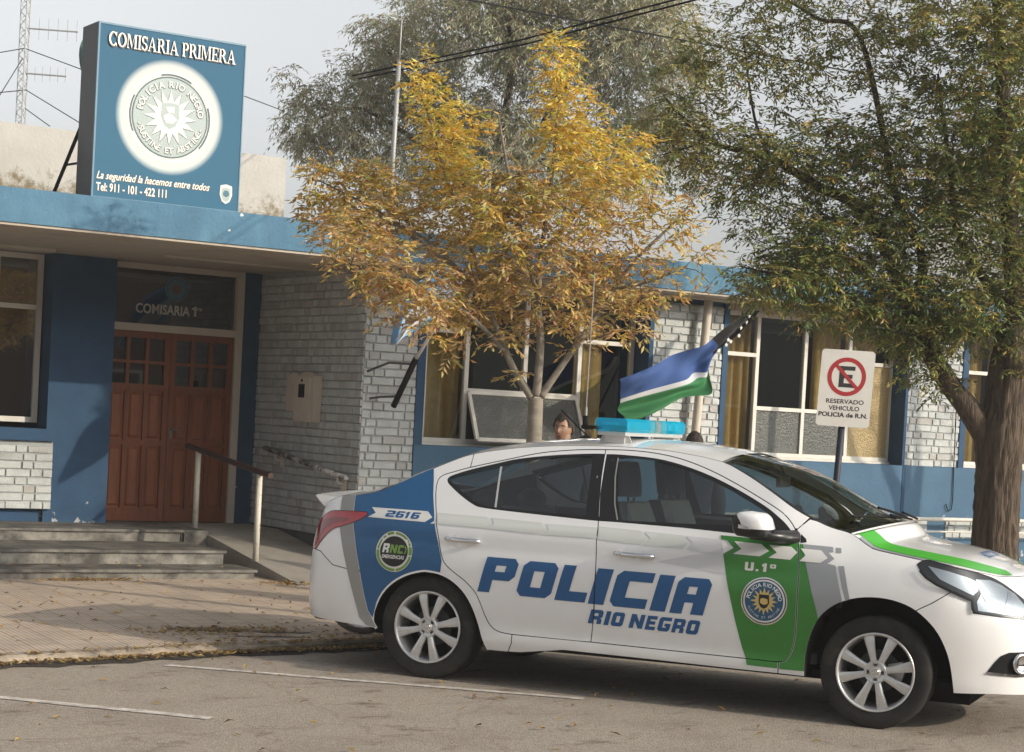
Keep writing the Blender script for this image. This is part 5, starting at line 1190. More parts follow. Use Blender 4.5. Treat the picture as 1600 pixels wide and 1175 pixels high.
# serif capitals made from strokes (own letterforms): title
def serif(ch):
    # returns list of 2d convex polygons in unit height, and width
    t_ = .15; h_ = .06; q = []
    def bx(x0, y0, x1, y1): q.append([(x0,y0),(x1,y0),(x1,y1),(x0,y1)])
    def arc(cx, cy, rx, ry, a0, a1, w0, w1, n=14):
        for k in range(n):
            a, b2 = R(a0+(a1-a0)*k/n), R(a0+(a1-a0)*(k+1)/n)
            def wd(u): return w0*abs(math.cos(u))+w1*abs(math.sin(u))
            q.append([(cx+rx*math.cos(a), cy+ry*math.sin(a)),(cx+rx*math.cos(b2), cy+ry*math.sin(b2)),(cx+(rx-wd(b2))*math.cos(b2), cy+(ry-wd(b2))*math.sin(b2)),(cx+(rx-wd(a))*math.cos(a), cy+(ry-wd(a))*math.sin(a))])
    if ch == 'O': arc(.42,.5,.42,.51,0,360,t_,h_,28); return q, .84
    if ch == 'C': arc(.42,.5,.42,.51,48,318,t_,h_,24); bx(.66,.72,.73,1.0); bx(.68,.02,.73,.22); return q, .78
    if ch == 'I': bx(.08,.05,.08+t_,.95); bx(0,0,.31,.05); bx(0,.95,.31,1); return q, .31
    if ch == 'M': bx(.06,.05,.12,.95); q.append([(.10,1),(.24,1),(.50,.22),(.44,.02)]); q.append([(.44,.02),(.50,.22),(.72,1),(.74,.90)]); bx(.74,.05,.74+t_,.95); bx(0,0,.2,.05); bx(.66,0,.98,.05); bx(.0,.95,.1,1); bx(.72,.95,.98,1); return q, .98
    if ch == 'S': arc(.28,.74,.27,.27,30,270,.12,.06,14); arc(.28,.26,.27,.27,90,-150,.12,.06,14); bx(.47,.72,.52,.99); bx(.02,.02,.07,.27); return q, .56
    if ch == 'A': q.append([(.08,.05),(.14,.05),(.42,1),(.36,.98)]); q.append([(.36,1),(.44,1),(.78,.05),(.60,.05)]); bx(.22,.30,.60,.36); bx(0,0,.24,.05); bx(.52,0,.88,.05); return q, .86
    if ch == 'R' or ch == 'P':
        bx(.08,.05,.08+t_,.95); arc(.36,.73,.27,.265,90,-90,t_,h_,12); bx(.23,.94,.38,.995); bx(.23,.465,.38,.52); bx(0,0,.32,.05); bx(0,.95,.1,1)
        if ch == 'R': q.append([(.34,.47),(.48,.49),(.78,.02),(.62,.02)]); bx(.62,0,.84,.05); return q, .80
        return q, .64
    if ch == 'E': bx(.08,.05,.08+t_,.95); bx(0,0,.66,.06); bx(0,.94,.64,1); bx(.23,.47,.48,.53); bx(.60,.06,.66,.28); bx(.58,.74,.64,.94); bx(.44,.38,.48,.62); return q, .66
def serif_text(m, txt, o, ux, uz, size, lift, mi=0, grow=0., sx=1., track=.06):
    o, ux, uz = Vector(o), Vector(ux), Vector(uz); nn = ux.cross(uz); x = 0
    for ch in txt:
        if ch == ' ': x += .30; continue
        q, w = serif(ch); li = 0
        for P in q:
            cx = sum(p[0] for p in P)/len(P); cy = sum(p[1] for p in P)/len(P); P2 = []
            for a, b2 in P:
                l = math.hypot(a-cx, b2-cy) or 1; P2.append((a+(a-cx)/l*grow, b2+(b2-cy)/l*grow))
            li += 1
            m.add([o+ux*((x+a)*size*sx)+uz*(b2*size)+nn*(lift+.00012*li) for a, b2 in P2], [tuple(range(len(P2)))], mi)
        x += w+track
    return x*size*sx
w1 = sum((serif(c_)[1]+.06) if c_ != ' ' else .30 for c_ in 'COMISARIA PRIMERA')
tx = MB(); sc_ = 1.105/(w1*.108); serif_text(tx, 'COMISARIA PRIMERA', (5.462,14.700,4.350), (1,0,0), (0,0,1), .112, .008, 1, grow=.05, sx=sc_*.108/.112); serif_text(tx, 'COMISARIA PRIMERA', (5.459,14.700,4.355), (1,0,0), (0,0,1), .112, .014, 0, sx=sc_*.108/.112); 
tx.build('title_lettering', [m_lett, m_lsh], SG)
em = MB(); cc = (6.012,14.700,3.848); ux, uz = (1,0,0), (0,0,1)
disc(em, cc, ux, uz, .372, .0015, 2, 48, .352); disc(em, cc, ux, uz, .330, .0015, 1, 48, .318); disc(em, cc, ux, uz, .318, .001, 0, 48)
for a0, a1 in ((60,105),(155,205),(320,20)):
    aa = [R(a0+((a1-a0) % 360)*k/8) for k in range(9)]; C_ = Vector(cc)
    P = [C_+Vector((math.cos(a)*r_, -.0028, math.sin(a)*r_)) for r_ in (.352,.338) for a in aa]; em.add(P, [(k, k+1, 10+k, 9+k) for k in range(8)], 1)
sunburst(em, (6.016,14.70,3.844), ux, uz, .222, .128, 16, .004, 1); sunburst(em, cc, ux, uz, .226, .130, 16, .0055, 2)
P = [(.0,.115),(.075,.105),(.08,.0),(.045,-.075),(0,-.10),(-.045,-.075),(-.08,0),(-.075,.105)]
em.add([(6.012+a, 14.693, 3.853+b2) for a, b2 in P], [tuple(range(8))[::-1]], 0)
for P in ([(-.045,.075),(.03,.085),(.035,.03),(-.02,.035)], [(-.062,.0),(-.01,.03),(.03,.01),(.06,-.02),(.02,-.055),(-.04,-.05)]): em.add([(6.012+a, 14.6915, 3.853+b2) for a, b2 in P], [tuple(range(len(P)))[::-1]], 2)
for dx, dz, lf, mi in ((.004,-.004,.006,1),(0,0,.0075,2)):
    c2 = (cc[0]+dx, cc[1], cc[2]+dz)
    ring_text(em, 'POLICIA RIO NEGRO', c2, ux, uz, .268, .052, R(168), R(12), bold=.03, lift=lf, m=mi); ring_text(em, '-SUSTINE ET ABSTINE-', c2, ux, uz, .268, .048, R(196), R(344), inward=True, bold=.03, lift=lf, m=mi)
em.build('seal', [m_pale, m_gr1, m_wht], SG)
tx = MB()
for dx, dz, lf, mi in ((.004,-.005,.002,1),(0,0,.004,0)):
    flat_text(tx, 'La seguridad la hacemos entre todos', (5.412+dx,14.70,3.292+dz), ux, uz, .975, .060, bold=.012, shear=.34, m=mi, lift=lf)
    flat_text(tx, 'Tel: 911 - 101 - 422 111', (5.412+dx,14.70,3.196+dz), ux, uz, .60, .066, bold=.018, m=mi, lift=lf)
tx.build('phone_lettering', [m_lett, m_lsh], SG)
a = MB(); P = [(-.052,.075),(0,.088),(.052,.075),(.056,.0),(.035,-.055),(0,-.075),(-.035,-.055),(-.056,.0)]
a.add([(6.535+x, 14.697, 3.275+z) for x, z in P], [tuple(range(8))[::-1]], 0); a.add([(6.535+x*.72, 14.6955, 3.272+z*.72) for x, z in P], [tuple(range(8))[::-1]], 1); disc(a, (6.535,14.6945,3.285), ux, uz, .028, .0, 2, 16); a.build('shield_badge', [m_wht, m_pale, m_e1], SG)
a = MB(); a.bar((5.44,15.06,3.86),(5.24,15.25,3.14),.03,.02); a.bar((5.31,15.18,3.42),(5.40,15.06,3.44),.02,.015); a.build('brace', m_mblack, SG)
a = MB(); a.bar((6.6,15.06,3.86),(6.5,15.6,3.14),.03,.02); a.build('brace', m_mblack, SG)
SG.location.y += .105   # the sign stands a hand's breadth behind the fascia edge
# dish behind the sign
DS = thing('satellite_dish', 'dark green dish edge showing behind the left side of the roof sign', 'dish', (5.60,15.6,3.135))
a = MB(); a.lathe([(.10*r_*r_/.09*.6, r_) for r_ in (0,.08,.16,.24,.30)], (5.63,15.55,4.26), (.55,-.8,.22), 28); a.build('reflector_dish', mat('dish_green', (.05,.13,.12), .6), DS, smooth=True)
a = MB(); a.tube([(5.66,15.6,3.13),(5.66,15.6,4.2)], .025, 8); a.build('dish_pole', m_sgrey, DS)
# ---- radio mast and aerials
m_mast = mat('galvanised_mast', (.36,.36,.35), .6, metal=.3)
MS = thing('radio_mast', 'slender lattice radio mast rising behind the roof at far left', 'mast', (7.66,23.75,0))
a = MB(); w = .055; cn = [(7.67+w*1.2*math.cos(b2), 23.75+w*1.2*math.sin(b2)) for b2 in (R(20), R(140), R(260))]
for cx, cy in cn: a.tube([(cx,cy,0),(cx,cy,9)], .008, 5, cap=False)
for i in range(60):
    z = 3.6+i*.09
    for k in range(3): p, q = cn[k], cn[(k+1) % 3]; a.tube([(p[0],p[1],z+.09*(i % 2)),(q[0],q[1],z+.09*((i+1) % 2))], .0045, 4, cap=False)
a.build('lattice', m_mast, MS)
for z, L, lab in ((6.07,.62,'upper branched aerial on the radio mast'),(5.51,.50,'lower branched aerial on the radio mast')):
    YG = thing('aerial', lab, 'aerial', (7.72,23.7,z)); d = Vector((.842,-.54,0)); o = Vector((7.70,23.72,z+.02)); a = MB(); a.tube([o, o+d*L+Vector((0,0,-.012))], .010, 6); a.build('boom', m_mast, YG)
    el = MB()
    for k in range(5): p = o+d*(L*(.22+.19*k)); hh = .135 if z > 6 else .09; el.tube([p-Vector((0,0,hh)), p+Vector((0,0,hh))], .0035, 4)
    el.build('rods', m_mast, YG)
def wire(pts, r_, label, n=14, sag=.0, nm='power_cable', cat='cable', group=None, m=None):
    P = [Vector(p) for p in pts]; out = []
    for a, b2 in zip(P, P[1:]):
        for k in range(n): f_ = k/n; q = a+(b2-a)*f_; q.z -= sag*4*f_*(1-f_); out.append(q)
    out.append(P[-1]); w_ = MB(); w_.tube(out, r_, 5); return tag(w_.build(nm, m or m_mblack), label, cat, group)
# ================================================================ TREES
LA = Vector((.842, -.54, 0)); FW = Vector((.54, .842, 0))
def bez_pts(P, n=5):
    P = [Vector(p) for p in P]; out = []; Q = [P[0]]+P+[P[-1]]
    for i in range(1, len(Q)-2):
        a, b, c, d = Q[i-1:i+3]
        for k in range(n):
            t = k/n; out.append(.5*((2*b)+(c-a)*t+(2*a-5*b+4*c-d)*t*t+(3*b-a-3*c+d)*t**3))
    out.append(P[-1]); return out
class Leaves:
    def __init__(s): s.v = []; s.c = []
    def leaf(s, p, d, side, l, w, fold, col):
        # diamond leaf folded along its midrib
        n = d.cross(side); m = p+d*(l*.45)
        s.v += [p, m+side*w*.5+n*fold*w, p+d*l-n*fold*w*.6, m-side*w*.5+n*fold*w]; s.c += [col]*4
    def build(s, name, m, parent):
        n = len(s.v)//4; b = MB(); b.v = [tuple(x) for x in s.v]; b.f = [(4*i, 4*i+1, 4*i+2, 4*i+3) for i in range(n)]; b.m = [0]*n
        return b.build(name, m, parent, col=s.c)
def make_tree(root, base, limbs, radii, blobs, pal, seed, K, leaf_l, leaf_w, nleaf, rach, depth_k, m_bark, m_leaf, twig_m, droop=.5, trunk_name='trunk', bark_wob=0., ncomp=(2,4), jit=.0, blobdepth=1.25):
    rr = random.Random(seed); base = Vector(base)
    W_ = lambda a, h, d: base+LA*a+FW*d+Vector((0, 0, h))
    nodes = []   # (a, h, d, radius)
    T = MB()
    for li, (P, (r0, r1)) in enumerate(zip(limbs, radii)):
        if li == 0: d0 = 0.; slope = 0
        else:
            q = min(nodes, key=lambda n: (n[0]-P[0][0])**2+(n[1]-P[0][1])**2); d0 = q[2]; slope = rr.uniform(-1, 1)*depth_k
            if li % 2: slope = abs(slope)
            else: slope = -abs(slope)
            r0 = min(r0, q[3]*.85)
        acc = 0; pts = []; prev = P[0]
        for p in P:
            acc += math.hypot(p[0]-prev[0], p[1]-prev[1]); prev = p
            pts.append((p[0], p[1], d0+slope*acc+(rr.uniform(-.04, .04)*min(1, acc) if li else 0)))
        sp = bez_pts(pts, 6); k = len(sp); rad = [r0+(r1-r0)*(i/(k-1))**.8 for i in range(k)]
        T.tube([W_(a, h, d) for a, h, d in sp], rad, 12 if li == 0 else 8)
        nodes += [(a, h, d, r) for (a, h, d), r in zip(sp, rad)]
    NA = np.array([n[:2] for n in nodes]); ND = [n[2] for n in nodes]; N3 = np.array([n[:3] for n in nodes])
    L = Leaves(); TW = MB(); CL = []
    for bi, (ca, ch, ra, rh, w) in enumerate(blobs):
        N = max(2, int(K*w*ra*rh)); dd = ND[int(((NA-(ca, ch))**2).sum(1).argmin())]
        for k in range(N):
            while True:
                x, y, z = (rr.uniform(-1, 1) for _ in range(3))
                if x*x+y*y+z*z <= 1: break
            sp_ = 1.0+.35*rr.random()**2; CL.append((ca+x*ra*sp_, ch+y*rh*sp_, dd+z*max(ra, rh)*blobdepth, bi))
    # grow outwards: every spray hangs on the nearest twig or limb already there
    dist = [float(((N3-(c_[0], c_[1], c_[2]))**2).sum(1).min()) for c_ in CL]
    order = sorted(range(len(CL)), key=lambda i: dist[i]*rr.uniform(.8, 1.25))
    PT = np.zeros((len(N3)+3*len(CL), 3)); n_pt = len(N3); PT[:n_pt] = N3; LV = [0]*n_pt
    for ci in order:
        a, h, d, bi = CL[ci]; q = np.array((a, h, d))
        if True:
            i = int((((PT[:n_pt]-q)*(1, 1.15, 1))**2).sum(1).argmin()); na, nh, nd = PT[i]; lv = LV[i]+1
            p0, p1 = W_(na, nh, nd), W_(a, h, d); ln_ = (p1-p0).length
            mid = (p0+p1)/2+Vector((rr.uniform(-.12, .12)*ln_, rr.uniform(-.12, .12)*ln_, rr.uniform(-.02, .14)*ln_))
            r_ = max(.0016, .0062/(1+.55*lv))
            tw = [p0, p0*.55+mid*.45, mid, mid*.45+p1*.55, p1]
            if ln_ < 1.3: TW.tube(tw, [r_*1.15, r_*1.0, r_*.9, r_*.75, r_*.6], 3, cap=False)
            for f_ in (.45, .75, 1.):
                PT[n_pt] = PT[i]*(1-f_)+q*f_; LV.append(lv); n_pt += 1
            d_out = (p1-mid).normalized()
            for c_ in range(rr.randint(*ncomp)):
                f = rr.uniform(.0, 1.); o = mid*(1-f)+p1*f if ln_ < 1.3 else p1+Vector((rr.gauss(0, .06), rr.gauss(0, .06), rr.gauss(0, .06)))
                th = rr.uniform(0, 2*PI); dv = (d_out*.5+Vector((math.cos(th), math.sin(th), rr.uniform(-.5, .7)))).normalized()
                base_c = rr.choice(pal[bi % len(pal)] if isinstance(pal[0], list) else pal)
                rl = rach*rr.uniform(.7, 1.25); npair = rr.randint(*nleaf)
                p = o.copy(); dirv = dv.copy()
                for s_ in range(npair):
                    dirv = (dirv+Vector((0, 0, -droop/npair))).normalized(); p = p+dirv*(rl/npair)
                    sd = dirv.cross(Vector((rr.uniform(-.3, .3), rr.uniform(-.3, .3), 1))).normalized()
                    for sg in ((-1, 1) if s_ < npair-1 else (0,)):
                        ld = (dirv*.75+sd*sg*.8+Vector((rr.uniform(-.25, .25), rr.uniform(-.25, .25), -droop*.5+rr.uniform(-.25, .25)))).normalized()
                        sv = ld.cross(Vector((rr.uniform(-1, 1), rr.uniform(-1, 1), 1.3))).normalized()
                        cv = [max(0, x_*(1+rr.uniform(-.16, .16))) for x_ in base_c]
                        L.leaf(p, ld, sv, leaf_l*rr.uniform(.7, 1.2), leaf_w*rr.uniform(.8, 1.2), rr.uniform(.0, .35), (*cv, 1))
    t = T.build(trunk_name, m_bark, root, smooth=True)
    TW.build('twigs', twig_m, root); L.build('crown', m_leaf, root)
    return len(L.v)//4
m_leaf_y = leafmat('autumn_ash_leaf', .55, .40); m_leaf_g = leafmat('green_ash_leaf', .5, .25); m_leaf_b = leafmat('grey_green_leaf', .6, .25)
m_bark_y = mat('young_pale_bark', (.225,.195,.155), .85, var=.2, vscale=12, bump=.5, bscale=30, c2=(.13,.11,.09), c2amt=.42, c2scale=7)
m_bark_r = mat('furrowed_brown_bark', (.105,.076,.052), .95, var=.35, vscale=10, bump=1., bscale=22, c2=(.042,.031,.024), c2amt=.65, c2scale=9)
for mm, sc in ((m_bark_r, (14, 14, 1.6)), (m_bark_y, (1.2, 1.2, 4.))):
    t = mm.node_tree; tc = [n for n in t.nodes if n.type == 'TEX_COORD'][0]; mp = t.nodes.new('ShaderNodeMapping'); mp.inputs['Scale'].default_value = sc
    t.links.new(tc.outputs['Object'], mp.inputs[0])
    for n in t.nodes:
        if n.type == 'TEX_NOISE':
            t.links.new(mp.outputs[0], n.inputs['Vector']); n.inputs['Scale'].default_value = n.inputs['Scale'].default_value*.25
m_twig = mat('twig_bark', (.075,.058,.042), .9, var=.2)
m_twig2 = mat('dark_twig_bark', (.07,.055,.042), .9, var=.2)
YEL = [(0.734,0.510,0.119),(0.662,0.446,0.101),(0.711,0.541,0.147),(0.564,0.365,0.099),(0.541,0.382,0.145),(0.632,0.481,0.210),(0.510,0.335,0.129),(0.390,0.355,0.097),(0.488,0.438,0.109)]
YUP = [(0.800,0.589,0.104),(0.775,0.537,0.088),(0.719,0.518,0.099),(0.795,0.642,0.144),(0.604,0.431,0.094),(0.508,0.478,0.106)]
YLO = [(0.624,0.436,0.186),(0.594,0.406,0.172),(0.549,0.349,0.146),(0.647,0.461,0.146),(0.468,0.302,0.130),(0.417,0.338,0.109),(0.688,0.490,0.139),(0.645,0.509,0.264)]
YL = [[(.03,.02),(.0,.91),(-.01,1.53),(-.01,1.7)],[(-.04,1.7),(-.19,1.92),(-.33,2.22),(-.55,2.52),(-.9,2.81),(-1.3,2.92)],[(-.01,1.71),(0,2.06),(-.03,2.37),(-.03,2.68),(.01,3.12),(.03,3.56),(.05,4.09)],[(.02,1.71),(.16,1.94),(.33,2.21),(.49,2.49),(.65,2.72),(.9,2.99),(1.07,3.22)],[(-.24,2.01),(-.47,2.22),(-.7,2.34),(-.92,2.41),(-1.28,2.48)],[(-.33,2.22),(-.57,2.87),(-.75,3.3),(-.9,3.74),(-1.04,4.08)],[(-.03,2.37),(-.22,2.98),(-.31,3.33),(-.37,3.59)],[(-.03,2.68),(.3,3.14),(.46,3.5),(.51,3.68)],[(.27,2.12),(.46,2.16),(.72,2.28)],[(-.55,2.52),(-1.13,2.93),(-1.44,3.09),(-1.67,3.19)],[(.49,2.49),(.71,2.54),(.97,2.65)]]
YR = [(.064,.050),(.032,.008),(.034,.006),(.030,.006),(.02,.006),(.026,.006),(.02,.006),(.022,.006),(.013,.005),(.016,.005),(.012,.005)]
YB = [(-.96,3.91,.14,.24,1.1),(-.72,3.61,.23,.22,1.2),(-.71,3.33,.24,.2,1.2),(.03,3.96,.14,.22,1.1),(.09,3.68,.21,.24,1.2),(.2,3.38,.23,.21,1.1),(.52,3.48,.19,.24,.9),(.52,3.15,.24,.24,1),(-1.49,3.21,.24,.13,1),(-1.57,3.02,.19,.2,1),(-1.29,3.06,.24,.24,1),(-1.25,2.68,.26,.22,1),(-1.04,2.94,.24,.26,1),(-.66,2.96,.33,.29,1.1),(-.31,2.93,.33,.33,1.1),(.04,2.99,.33,.29,1.1),(.38,2.79,.29,.24,1),(-.93,2.5,.33,.2,1),(-.46,2.48,.33,.22,1),(-.02,2.55,.38,.22,.9),(.42,2.53,.33,.2,.9),(.71,2.54,.2,.2,.6),(-.69,2.18,.2,.15,.6),(-1.05,2.34,.18,.15,.6),(.61,2.27,.15,.12,.5),(.91,2.86,.2,.24,.45),(1.01,3.09,.13,.13,.4),(-.63,1.94,.13,.11,.25),(-.19,1.88,.12,.08,.3),(-.21,2.27,.27,.13,.5),(.28,2.34,.22,.13,.5),(1.1,2.7,.13,.18,.3),(-.35,2.2,.35,.16,.55),(.30,2.22,.32,.16,.55),(-.85,2.32,.33,.16,.7),(-1.38,2.82,.26,.2,.9)]
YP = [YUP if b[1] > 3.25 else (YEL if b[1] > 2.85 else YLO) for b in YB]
YT = thing('street_tree', 'slender young ash with yellow autumn leaves standing behind the police car', 'tree', (7.3,11.1,PZ))
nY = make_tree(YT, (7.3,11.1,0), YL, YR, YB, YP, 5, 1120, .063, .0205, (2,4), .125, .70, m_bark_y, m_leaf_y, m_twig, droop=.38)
RL = [[(.03,-.05),(.0,.6),(-.01,1.0),(-.01,1.41),(-.01,1.78)],[(-.06,1.52),(-.28,1.82),(-.48,2.07),(-.77,2.53),(-.95,2.94),(-1.21,3.41),(-1.61,3.58),(-2.02,3.8),(-2.52,3.92),(-2.9,4.24)],[(.01,1.73),(.03,2.57),(-.08,3.35),(-.25,4.46),(-.35,5.1),(-.4,5.57)],[(-.77,2.53),(-.74,3.05),(-.98,3.56),(-1.34,4.79),(-1.68,4.94),(-1.96,5.07)],[(-2.02,3.8),(-2.17,4.13),(-2.31,4.74)],[(.02,2.57),(.23,3.37),(.45,4.16),(.5,4.94)],[(-1.21,3.41),(-1.48,3.02),(-1.88,2.84),(-2.25,2.87)],[(.03,2.57),(-.44,3.17),(-.58,3.85),(-.72,4.52)],[(-2.52,3.92),(-2.73,3.84),(-2.93,3.77)]]
RR_ = [(.14,.135),(.115,.012),(.115,.02),(.05,.008),(.02,.006),(.05,.01),(.03,.006),(.05,.01),(.012,.005)]
RB = [(-2.3,3.75,.47,.29,1),(-1.79,3.89,.52,.34,1),(-2.63,4.05,.34,.26,.8),(-1.25,3.71,.52,.42,1),(-.75,3.99,.57,.57,1),(-.25,4.38,.57,.63,1),(-.15,3.61,.58,.58,1.2),(-.66,3.37,.52,.31,.9),(-1.22,3.21,.5,.31,1.1),(-1.8,3.18,.39,.29,1),(-1.88,2.84,.42,.18,1),(-1.36,2.79,.45,.24,1.2),(-.83,2.79,.45,.26,1.2),(-.31,2.82,.45,.37,1.2),(-.7,2.38,.31,.21,.9),(.08,2.42,.21,.31,.8),(-1.21,4.7,.42,.29,.8),(-.64,4.88,.57,.31,.9),(-1.83,4.61,.37,.31,.7),(-2.34,4.48,.29,.29,.6),(-2.62,4.73,.26,.26,.4),(.24,4.15,.42,.78,1),(.41,3.11,.42,.52,1),(-2.28,3.39,.29,.24,.5),(-2.77,3.68,.24,.18,.4),(-1.39,5.21,.78,.26,.8),(-.42,5.47,.78,.31,.9),(-2.16,4.96,.37,.26,.5),(-.02,5.02,.42,.42,1),(-1.95,2.72,.36,.16,1.1),(-1.40,2.56,.36,.18,1.1),(-.95,2.50,.34,.20,1.1),(-.45,2.55,.34,.26,1.1),(-1.62,3.0,.4,.22,1),(-.75,2.15,.2,.16,.6),(-.50,2.02,.16,.13,.5),(-2.75,4.4,.25,.3,.6),(-2.95,4.0,.22,.25,.5)]
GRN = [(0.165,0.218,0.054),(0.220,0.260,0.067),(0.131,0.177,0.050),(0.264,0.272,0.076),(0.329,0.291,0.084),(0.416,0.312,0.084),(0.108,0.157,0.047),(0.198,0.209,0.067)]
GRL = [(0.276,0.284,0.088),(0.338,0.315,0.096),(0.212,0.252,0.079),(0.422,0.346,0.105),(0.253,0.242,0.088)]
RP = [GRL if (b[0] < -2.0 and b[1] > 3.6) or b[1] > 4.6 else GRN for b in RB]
RT = thing('street_tree', 'large dark green ash with a thick furrowed trunk at the right edge', 'tree', (11.87,11.1,PZ))
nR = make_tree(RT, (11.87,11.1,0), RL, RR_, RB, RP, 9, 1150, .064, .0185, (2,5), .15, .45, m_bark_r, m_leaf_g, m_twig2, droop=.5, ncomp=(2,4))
# the big trunk with its furrowed bark, as one ridged surface joined to the limbs
from mathutils import noise as NZ
def ridged_trunk(ctr, prof, n=72, m=90, seed=0.):
    # prof: (height, lateral offset, depth offset, radius)
    rows = []
    H0, H1 = prof[0][0], prof[-1][0]
    for i in range(m+1):
        h = H0+(H1-H0)*i/m; k = max(j for j in range(len(prof)-1) if prof[j][0] <= h+1e-6); p, q = prof[k], prof[k+1]; f = (h-p[0])/(q[0]-p[0]); f = f*f*(3-2*f)
        a_, d_, r = (p[c_]+(q[c_]-p[c_])*f for c_ in (1, 2, 3)); row = []
        for j in range(n):
            th = 2*PI*j/n; c_, s_ = math.cos(th), math.sin(th)
            w = th*1.0+.35*NZ.noise((c_*2+seed, s_*2, h*1.7))
            v = NZ.noise((math.cos(w)*5.2+seed, math.sin(w)*5.2, h*1.5))*.6+NZ.noise((math.cos(w)*11+seed, math.sin(w)*11, h*3.4))*.4
            rg_ = 1-abs(v)*2.2; big = NZ.noise((c_*1.1, s_*1.1+seed, h*.9))
            rr_ = r*(1+.10*big)+.036*(rg_-.6)+.006*NZ.noise((c_*30, s_*30, h*14))
            row.append(ctr+LA*(a_+c_*rr_)+FW*(d_+s_*rr_)+Vector((0, 0, h)))
        row.append(row[0]); rows.append(row)
    return rows
tr_ = MB(); C0 = Vector((11.87,11.1,0))
tr_.grid(ridged_trunk(C0, [(0,.03,0,.225),(.25,.015,0,.19),(.9,-.005,0,.172),(1.35,-.01,0,.172),(1.62,-.01,0,.19),(1.95,.02,0,.155),(2.5,.03,0,.12)], seed=1.3))
tr_.build('main_stem', m_bark_r, RT, smooth=True)
# the next tree of the row, just outside the frame: its shade falls on the blue band
NT = thing('street_tree', 'street tree further along the kerb, beyond the right edge of the photo', 'tree', (17.5,11.1,PZ))
make_tree(NT, (17.5,11.1,0), [[(.0,-.05),(0,1.0),(0,2.3)],[(-.02,2.1),(-.45,2.7),(-1.0,3.1),(-1.9,4.2)],[(0,2.2),(.12,2.8),(.35,3.4),(.4,4.6)],[(.0,2.2),(-.25,3.0),(-.3,4.2)],[(.02,2.1),(.5,2.8),(1.,3.6)]], [(.2,.17),(.12,.03),(.12,.03),(.09,.02),(.1,.03)], [(-1.6,4.4,.6,.4,.5),(.2,4.7,.6,.5,.6),(.9,4.2,.5,.4,.5)], GRN, 12, 350, .075, .022, (2,3), .15, .4, m_bark_r, m_leaf_g, m_twig2)
BLM = [[(.06,0),(.06,2.6),(.06,3.63)],[(.06,3.6),(-.18,4.69),(-.59,5.57),(-1.16,6.25),(-1.55,6.77)],[(.06,3.6),(.5,5.0),(1.17,6.38),(2.05,6.78)],[(-.18,4.69),(-.9,5.3),(-1.86,5.86),(-2.57,5.64)],[(.06,3.6),(.15,5.2),(.26,6.51),(.04,7.39)],[(.5,5.0),(1.5,5.5),(2.4,5.9)]]
BB = [(-2.67,5.73,.36,.45,.8),(-1.87,6.04,.58,.58,1),(-1.18,6.61,.76,.67,1),(-.11,6.85,.94,.58,1),(.97,6.73,.94,.76,1),(1.86,6.86,.76,.63,1),(2.51,6.54,.49,.72,.8),(-.6,5.88,.76,.49,1),(.31,5.62,.67,.54,1),(1.92,5.88,.58,.58,.9),(-1.56,7.08,.49,.31,.8),(-1.93,5.45,.67,.31,.8),(-2.47,5.33,.4,.31,.7),(-2.78,6.26,.27,.22,.4),(-.14,7.38,1.44,.36,.9),(1.56,7.47,1.26,.36,.9),(.97,5.11,1.35,.54,1),(-1.1,5.0,.9,.45,1),(2.57,5.56,.54,.54,.7)]
BT = thing('background_tree', 'broad grey green tree rising behind the police station roof', 'tree', (14.15,23.11,0))
nB = make_tree(BT, (14.153,23.11,0), BLM, [(.22,.16),(.1,.02),(.1,.02),(.07,.015),(.08,.02),(.06,.015)], BB, [(.40,.39,.25),(.47,.44,.29),(.31,.32,.19),(.50,.46,.31),(.38,.34,.21)], 21, 700, .095, .021, (3,5), .24, .4, m_bark_r, m_leaf_b, m_twig, droop=.9, ncomp=(2,4))
# ================================================================ FALLEN LEAVES (uncountable litter)
FL = Leaves(); rr = random.Random(77)
def drop(x, y, z, s=1.):
    th = rr.uniform(0, 2*PI); d = Vector((math.cos(th), math.sin(th), rr.uniform(0, .45))).normalized(); sv = Vector((-math.sin(th), math.cos(th), rr.uniform(-.5, .5))).normalized()
    c_ = rr.choice([(.42,.28,.08),(.46,.33,.12),(.36,.22,.09),(.28,.19,.10),(.20,.13,.07),(.50,.38,.16)]); FL.leaf(Vector((x, y, z+.006)), d, sv, rr.uniform(.04,.075)*s, rr.uniform(.016,.026)*s, rr.uniform(.0,.5), (*c_, 1))
for i in range(2400):
    x = rr.triangular(1.5, 11, 6.0); ky = kerb_y(x); off = rr.gauss(-.06, .05)
    drop(x, ky+off, .012 if off < -.02 else PZ, .8)
for i in range(700):
    x = rr.uniform(4.6, 9.5); ky = kerb_y(x); off = abs(rr.gauss(0, .35))+.05; drop(x, ky+off, PZ, .8)
for i in range(420): drop(rr.uniform(2.5, 12), rr.uniform(11.2, 14.9), PZ)
for i in range(110): drop(rr.uniform(2.5, 9), rr.uniform(7.2, 10.7), 0)
for i in range(150): drop(rr.gauss(5.55, .22), 14.98-abs(rr.gauss(0, .05)), PZ)
for i in range(110): drop(rr.gauss(7.25, .12), 14.75-abs(rr.gauss(0, .22)), PZ)
for i in range(26): drop(rr.uniform(4.8, 7.0), rr.uniform(15.1, 15.45), .137)
for i in range(260): drop(rr.gauss(5.2,.35), rr.gauss(11.62,.10), PZ+.004, .8)
tag(FL.build('fallen_leaves', m_leaf_y, None), 'yellow and brown fallen leaves along the gutter, pavement and road', 'leaves', kind='stuff')
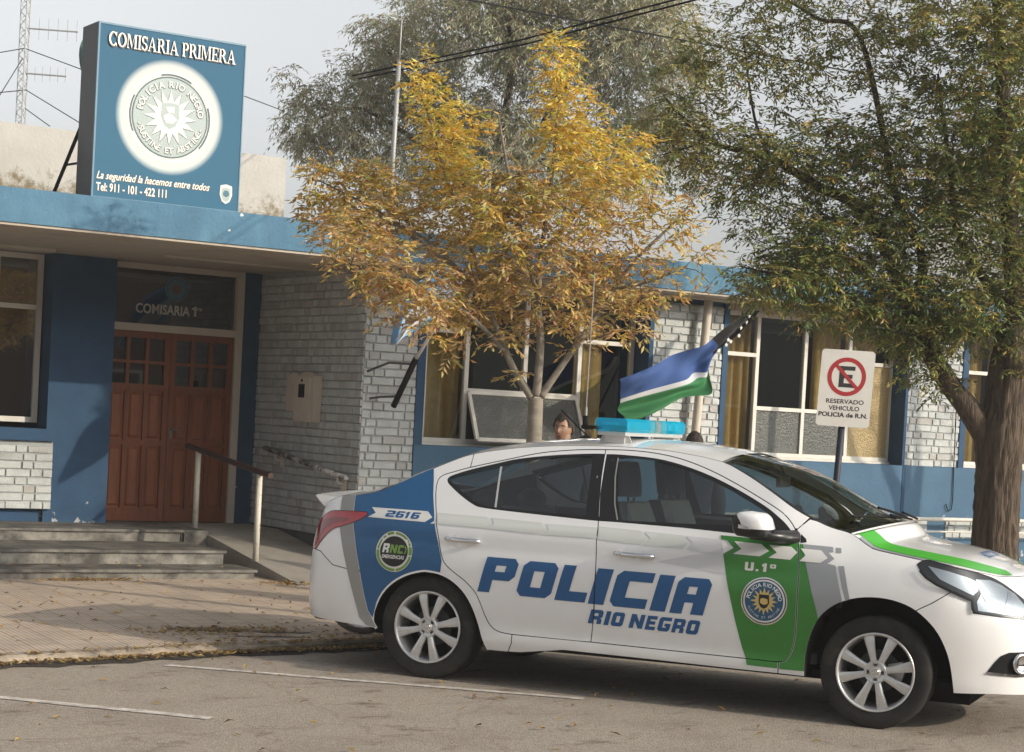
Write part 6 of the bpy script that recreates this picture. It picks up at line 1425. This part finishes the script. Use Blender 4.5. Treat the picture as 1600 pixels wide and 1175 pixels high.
# ================================================================ TRAFFIC SIGN
m_panel = mat('weathered_white_sign', (.60,.585,.55), .55, var=.05, vscale=10, c2=(.50,.48,.44), c2amt=.5, c2scale=5)
m_redp = mat('sign_red', (.33,.018,.022), .5); m_blk = mat('sign_black', (.02,.02,.022), .5)
TS = thing('traffic_sign', 'white no parking sign with red ring on a dark blue post', 'sign', (10.16,11.18,PZ), 0)
pd2 = Vector((10.16,11.18,0)); XR = LA*math.cos(R(3))+Vector((0,0,-1))*0; UP = Vector((0,0,1))
PU = (UP+LA*.035).normalized(); PX = (LA-UP*.015).normalized(); NO = PX.cross(PU)
a = MB(); a.tube([pd2+LA*-.01+UP*-.02, pd2+UP*1.1+LA*.0, pd2+UP*1.85+LA*.035-NO*.03*0-FW*-.03], .026, 12); a.build('post', mat('dark_navy_post', (.012,.018,.035), .6), TS, smooth=True)
sc = Vector((10.196,11.179,1.919))-FW*.04
w, h, cr_ = .207, .297, .03
P = []
for cx, cy, a0 in ((w-cr_,h-cr_,0),(-w+cr_,h-cr_,90),(-w+cr_,-h+cr_,180),(w-cr_,-h+cr_,270)):
    for k in range(6): an = R(a0+18*k); P.append((cx+cr_*math.cos(an), cy+cr_*math.sin(an)))
a = MB(); a.prism(P, sc, PX, PU, .006); pn = a.build('panel', m_panel, TS)
a = MB(); cc = sc+PU*.090; disc(a, cc, PX, PU, .150, .001, 0, 40, .117)
a.add([cc+NO*.0022+(PX*x+PU*y) for x, y in ((-.093,.075),(-.075,.093),(.093,-.075),(.075,-.093))], [(0,3,2,1)], 0); a.build('prohibition_ring', [m_redp], pn)
a = MB(); EL = [(-.058,-.082),(-.058,.082),(.062,.082),(.062,.050),(-.020,.050),(-.020,.018),(.045,.018),(.045,-.012),(-.020,-.012),(-.020,-.050),(.062,-.050),(.062,-.082)]
a.prism(EL, cc+NO*.0012, PX, PU, 0); a.build('letter_symbol', m_blk, pn); a = MB()
flat_text(a, 'RESERVADO', sc-PX*.142-PU*.118, PX, PU, .292, .034, bold=.018, lift=.001); flat_text(a, 'VEHICULO', sc-PX*.118-PU*.170, PX, PU, .238, .034, bold=.018, lift=.001); flat_text(a, 'POLICIA de R.N.', sc-PX*.192-PU*.222, PX, PU, .380, .034, bold=.030, lift=.001)
a.build('lettering', m_blk, pn)
# ================================================================ FLAGS
m_fb = mat('flag_blue', (.035,.085,.26), .8, var=.05); m_fw = mat('flag_white', (.55,.56,.58), .8); m_fg = mat('flag_green', (.03,.17,.06), .8, var=.05); m_fk = mat('flag_black', (.018,.018,.018), .85); m_fs = mat('flag_sky_blue', (.14,.34,.55), .8, var=.05); m_sun = mat('flag_sun_brown', (.16,.10,.07), .8)
RN = thing('provincial_flag', 'blue white and green flag with starred black corner, blown leftward from its wall pole', 'flag', (11.1,15.15,1.6))
top = [(12.05,2.765),(11.80,2.60),(11.52,2.395),(11.30,2.29),(11.0,2.165),(10.50,1.97)]; bot = [(12.02,2.71),(11.84,2.47),(11.60,2.175),(11.47,1.89),(11.14,1.765),(10.635,1.60)]
tp = [(p.x, p.y) for p in bez_pts([(a_, b_, 0) for a_, b_ in top], 8)]; bp = [(p.x, p.y) for p in bez_pts([(a_, b_, 0) for a_, b_ in bot], 8)]
NU = len(tp); NV = 40; rows = []
def vbound(f): return .93 if f < .42 else (.93-.31*smst(.42,.60,f) if f < .6 else .62-.06*(f-.6)/.4)
for i in range(NU):
    f = i/(NU-1); row = []; vb = vbound(f); b0, b1 = vb-.055, min(.985, vb+.045)
    vs = lin(0, b0, 20)+lin(b0, b1, 4)[1:]+lin(b1, 1, 16)[1:]
    for g_ in vs:
        x = tp[i][0]*(1-g_)+bp[i][0]*g_; z = tp[i][1]*(1-g_)+bp[i][1]*g_
        amp = min(1, f*2)
        y = 14.52+.12*f+amp*(.060*math.sin(f*11+g_*4.5)+.030*math.sin(f*19-g_*7+1))+.022*math.sin(g_*9+f*5)*(f > .1)+(.085*math.sin((g_-.58)*15+f*6)*max(0, g_-.58)*2.6)
        z += -.05*max(0, g_-.6)*math.sin(f*15)*amp*2
        row.append((x, y, z))
    rows.append(row)
a = MB(); a.grid(rows); a.m = []
for i in range(NU-1):
    f = (i+.5)/(NU-1)
    for j in range(NV): a.m.append(3 if f < .385 else (0 if j < 20 else (1 if j < 24 else 2)))
a.build('flag_cloth', [m_fb, m_fw, m_fg, m_fk], RN, smooth=True)
a = MB()
for k, (f, g_) in enumerate(((.10,.4),(.14,.75),(.19,.72),(.235,.85),(.28,.86),(.32,.84),(.355,.78),(.30,.5))):
    i = int(f*(NU-1)); j = int(min(.9, g_)/.875*20); c_ = Vector(rows[i][j]); sunburst(a, c_, (1,0,0), (0,0,1), .024, .011, 5, .03, 0)
a.build('stars', m_wht, RN)
a = MB(); a.tube([(11.03,15.17,1.60),(11.20,15.07,1.79),(12.07,14.56,2.79)], [.014,.013,.010], 8); a.build('flag_pole', m_mblack, RN); 
a = MB(); a.box((11.05,15.10,1.60),(11.14,15.20,1.66)); a.build('bracket', m_mblack, RN)
AR = thing('national_flag', 'sky blue and white striped flag hanging limp beside the yellow tree', 'flag', (8.4,15.2,1.6))
lf = [(8.58,2.94),(8.35,2.81),(8.13,2.66),(7.98,2.45),(7.895,2.14)]; rt = [(8.53,2.60),(8.36,2.42),(8.22,2.30),(8.09,2.22),(7.92,2.12)]
tp = [(p.x, p.y) for p in bez_pts([(a_, b_, 0) for a_, b_ in lf], 8)]; bp = [(p.x, p.y) for p in bez_pts([(a_, b_, 0) for a_, b_ in rt], 8)]; NU = len(tp); NV = 24; rows = []
for i in range(NU):
    f = i/(NU-1); rows.append([(tp[i][0]*(1-j/NV)+bp[i][0]*j/NV, 14.30+.05*math.sin(j/NV*13+f*2)+.02*math.sin(f*11), tp[i][1]*(1-j/NV)+bp[i][1]*j/NV) for j in range(NV+1)])
a = MB(); a.grid(rows); a.m = [(0 if (j+.5)/NV < .45 else (1 if (j+.5)/NV < .86 else 0)) for i in range(NU-1) for j in range(NV)]
for i in range(20, 24):
    for j in range(13, 17): a.m[i*NV+j] = 2
a.build('flag_cloth', [m_fs, m_fw, m_sun], AR, smooth=True)
a = MB(); a.tube([(8.375,14.74,2.0),(8.43,14.62,2.2),(8.64,14.15,2.97)], .016, 10); a.build('flag_pole', m_wht, AR, smooth=True)
a = MB(); a.tube([(8.345,15.02,1.60),(8.38,14.72,2.03)], .027, 12); a.build('pole_socket', m_mblack, AR, smooth=True)
a = MB(); a.tube([(8.35,14.96,1.69),(8.26,15.1,1.68),(8.20,15.21,1.66)], .011, 8); a.tube([(8.372,14.76,1.98),(8.24,14.95,1.985),(8.16,15.21,1.90)], .011, 8); a.build('bracket', m_sgrey, AR)
# ================================================================ CABLES AND POLES
wire([(9.02,3.0,5.0),(9.10,12.0,4.90),(9.13,14.5,4.90),(9.0,17.4,4.92)], .0085, 'upper of the two thick black cables crossing above the yellow tree')
wire([(9.12,3.0,4.95),(9.20,12.0,4.895),(9.22,14.5,4.885),(9.07,17.4,4.90)], .0085, 'lower of the two thick black cables crossing above the yellow tree')
wire([(-8,18.0,6.0),(10.28,17.83,6.0),(19.2,17.75,6.0),(40,17.6,6.05)], .010, 'thin black cable crossing above the station roof from tree to tree')
wire([(7.41,23.9,5.77),(7.67,23.74,5.84),(7.97,22.3,5.42)], .006, 'thin guy wire running from the mast to behind the roof sign', nm='guy_wire', cat='wire', group='guy wires of the radio mast')
wire([(7.12,22.9,5.08),(7.66,23.76,5.72)], .006, 'steep thin guy wire left of the radio mast', nm='guy_wire', cat='wire', group='guy wires of the radio mast')
wire([(7.41,23.9,5.27),(7.70,23.7,5.32),(7.68,21.3,4.60)], .006, 'thin guy wire below the lower mast aerial', nm='guy_wire', cat='wire', group='guy wires of the radio mast')
wire([(7.70,23.7,5.09),(7.62,22.5,4.74)], .006, 'lowest thin guy wire at the foot of the visible mast', nm='guy_wire', cat='wire', group='guy wires of the radio mast')
wire([(6.64,15.1,4.02),(7.6,17.2,4.55),(9.5,20,4.9)], .005, 'thin wire between the sign and the grey green tree', nm='stay_wire', cat='wire', n=6)
a = MB(); a.tube([(8.735,16.0,3.10),(8.76,16.0,4.85)], [.024,.021], 10); a.tube([(8.76,16,4.85),(8.765,16,5.25)], .008, 6); tag(a.build('roof_pole', m_mast, smooth=True), 'slim grey steel pole on the roof seen through the yellow tree', 'pole')
a = MB(); a.tube([(14.40,13.4,.05),(14.385,13.4,2.2),(14.38,13.41,3.3)], .045, 10); tag(a.build('slim_pole', m_bark_y, smooth=True), 'slim pole, tree shade mottled into its colour, behind the big tree at the right edge', 'pole')  # dark speckle in the colour stands for tree shade on the pole
# ================================================================ HOUSES BEYOND
m_house = mat('pale_far_render', (.62,.58,.50), .9, var=.06, vscale=2); m_housed = mat('brown_far_wall', (.30,.25,.21), .9, var=.1, vscale=2)
HB = thing('background_house', 'pale two storey house showing through gaps in the big tree', 'building', (19.9,20.3,0), R(-44.5))
a = MB(); a.box((0,0,0),(5,7,5.45)); a.build('wall', m_house, HB, world=False)
a = MB(); a.box((-.05,-.12,5.45),(5.1,7.1,5.6)); a.build('roof', m_housed, HB, world=False)
a = MB(); a.box((1.5,-.04,3.6),(2.6,.02,4.7)); wn = a.build('window', m_housed, HB, world=False); a = MB(); a.box((1.55,-.06,3.65),(2.03,-.042,4.65)); a.box((2.07,-.06,3.65),(2.55,-.042,4.65)); a.build('pane', m_black, wn, world=False)
HC = thing('background_house', 'low brown house wall further right behind the big tree', 'building', (23.6,16.8,0), R(-44.5))
a = MB(); a.box((.1,0,0),(7,6,4.6)); a.build('wall', m_housed, HC, world=False); a = MB(); a.box((.0,-.1,4.6),(7.1,6.1,4.72)); a.build('roof', m_house, HC, world=False)
# ================================================================ PEOPLE
m_skin = mat('skin', (.30,.175,.115), .55, var=.06, vscale=8); m_hair = mat('dark_brown_hair', (.022,.015,.011), .7, var=.3, vscale=40, bump=.6, bscale=90)
m_eye = mat('eye_white', (.55,.52,.5), .3); m_iris = mat('eye_iris', (.03,.02,.015), .3); m_lip = mat('lips', (.30,.11,.09), .5)
m_cl1 = mat('dark_uniform_cloth', (.025,.03,.045), .9, var=.15, vscale=10); m_cl2 = mat('black_jacket_cloth', (.012,.012,.013), .85, var=.2, vscale=10); m_shoe = mat('black_leather', (.012,.011,.01), .4)
def skin_mesh(name, chain, m, parent, mat4, lvl=2):
    # chain: {joint: (pos, radius)}, edges list -> one smooth skinned mesh
    J, E = chain; names = list(J); me = bpy.data.meshes.new(name); me.from_pydata([mat4 @ Vector(J[k][0]) for k in names], [(names.index(a), names.index(b)) for a, b in E], [])
    o = bpy.data.objects.new(name, me); COL.objects.link(o); sm_ = o.modifiers.new('s', 'SKIN'); sm_.use_smooth_shade = True
    o.modifiers.new('u', 'SUBSURF').levels = lvl; o.modifiers['u'].render_levels = lvl
    sv = me.skin_vertices[0].data if me.skin_vertices else None
    if sv is None: me.attributes
    for i, k in enumerate(names):
        r = J[k][1]; sv[i].radius = (r, r) if not hasattr(r, '__len__') else r
        sv[i].use_root = (i == 0)
    dg = bpy.context.evaluated_depsgraph_get(); dg.update()
    me2 = bpy.data.meshes.new_from_object(o.evaluated_get(dg)); bpy.data.objects.remove(o)
    me2.materials.clear(); me2.materials.append(m); me2.polygons.foreach_set('use_smooth', [True]*len(me2.polygons))
    o = bpy.data.objects.new(name, me2); COL.objects.link(o)
    if parent: o.parent = parent
    return o
def person(loc, rz, H, label, head_yaw=0., top=m_cl1, leg=m_cl1, elbow=.0):
    k = H/1.75; root = thing('person', label, 'person', loc, rz); M4 = Matrix.Scale(k, 4)
    J = {'pelvis':((0,0,.95),(.14,.10)),'waist':((0,0,1.08),(.135,.095)),'chest':((0,-.01,1.30),(.165,.11)),'neck0':((0,.0,1.47),(.07,.065)),'neck1':((0,-.015,1.56),(.055,.055)),'skull':((0,-.02,1.66),(.07,.08))}
    E = [('pelvis','waist'),('waist','chest'),('chest','neck0'),('neck0','neck1'),('neck1','skull')]
    for s in (-1, 1):
        n = str(s)
        J.update({'hip'+n:((.09*s,0,.90),.095),'knee'+n:((.10*s,-.02,.50),.058),'ank'+n:((.10*s,.01,.09),.04),'toe'+n:((.11*s,-.15,.035),.032),
                  'sh'+n:((.19*s,0,1.42),.062),'el'+n:(((.25+elbow)*s,.03,1.13),.044),'wr'+n:(((.24)*s,-.08,.88),.030),'palm'+n:((.24*s,-.11,.82),(.026,.040))})
        E += [('pelvis','hip'+n),('hip'+n,'knee'+n),('knee'+n,'ank'+n),('ank'+n,'toe'+n),('chest','sh'+n),('sh'+n,'el'+n),('el'+n,'wr'+n),('wr'+n,'palm'+n)]
        for fi, (dx, dy, ln) in enumerate(((-.012,-.030,.075),(-.004,-.012,.085),(.002,.006,.080),(.006,.022,.062))):
            J['f%d'%fi+n] = ((.24*s+dx*s, -.12+dy*.9, .775), .010); J['g%d'%fi+n] = ((.235*s+dx*s, -.135+dy*.9, .775-ln*.75), .008); E += [('palm'+n,'f%d'%fi+n),('f%d'%fi+n,'g%d'%fi+n)]
        J['t0'+n] = ((.215*s,-.15,.80), .011); J['t1'+n] = ((.205*s,-.175,.765), .009); E += [('palm'+n,'t0'+n),('t0'+n,'t1'+n)]
    body = skin_mesh('body', (J, E), m_skin, root, M4)
    g = lambda r, d: tuple(x+d for x in r) if hasattr(r, '__len__') else r+d
    Jt = {a: (J[a][0], g(J[a][1], .022)) for a in ('pelvis','waist','chest')}; Jt['neck0'] = ((0,.0,1.45),(.085,.08)); Et = [('pelvis','waist'),('waist','chest'),('chest','neck0')]
    for s in (-1, 1):
        n = str(s)
        for a in ('sh','el','wr'): Jt[a+n] = (J[a+n][0], g(J[a+n][1], .018))
        Et += [('chest','sh'+n),('sh'+n,'el'+n),('el'+n,'wr'+n)]
    skin_mesh('jacket', (Jt, Et), top, root, M4)
    Jl = {'pelvis': ((0,0,.97), (.155,.115))}; El = []
    for s in (-1, 1):
        n = str(s)
        for a in ('hip','knee','ank'): Jl[a+n] = (J[a+n][0], g(J[a+n][1], .02))
        El += [('pelvis','hip'+n),('hip'+n,'knee'+n),('knee'+n,'ank'+n)]
    skin_mesh('trousers', (Jl, El), leg, root, M4)
    for s in (-1, 1): sh = MB(); sh.tube([Vector((.10*s,.06,.045))*k, Vector((.105*s,-.05,.05))*k, Vector((.11*s,-.19,.035))*k], [.05*k,.05*k,.038*k], 10); sh.build('shoe', m_shoe, root, smooth=True, world=False)
    # head: sculpted grid, face towards -y
    RH = Matrix.Translation(Vector((0,-.02,1.655))*k) @ Matrix.Rotation(head_yaw, 4, 'Z') @ Matrix.Scale(k, 4)
    hd = MB(); rows = []; NL, NT_ = 40, 34
    for i in range(NT_+1):
        ph = PI*i/NT_; cz, sr = math.cos(ph), math.sin(ph); row = []
        for j in range(NL):
            th = 2*PI*j/NL; x = math.sin(th)*sr; y = -math.cos(th)*sr; z = cz
            X, Y_, Z = x*.074, y*.094, z*.115
            if z < 0: X *= 1-.30*(-z)**1.4*(1 if y < .3 else .5); Y_ = Y_*(1-.12*(-z)) if y < 0 else Y_*(1-.45*(-z)**1.2)
            fr_ = max(0, -y)**3; ax_ = abs(X)
            gs_ = lambda cx, cz_, wx, wz: math.exp(-((ax_-cx)/wx)**2-((Z-cz_)/wz)**2)
            n_ = gs_(0,-.020,.010,.020)*.020+gs_(0,-.030,.016,.008)*.008+gs_(.015,.020,.018,.007)*.005-gs_(.031,.003,.014,.010)*.010+gs_(.0,-.085,.018,.013)*.008+gs_(.042,-.018,.016,.014)*.004+gs_(0,-.058,.020,.010)*.005-gs_(0,-.058,.022,.0025)*.004
            Y_ -= n_*min(1, fr_*2.2)
            row.append(tuple(RH @ Vector((X, Y_, Z))))
        row.append(row[0]); rows.append(row)
    hd.grid(rows)
    for s in (-1, 1):
        er = [[tuple(RH @ Vector((s*(.071+.016*math.sin(a)*t_), .012+.014*t_+.018*math.cos(a)*.6, -.005+.032*math.cos(a)*(1-.1*t_)))) for a in lin(0, 2*PI, 12)] for t_ in (0., .6, 1., .55)]
        hd.grid(er)
    head = hd.build('head', m_skin, root, smooth=True, world=False)
    for s in (-1, 1):
        e_ = MB(); c_ = RH @ Vector((.031*s,-.0755,.003)); q = (RH.to_3x3() @ Vector((0,-1,0))).normalized()
        e_.lathe([(-.004*k,.0125*k),(.002*k,.009*k),(.0035*k,.0)], c_, q, 12, m=0); e_.lathe([(.003*k,.0058*k),(.0045*k,.0)], c_, q, 10, m=1); e_.build('eye', [m_eye, m_iris], head, smooth=True, world=False)
    br_ = MB()
    for s in (-1, 1): br_.tube([RH @ Vector((s*x, y, z)) for x, y, z in ((.013,-.092,.021),(.030,-.088,.026),(.048,-.074,.020))], [.003*k,.0042*k,.002*k], 6)
    br_.build('eyebrows', m_hair, head, smooth=True, world=False)
    mo_ = MB(); mo_.tube([RH @ Vector((x, -.0925-.0015+.06*x*x*20*.4, -.058)) for x in (-.024,-.012,0,.012,.024)], [.0015*k,.0042*k,.0048*k,.0042*k,.0015*k], 6); mo_.build('mouth', m_lip, head, smooth=True, world=False)
    hr = MB(); rows = []
    for i in range(17):
        row = []
        for j in range(NL):
            th = 2*PI*j/NL; fwd = math.cos(th)   # 1 = face side
            lim = PI*(.33+.03*math.cos(3*th)+.02*math.sin(5*th)) if fwd > .55 else (PI*.47 if fwd > .0 else PI*.62)
            ph = lim*i/16; cz, sr = math.cos(ph), math.sin(ph); q = 1.13+.03*math.sin(7*th+i)+.02*math.sin(13*th)
            X, Y_, Z = math.sin(th)*sr*.076*q, -math.cos(th)*sr*.096*q, cz*.118*q
            row.append(tuple(RH @ Vector((X, Y_, Z))))
        row.append(row[0]); rows.append(row)
    hr.grid(rows); hr.build('hair', m_hair, head, smooth=True, world=False)
    return root
person((7.93,11.70,PZ), R(-16), 1.53, 'dark haired person behind the car roof, face turned to the left, beside the tree trunk', head_yaw=R(-42))
person((8.96,11.44,PZ), R(150), 1.445, 'person behind the right end of the light bar, only dark hair showing', head_yaw=0)
person((14.06,12.35,PZ), R(-10), 1.56, 'person in black at the extreme right edge behind the tree trunk', top=m_cl2, leg=m_cl2, elbow=.12)
# ================================================================ MOTORCYCLE behind the car
m_dtyre = mat('dusty_motorcycle_tyre', (.11,.10,.09), .9, var=.2, vscale=20, bump=.5, bscale=60); m_moto = mat('motorcycle_paint', (.35,.36,.37), .3, coat=.5); m_eng = mat('engine_metal', (.25,.25,.25), .4, metal=.8)
MC = thing('motorcycle', 'small motorcycle parked on the pavement behind the car, only a lower wheel in view', 'motorcycle', (6.16,11.36,PZ))
def mp_(a_, d_, h_): return Vector((6.16,11.36,PZ))+LA*a_+FW*d_+Vector((0,0,h_))
for a_ in (0., 1.18):
    b_ = MB(); c_ = mp_(a_,0,.262); b_.lathe([(-.03,.218),(-.035,.238),(-.022,.258),(0,.263),(.022,.258),(.035,.238),(.03,.218)], c_, FW, 32); wh = b_.build('wheel', m_dtyre, MC, smooth=True)
    b_ = MB(); b_.lathe([(-.032,.220),(-.034,.205),(.034,.205),(.032,.220)], c_, FW, 32); b_.lathe([(-.05,.0),(-.05,.045),(.05,.045),(.05,.0)], c_, FW, 16)
    for k in range(14): an = 2*PI*k/14; b_.tube([c_+(LA*math.cos(an)+UP*math.sin(an))*.04, c_+(LA*math.cos(an+.3)+UP*math.sin(an+.3))*.195], .003, 4)
    b_.build('rim', m_chrome, wh, smooth=True)
a = MB()
for d_ in (-.07, .07): a.tube([mp_(0,d_,.262), mp_(.22,d_,.78)], .018, 8); a.tube([mp_(1.18,d_,.262), mp_(.62,d_,.36)], .018, 8)
a.tube([mp_(.20,0,.74), mp_(.42,0,.40), mp_(.78,0,.34), mp_(.95,0,.62)], .02, 8); a.tube([mp_(.20,0,.74), mp_(.95,0,.62)], .02, 8); a.build('frame', m_mblack, MC)
a = MB(); a.box(mp_(.42,0,.30)-Vector((.13,.08,0)), mp_(.60,0,.52)+Vector((.08,.08,0))); a.tube([mp_(.5,-.1,.34), mp_(.7,-.13,.28), mp_(1.3,-.13,.34)], [.02,.025,.038], 10); a.build('engine', m_eng, MC)
a = MB(); a.tube([mp_(.26,0,.72), mp_(.36,0,.76), mp_(.52,0,.75), mp_(.60,0,.70)], [.06,.11,.11,.07], 12); a.build('fuel_tank', m_moto, MC, smooth=True)
a = MB(); a.tube([mp_(.60,0,.70), mp_(.78,0,.71), mp_(1.12,0,.75)], [.07,.10,.08], 10); a.build('saddle', m_mblack, MC, smooth=True)
a = MB(); a.tube([mp_(.24,-.33,.84), mp_(.20,-.1,.83), mp_(.20,.1,.83), mp_(.24,.33,.84)], .013, 8); a.build('handlebar', m_mblack, MC)
a = MB(); a.lathe([(0,.0),(0,.07),(-.06,.06),(-.09,.0)], mp_(.12,0,.74), LA*-1, 16); a.build('headlamp', m_lampb, MC, smooth=True)
a = MB(); a.tube([mp_(.5,-.06,.30), mp_(.56,-.25,.0)], .012, 6); a.build('side_stand', m_mblack, MC)
rows = [[mp_(.0+.285*math.cos(R(an)), d_, .262+.285*math.sin(R(an))) for d_ in (-.05,0,.05)] for an in range(60, 190, 10)]; a = MB(); a.grid(rows); a.build('mudguard', m_moto, MC, smooth=True)

# ================================================================ ACROSS THE STREET (unseen houses added to darken reflections and block low sky)
m_opp = [mat('shaded_house_render', (.20,.18,.155), .9, var=.1, vscale=1), mat('shaded_brick', (.13,.085,.065), .9, var=.15, vscale=3), mat('shaded_green_render', (.12,.14,.12), .9, var=.1, vscale=1)]  # walls coloured dark as if shaded, for darker reflections
for i, (x0, x1, h, lab) in enumerate(((-34,-19,4.6,'low shaded brick house added unseen across the street, far left behind the camera'),(-18,-6,5.6,'shaded beige house added unseen across the street, left behind the camera'),(-5,8,4.9,'shaded greenish house added unseen across the street straight behind the camera'),(9,21,5.9,'tall shaded brick house added unseen across the street, right behind the camera'),(22,40,4.8,'long beige house added unseen across the street, right of the tall brick one'),(41,60,5.2,'greenish house added unseen across the street, second from its far end'),(61,90,5.0,'long brick house added unseen at the far right end across the street'))):
    OH = thing('house', lab, 'building', ((x0+x1)/2,-18,0)); h *= 1.3; a = MB(); a.box((x0,-24,0),(x1,-15,h)); a.build('wall', m_opp[(i+1) % 3], OH)
    a = MB(); a.box((x0-.2,-24.2,h),(x1+.2,-14.7,h+.18)); a.build('roof', m_opp[1], OH)
    for k in range(3):
        xc = x0+(x1-x0)*(k+.5)/3
        if k == 1: a = MB(); a.box((xc-.5,-14.99,0),(xc+.5,-14.95,2.1)); a.build('door', m_wood, OH)
        else: a = MB(); a.box((xc-.8,-14.99,1.0),(xc+.8,-14.95,2.3)); w_ = a.build('window', m_winframe, OH); a = MB(); a.box((xc-.72,-14.949,1.08),(xc+.72,-14.94,2.22)); a.build('pane', m_black, w_)
# ================================================================ HAZE (volume added to lift the blacks)
mh = bpy.data.materials.new('black_lift_haze'); mh.use_nodes = True; t = mh.node_tree; t.nodes.clear()
o_ = t.nodes.new('ShaderNodeOutputMaterial'); v_ = t.nodes.new('ShaderNodeVolumePrincipled'); v_.inputs['Color'].default_value = (.93,.94,.95,1); v_.inputs['Density'].default_value = .0014; v_.inputs['Anisotropy'].default_value = .0
t.links.new(v_.outputs[0], o_.inputs['Volume'])
a = MB(); a.box((-420,-420,-1.0),(520,520,10.5)); tag(a.build('haze', mh), None, None, kind='stuff')
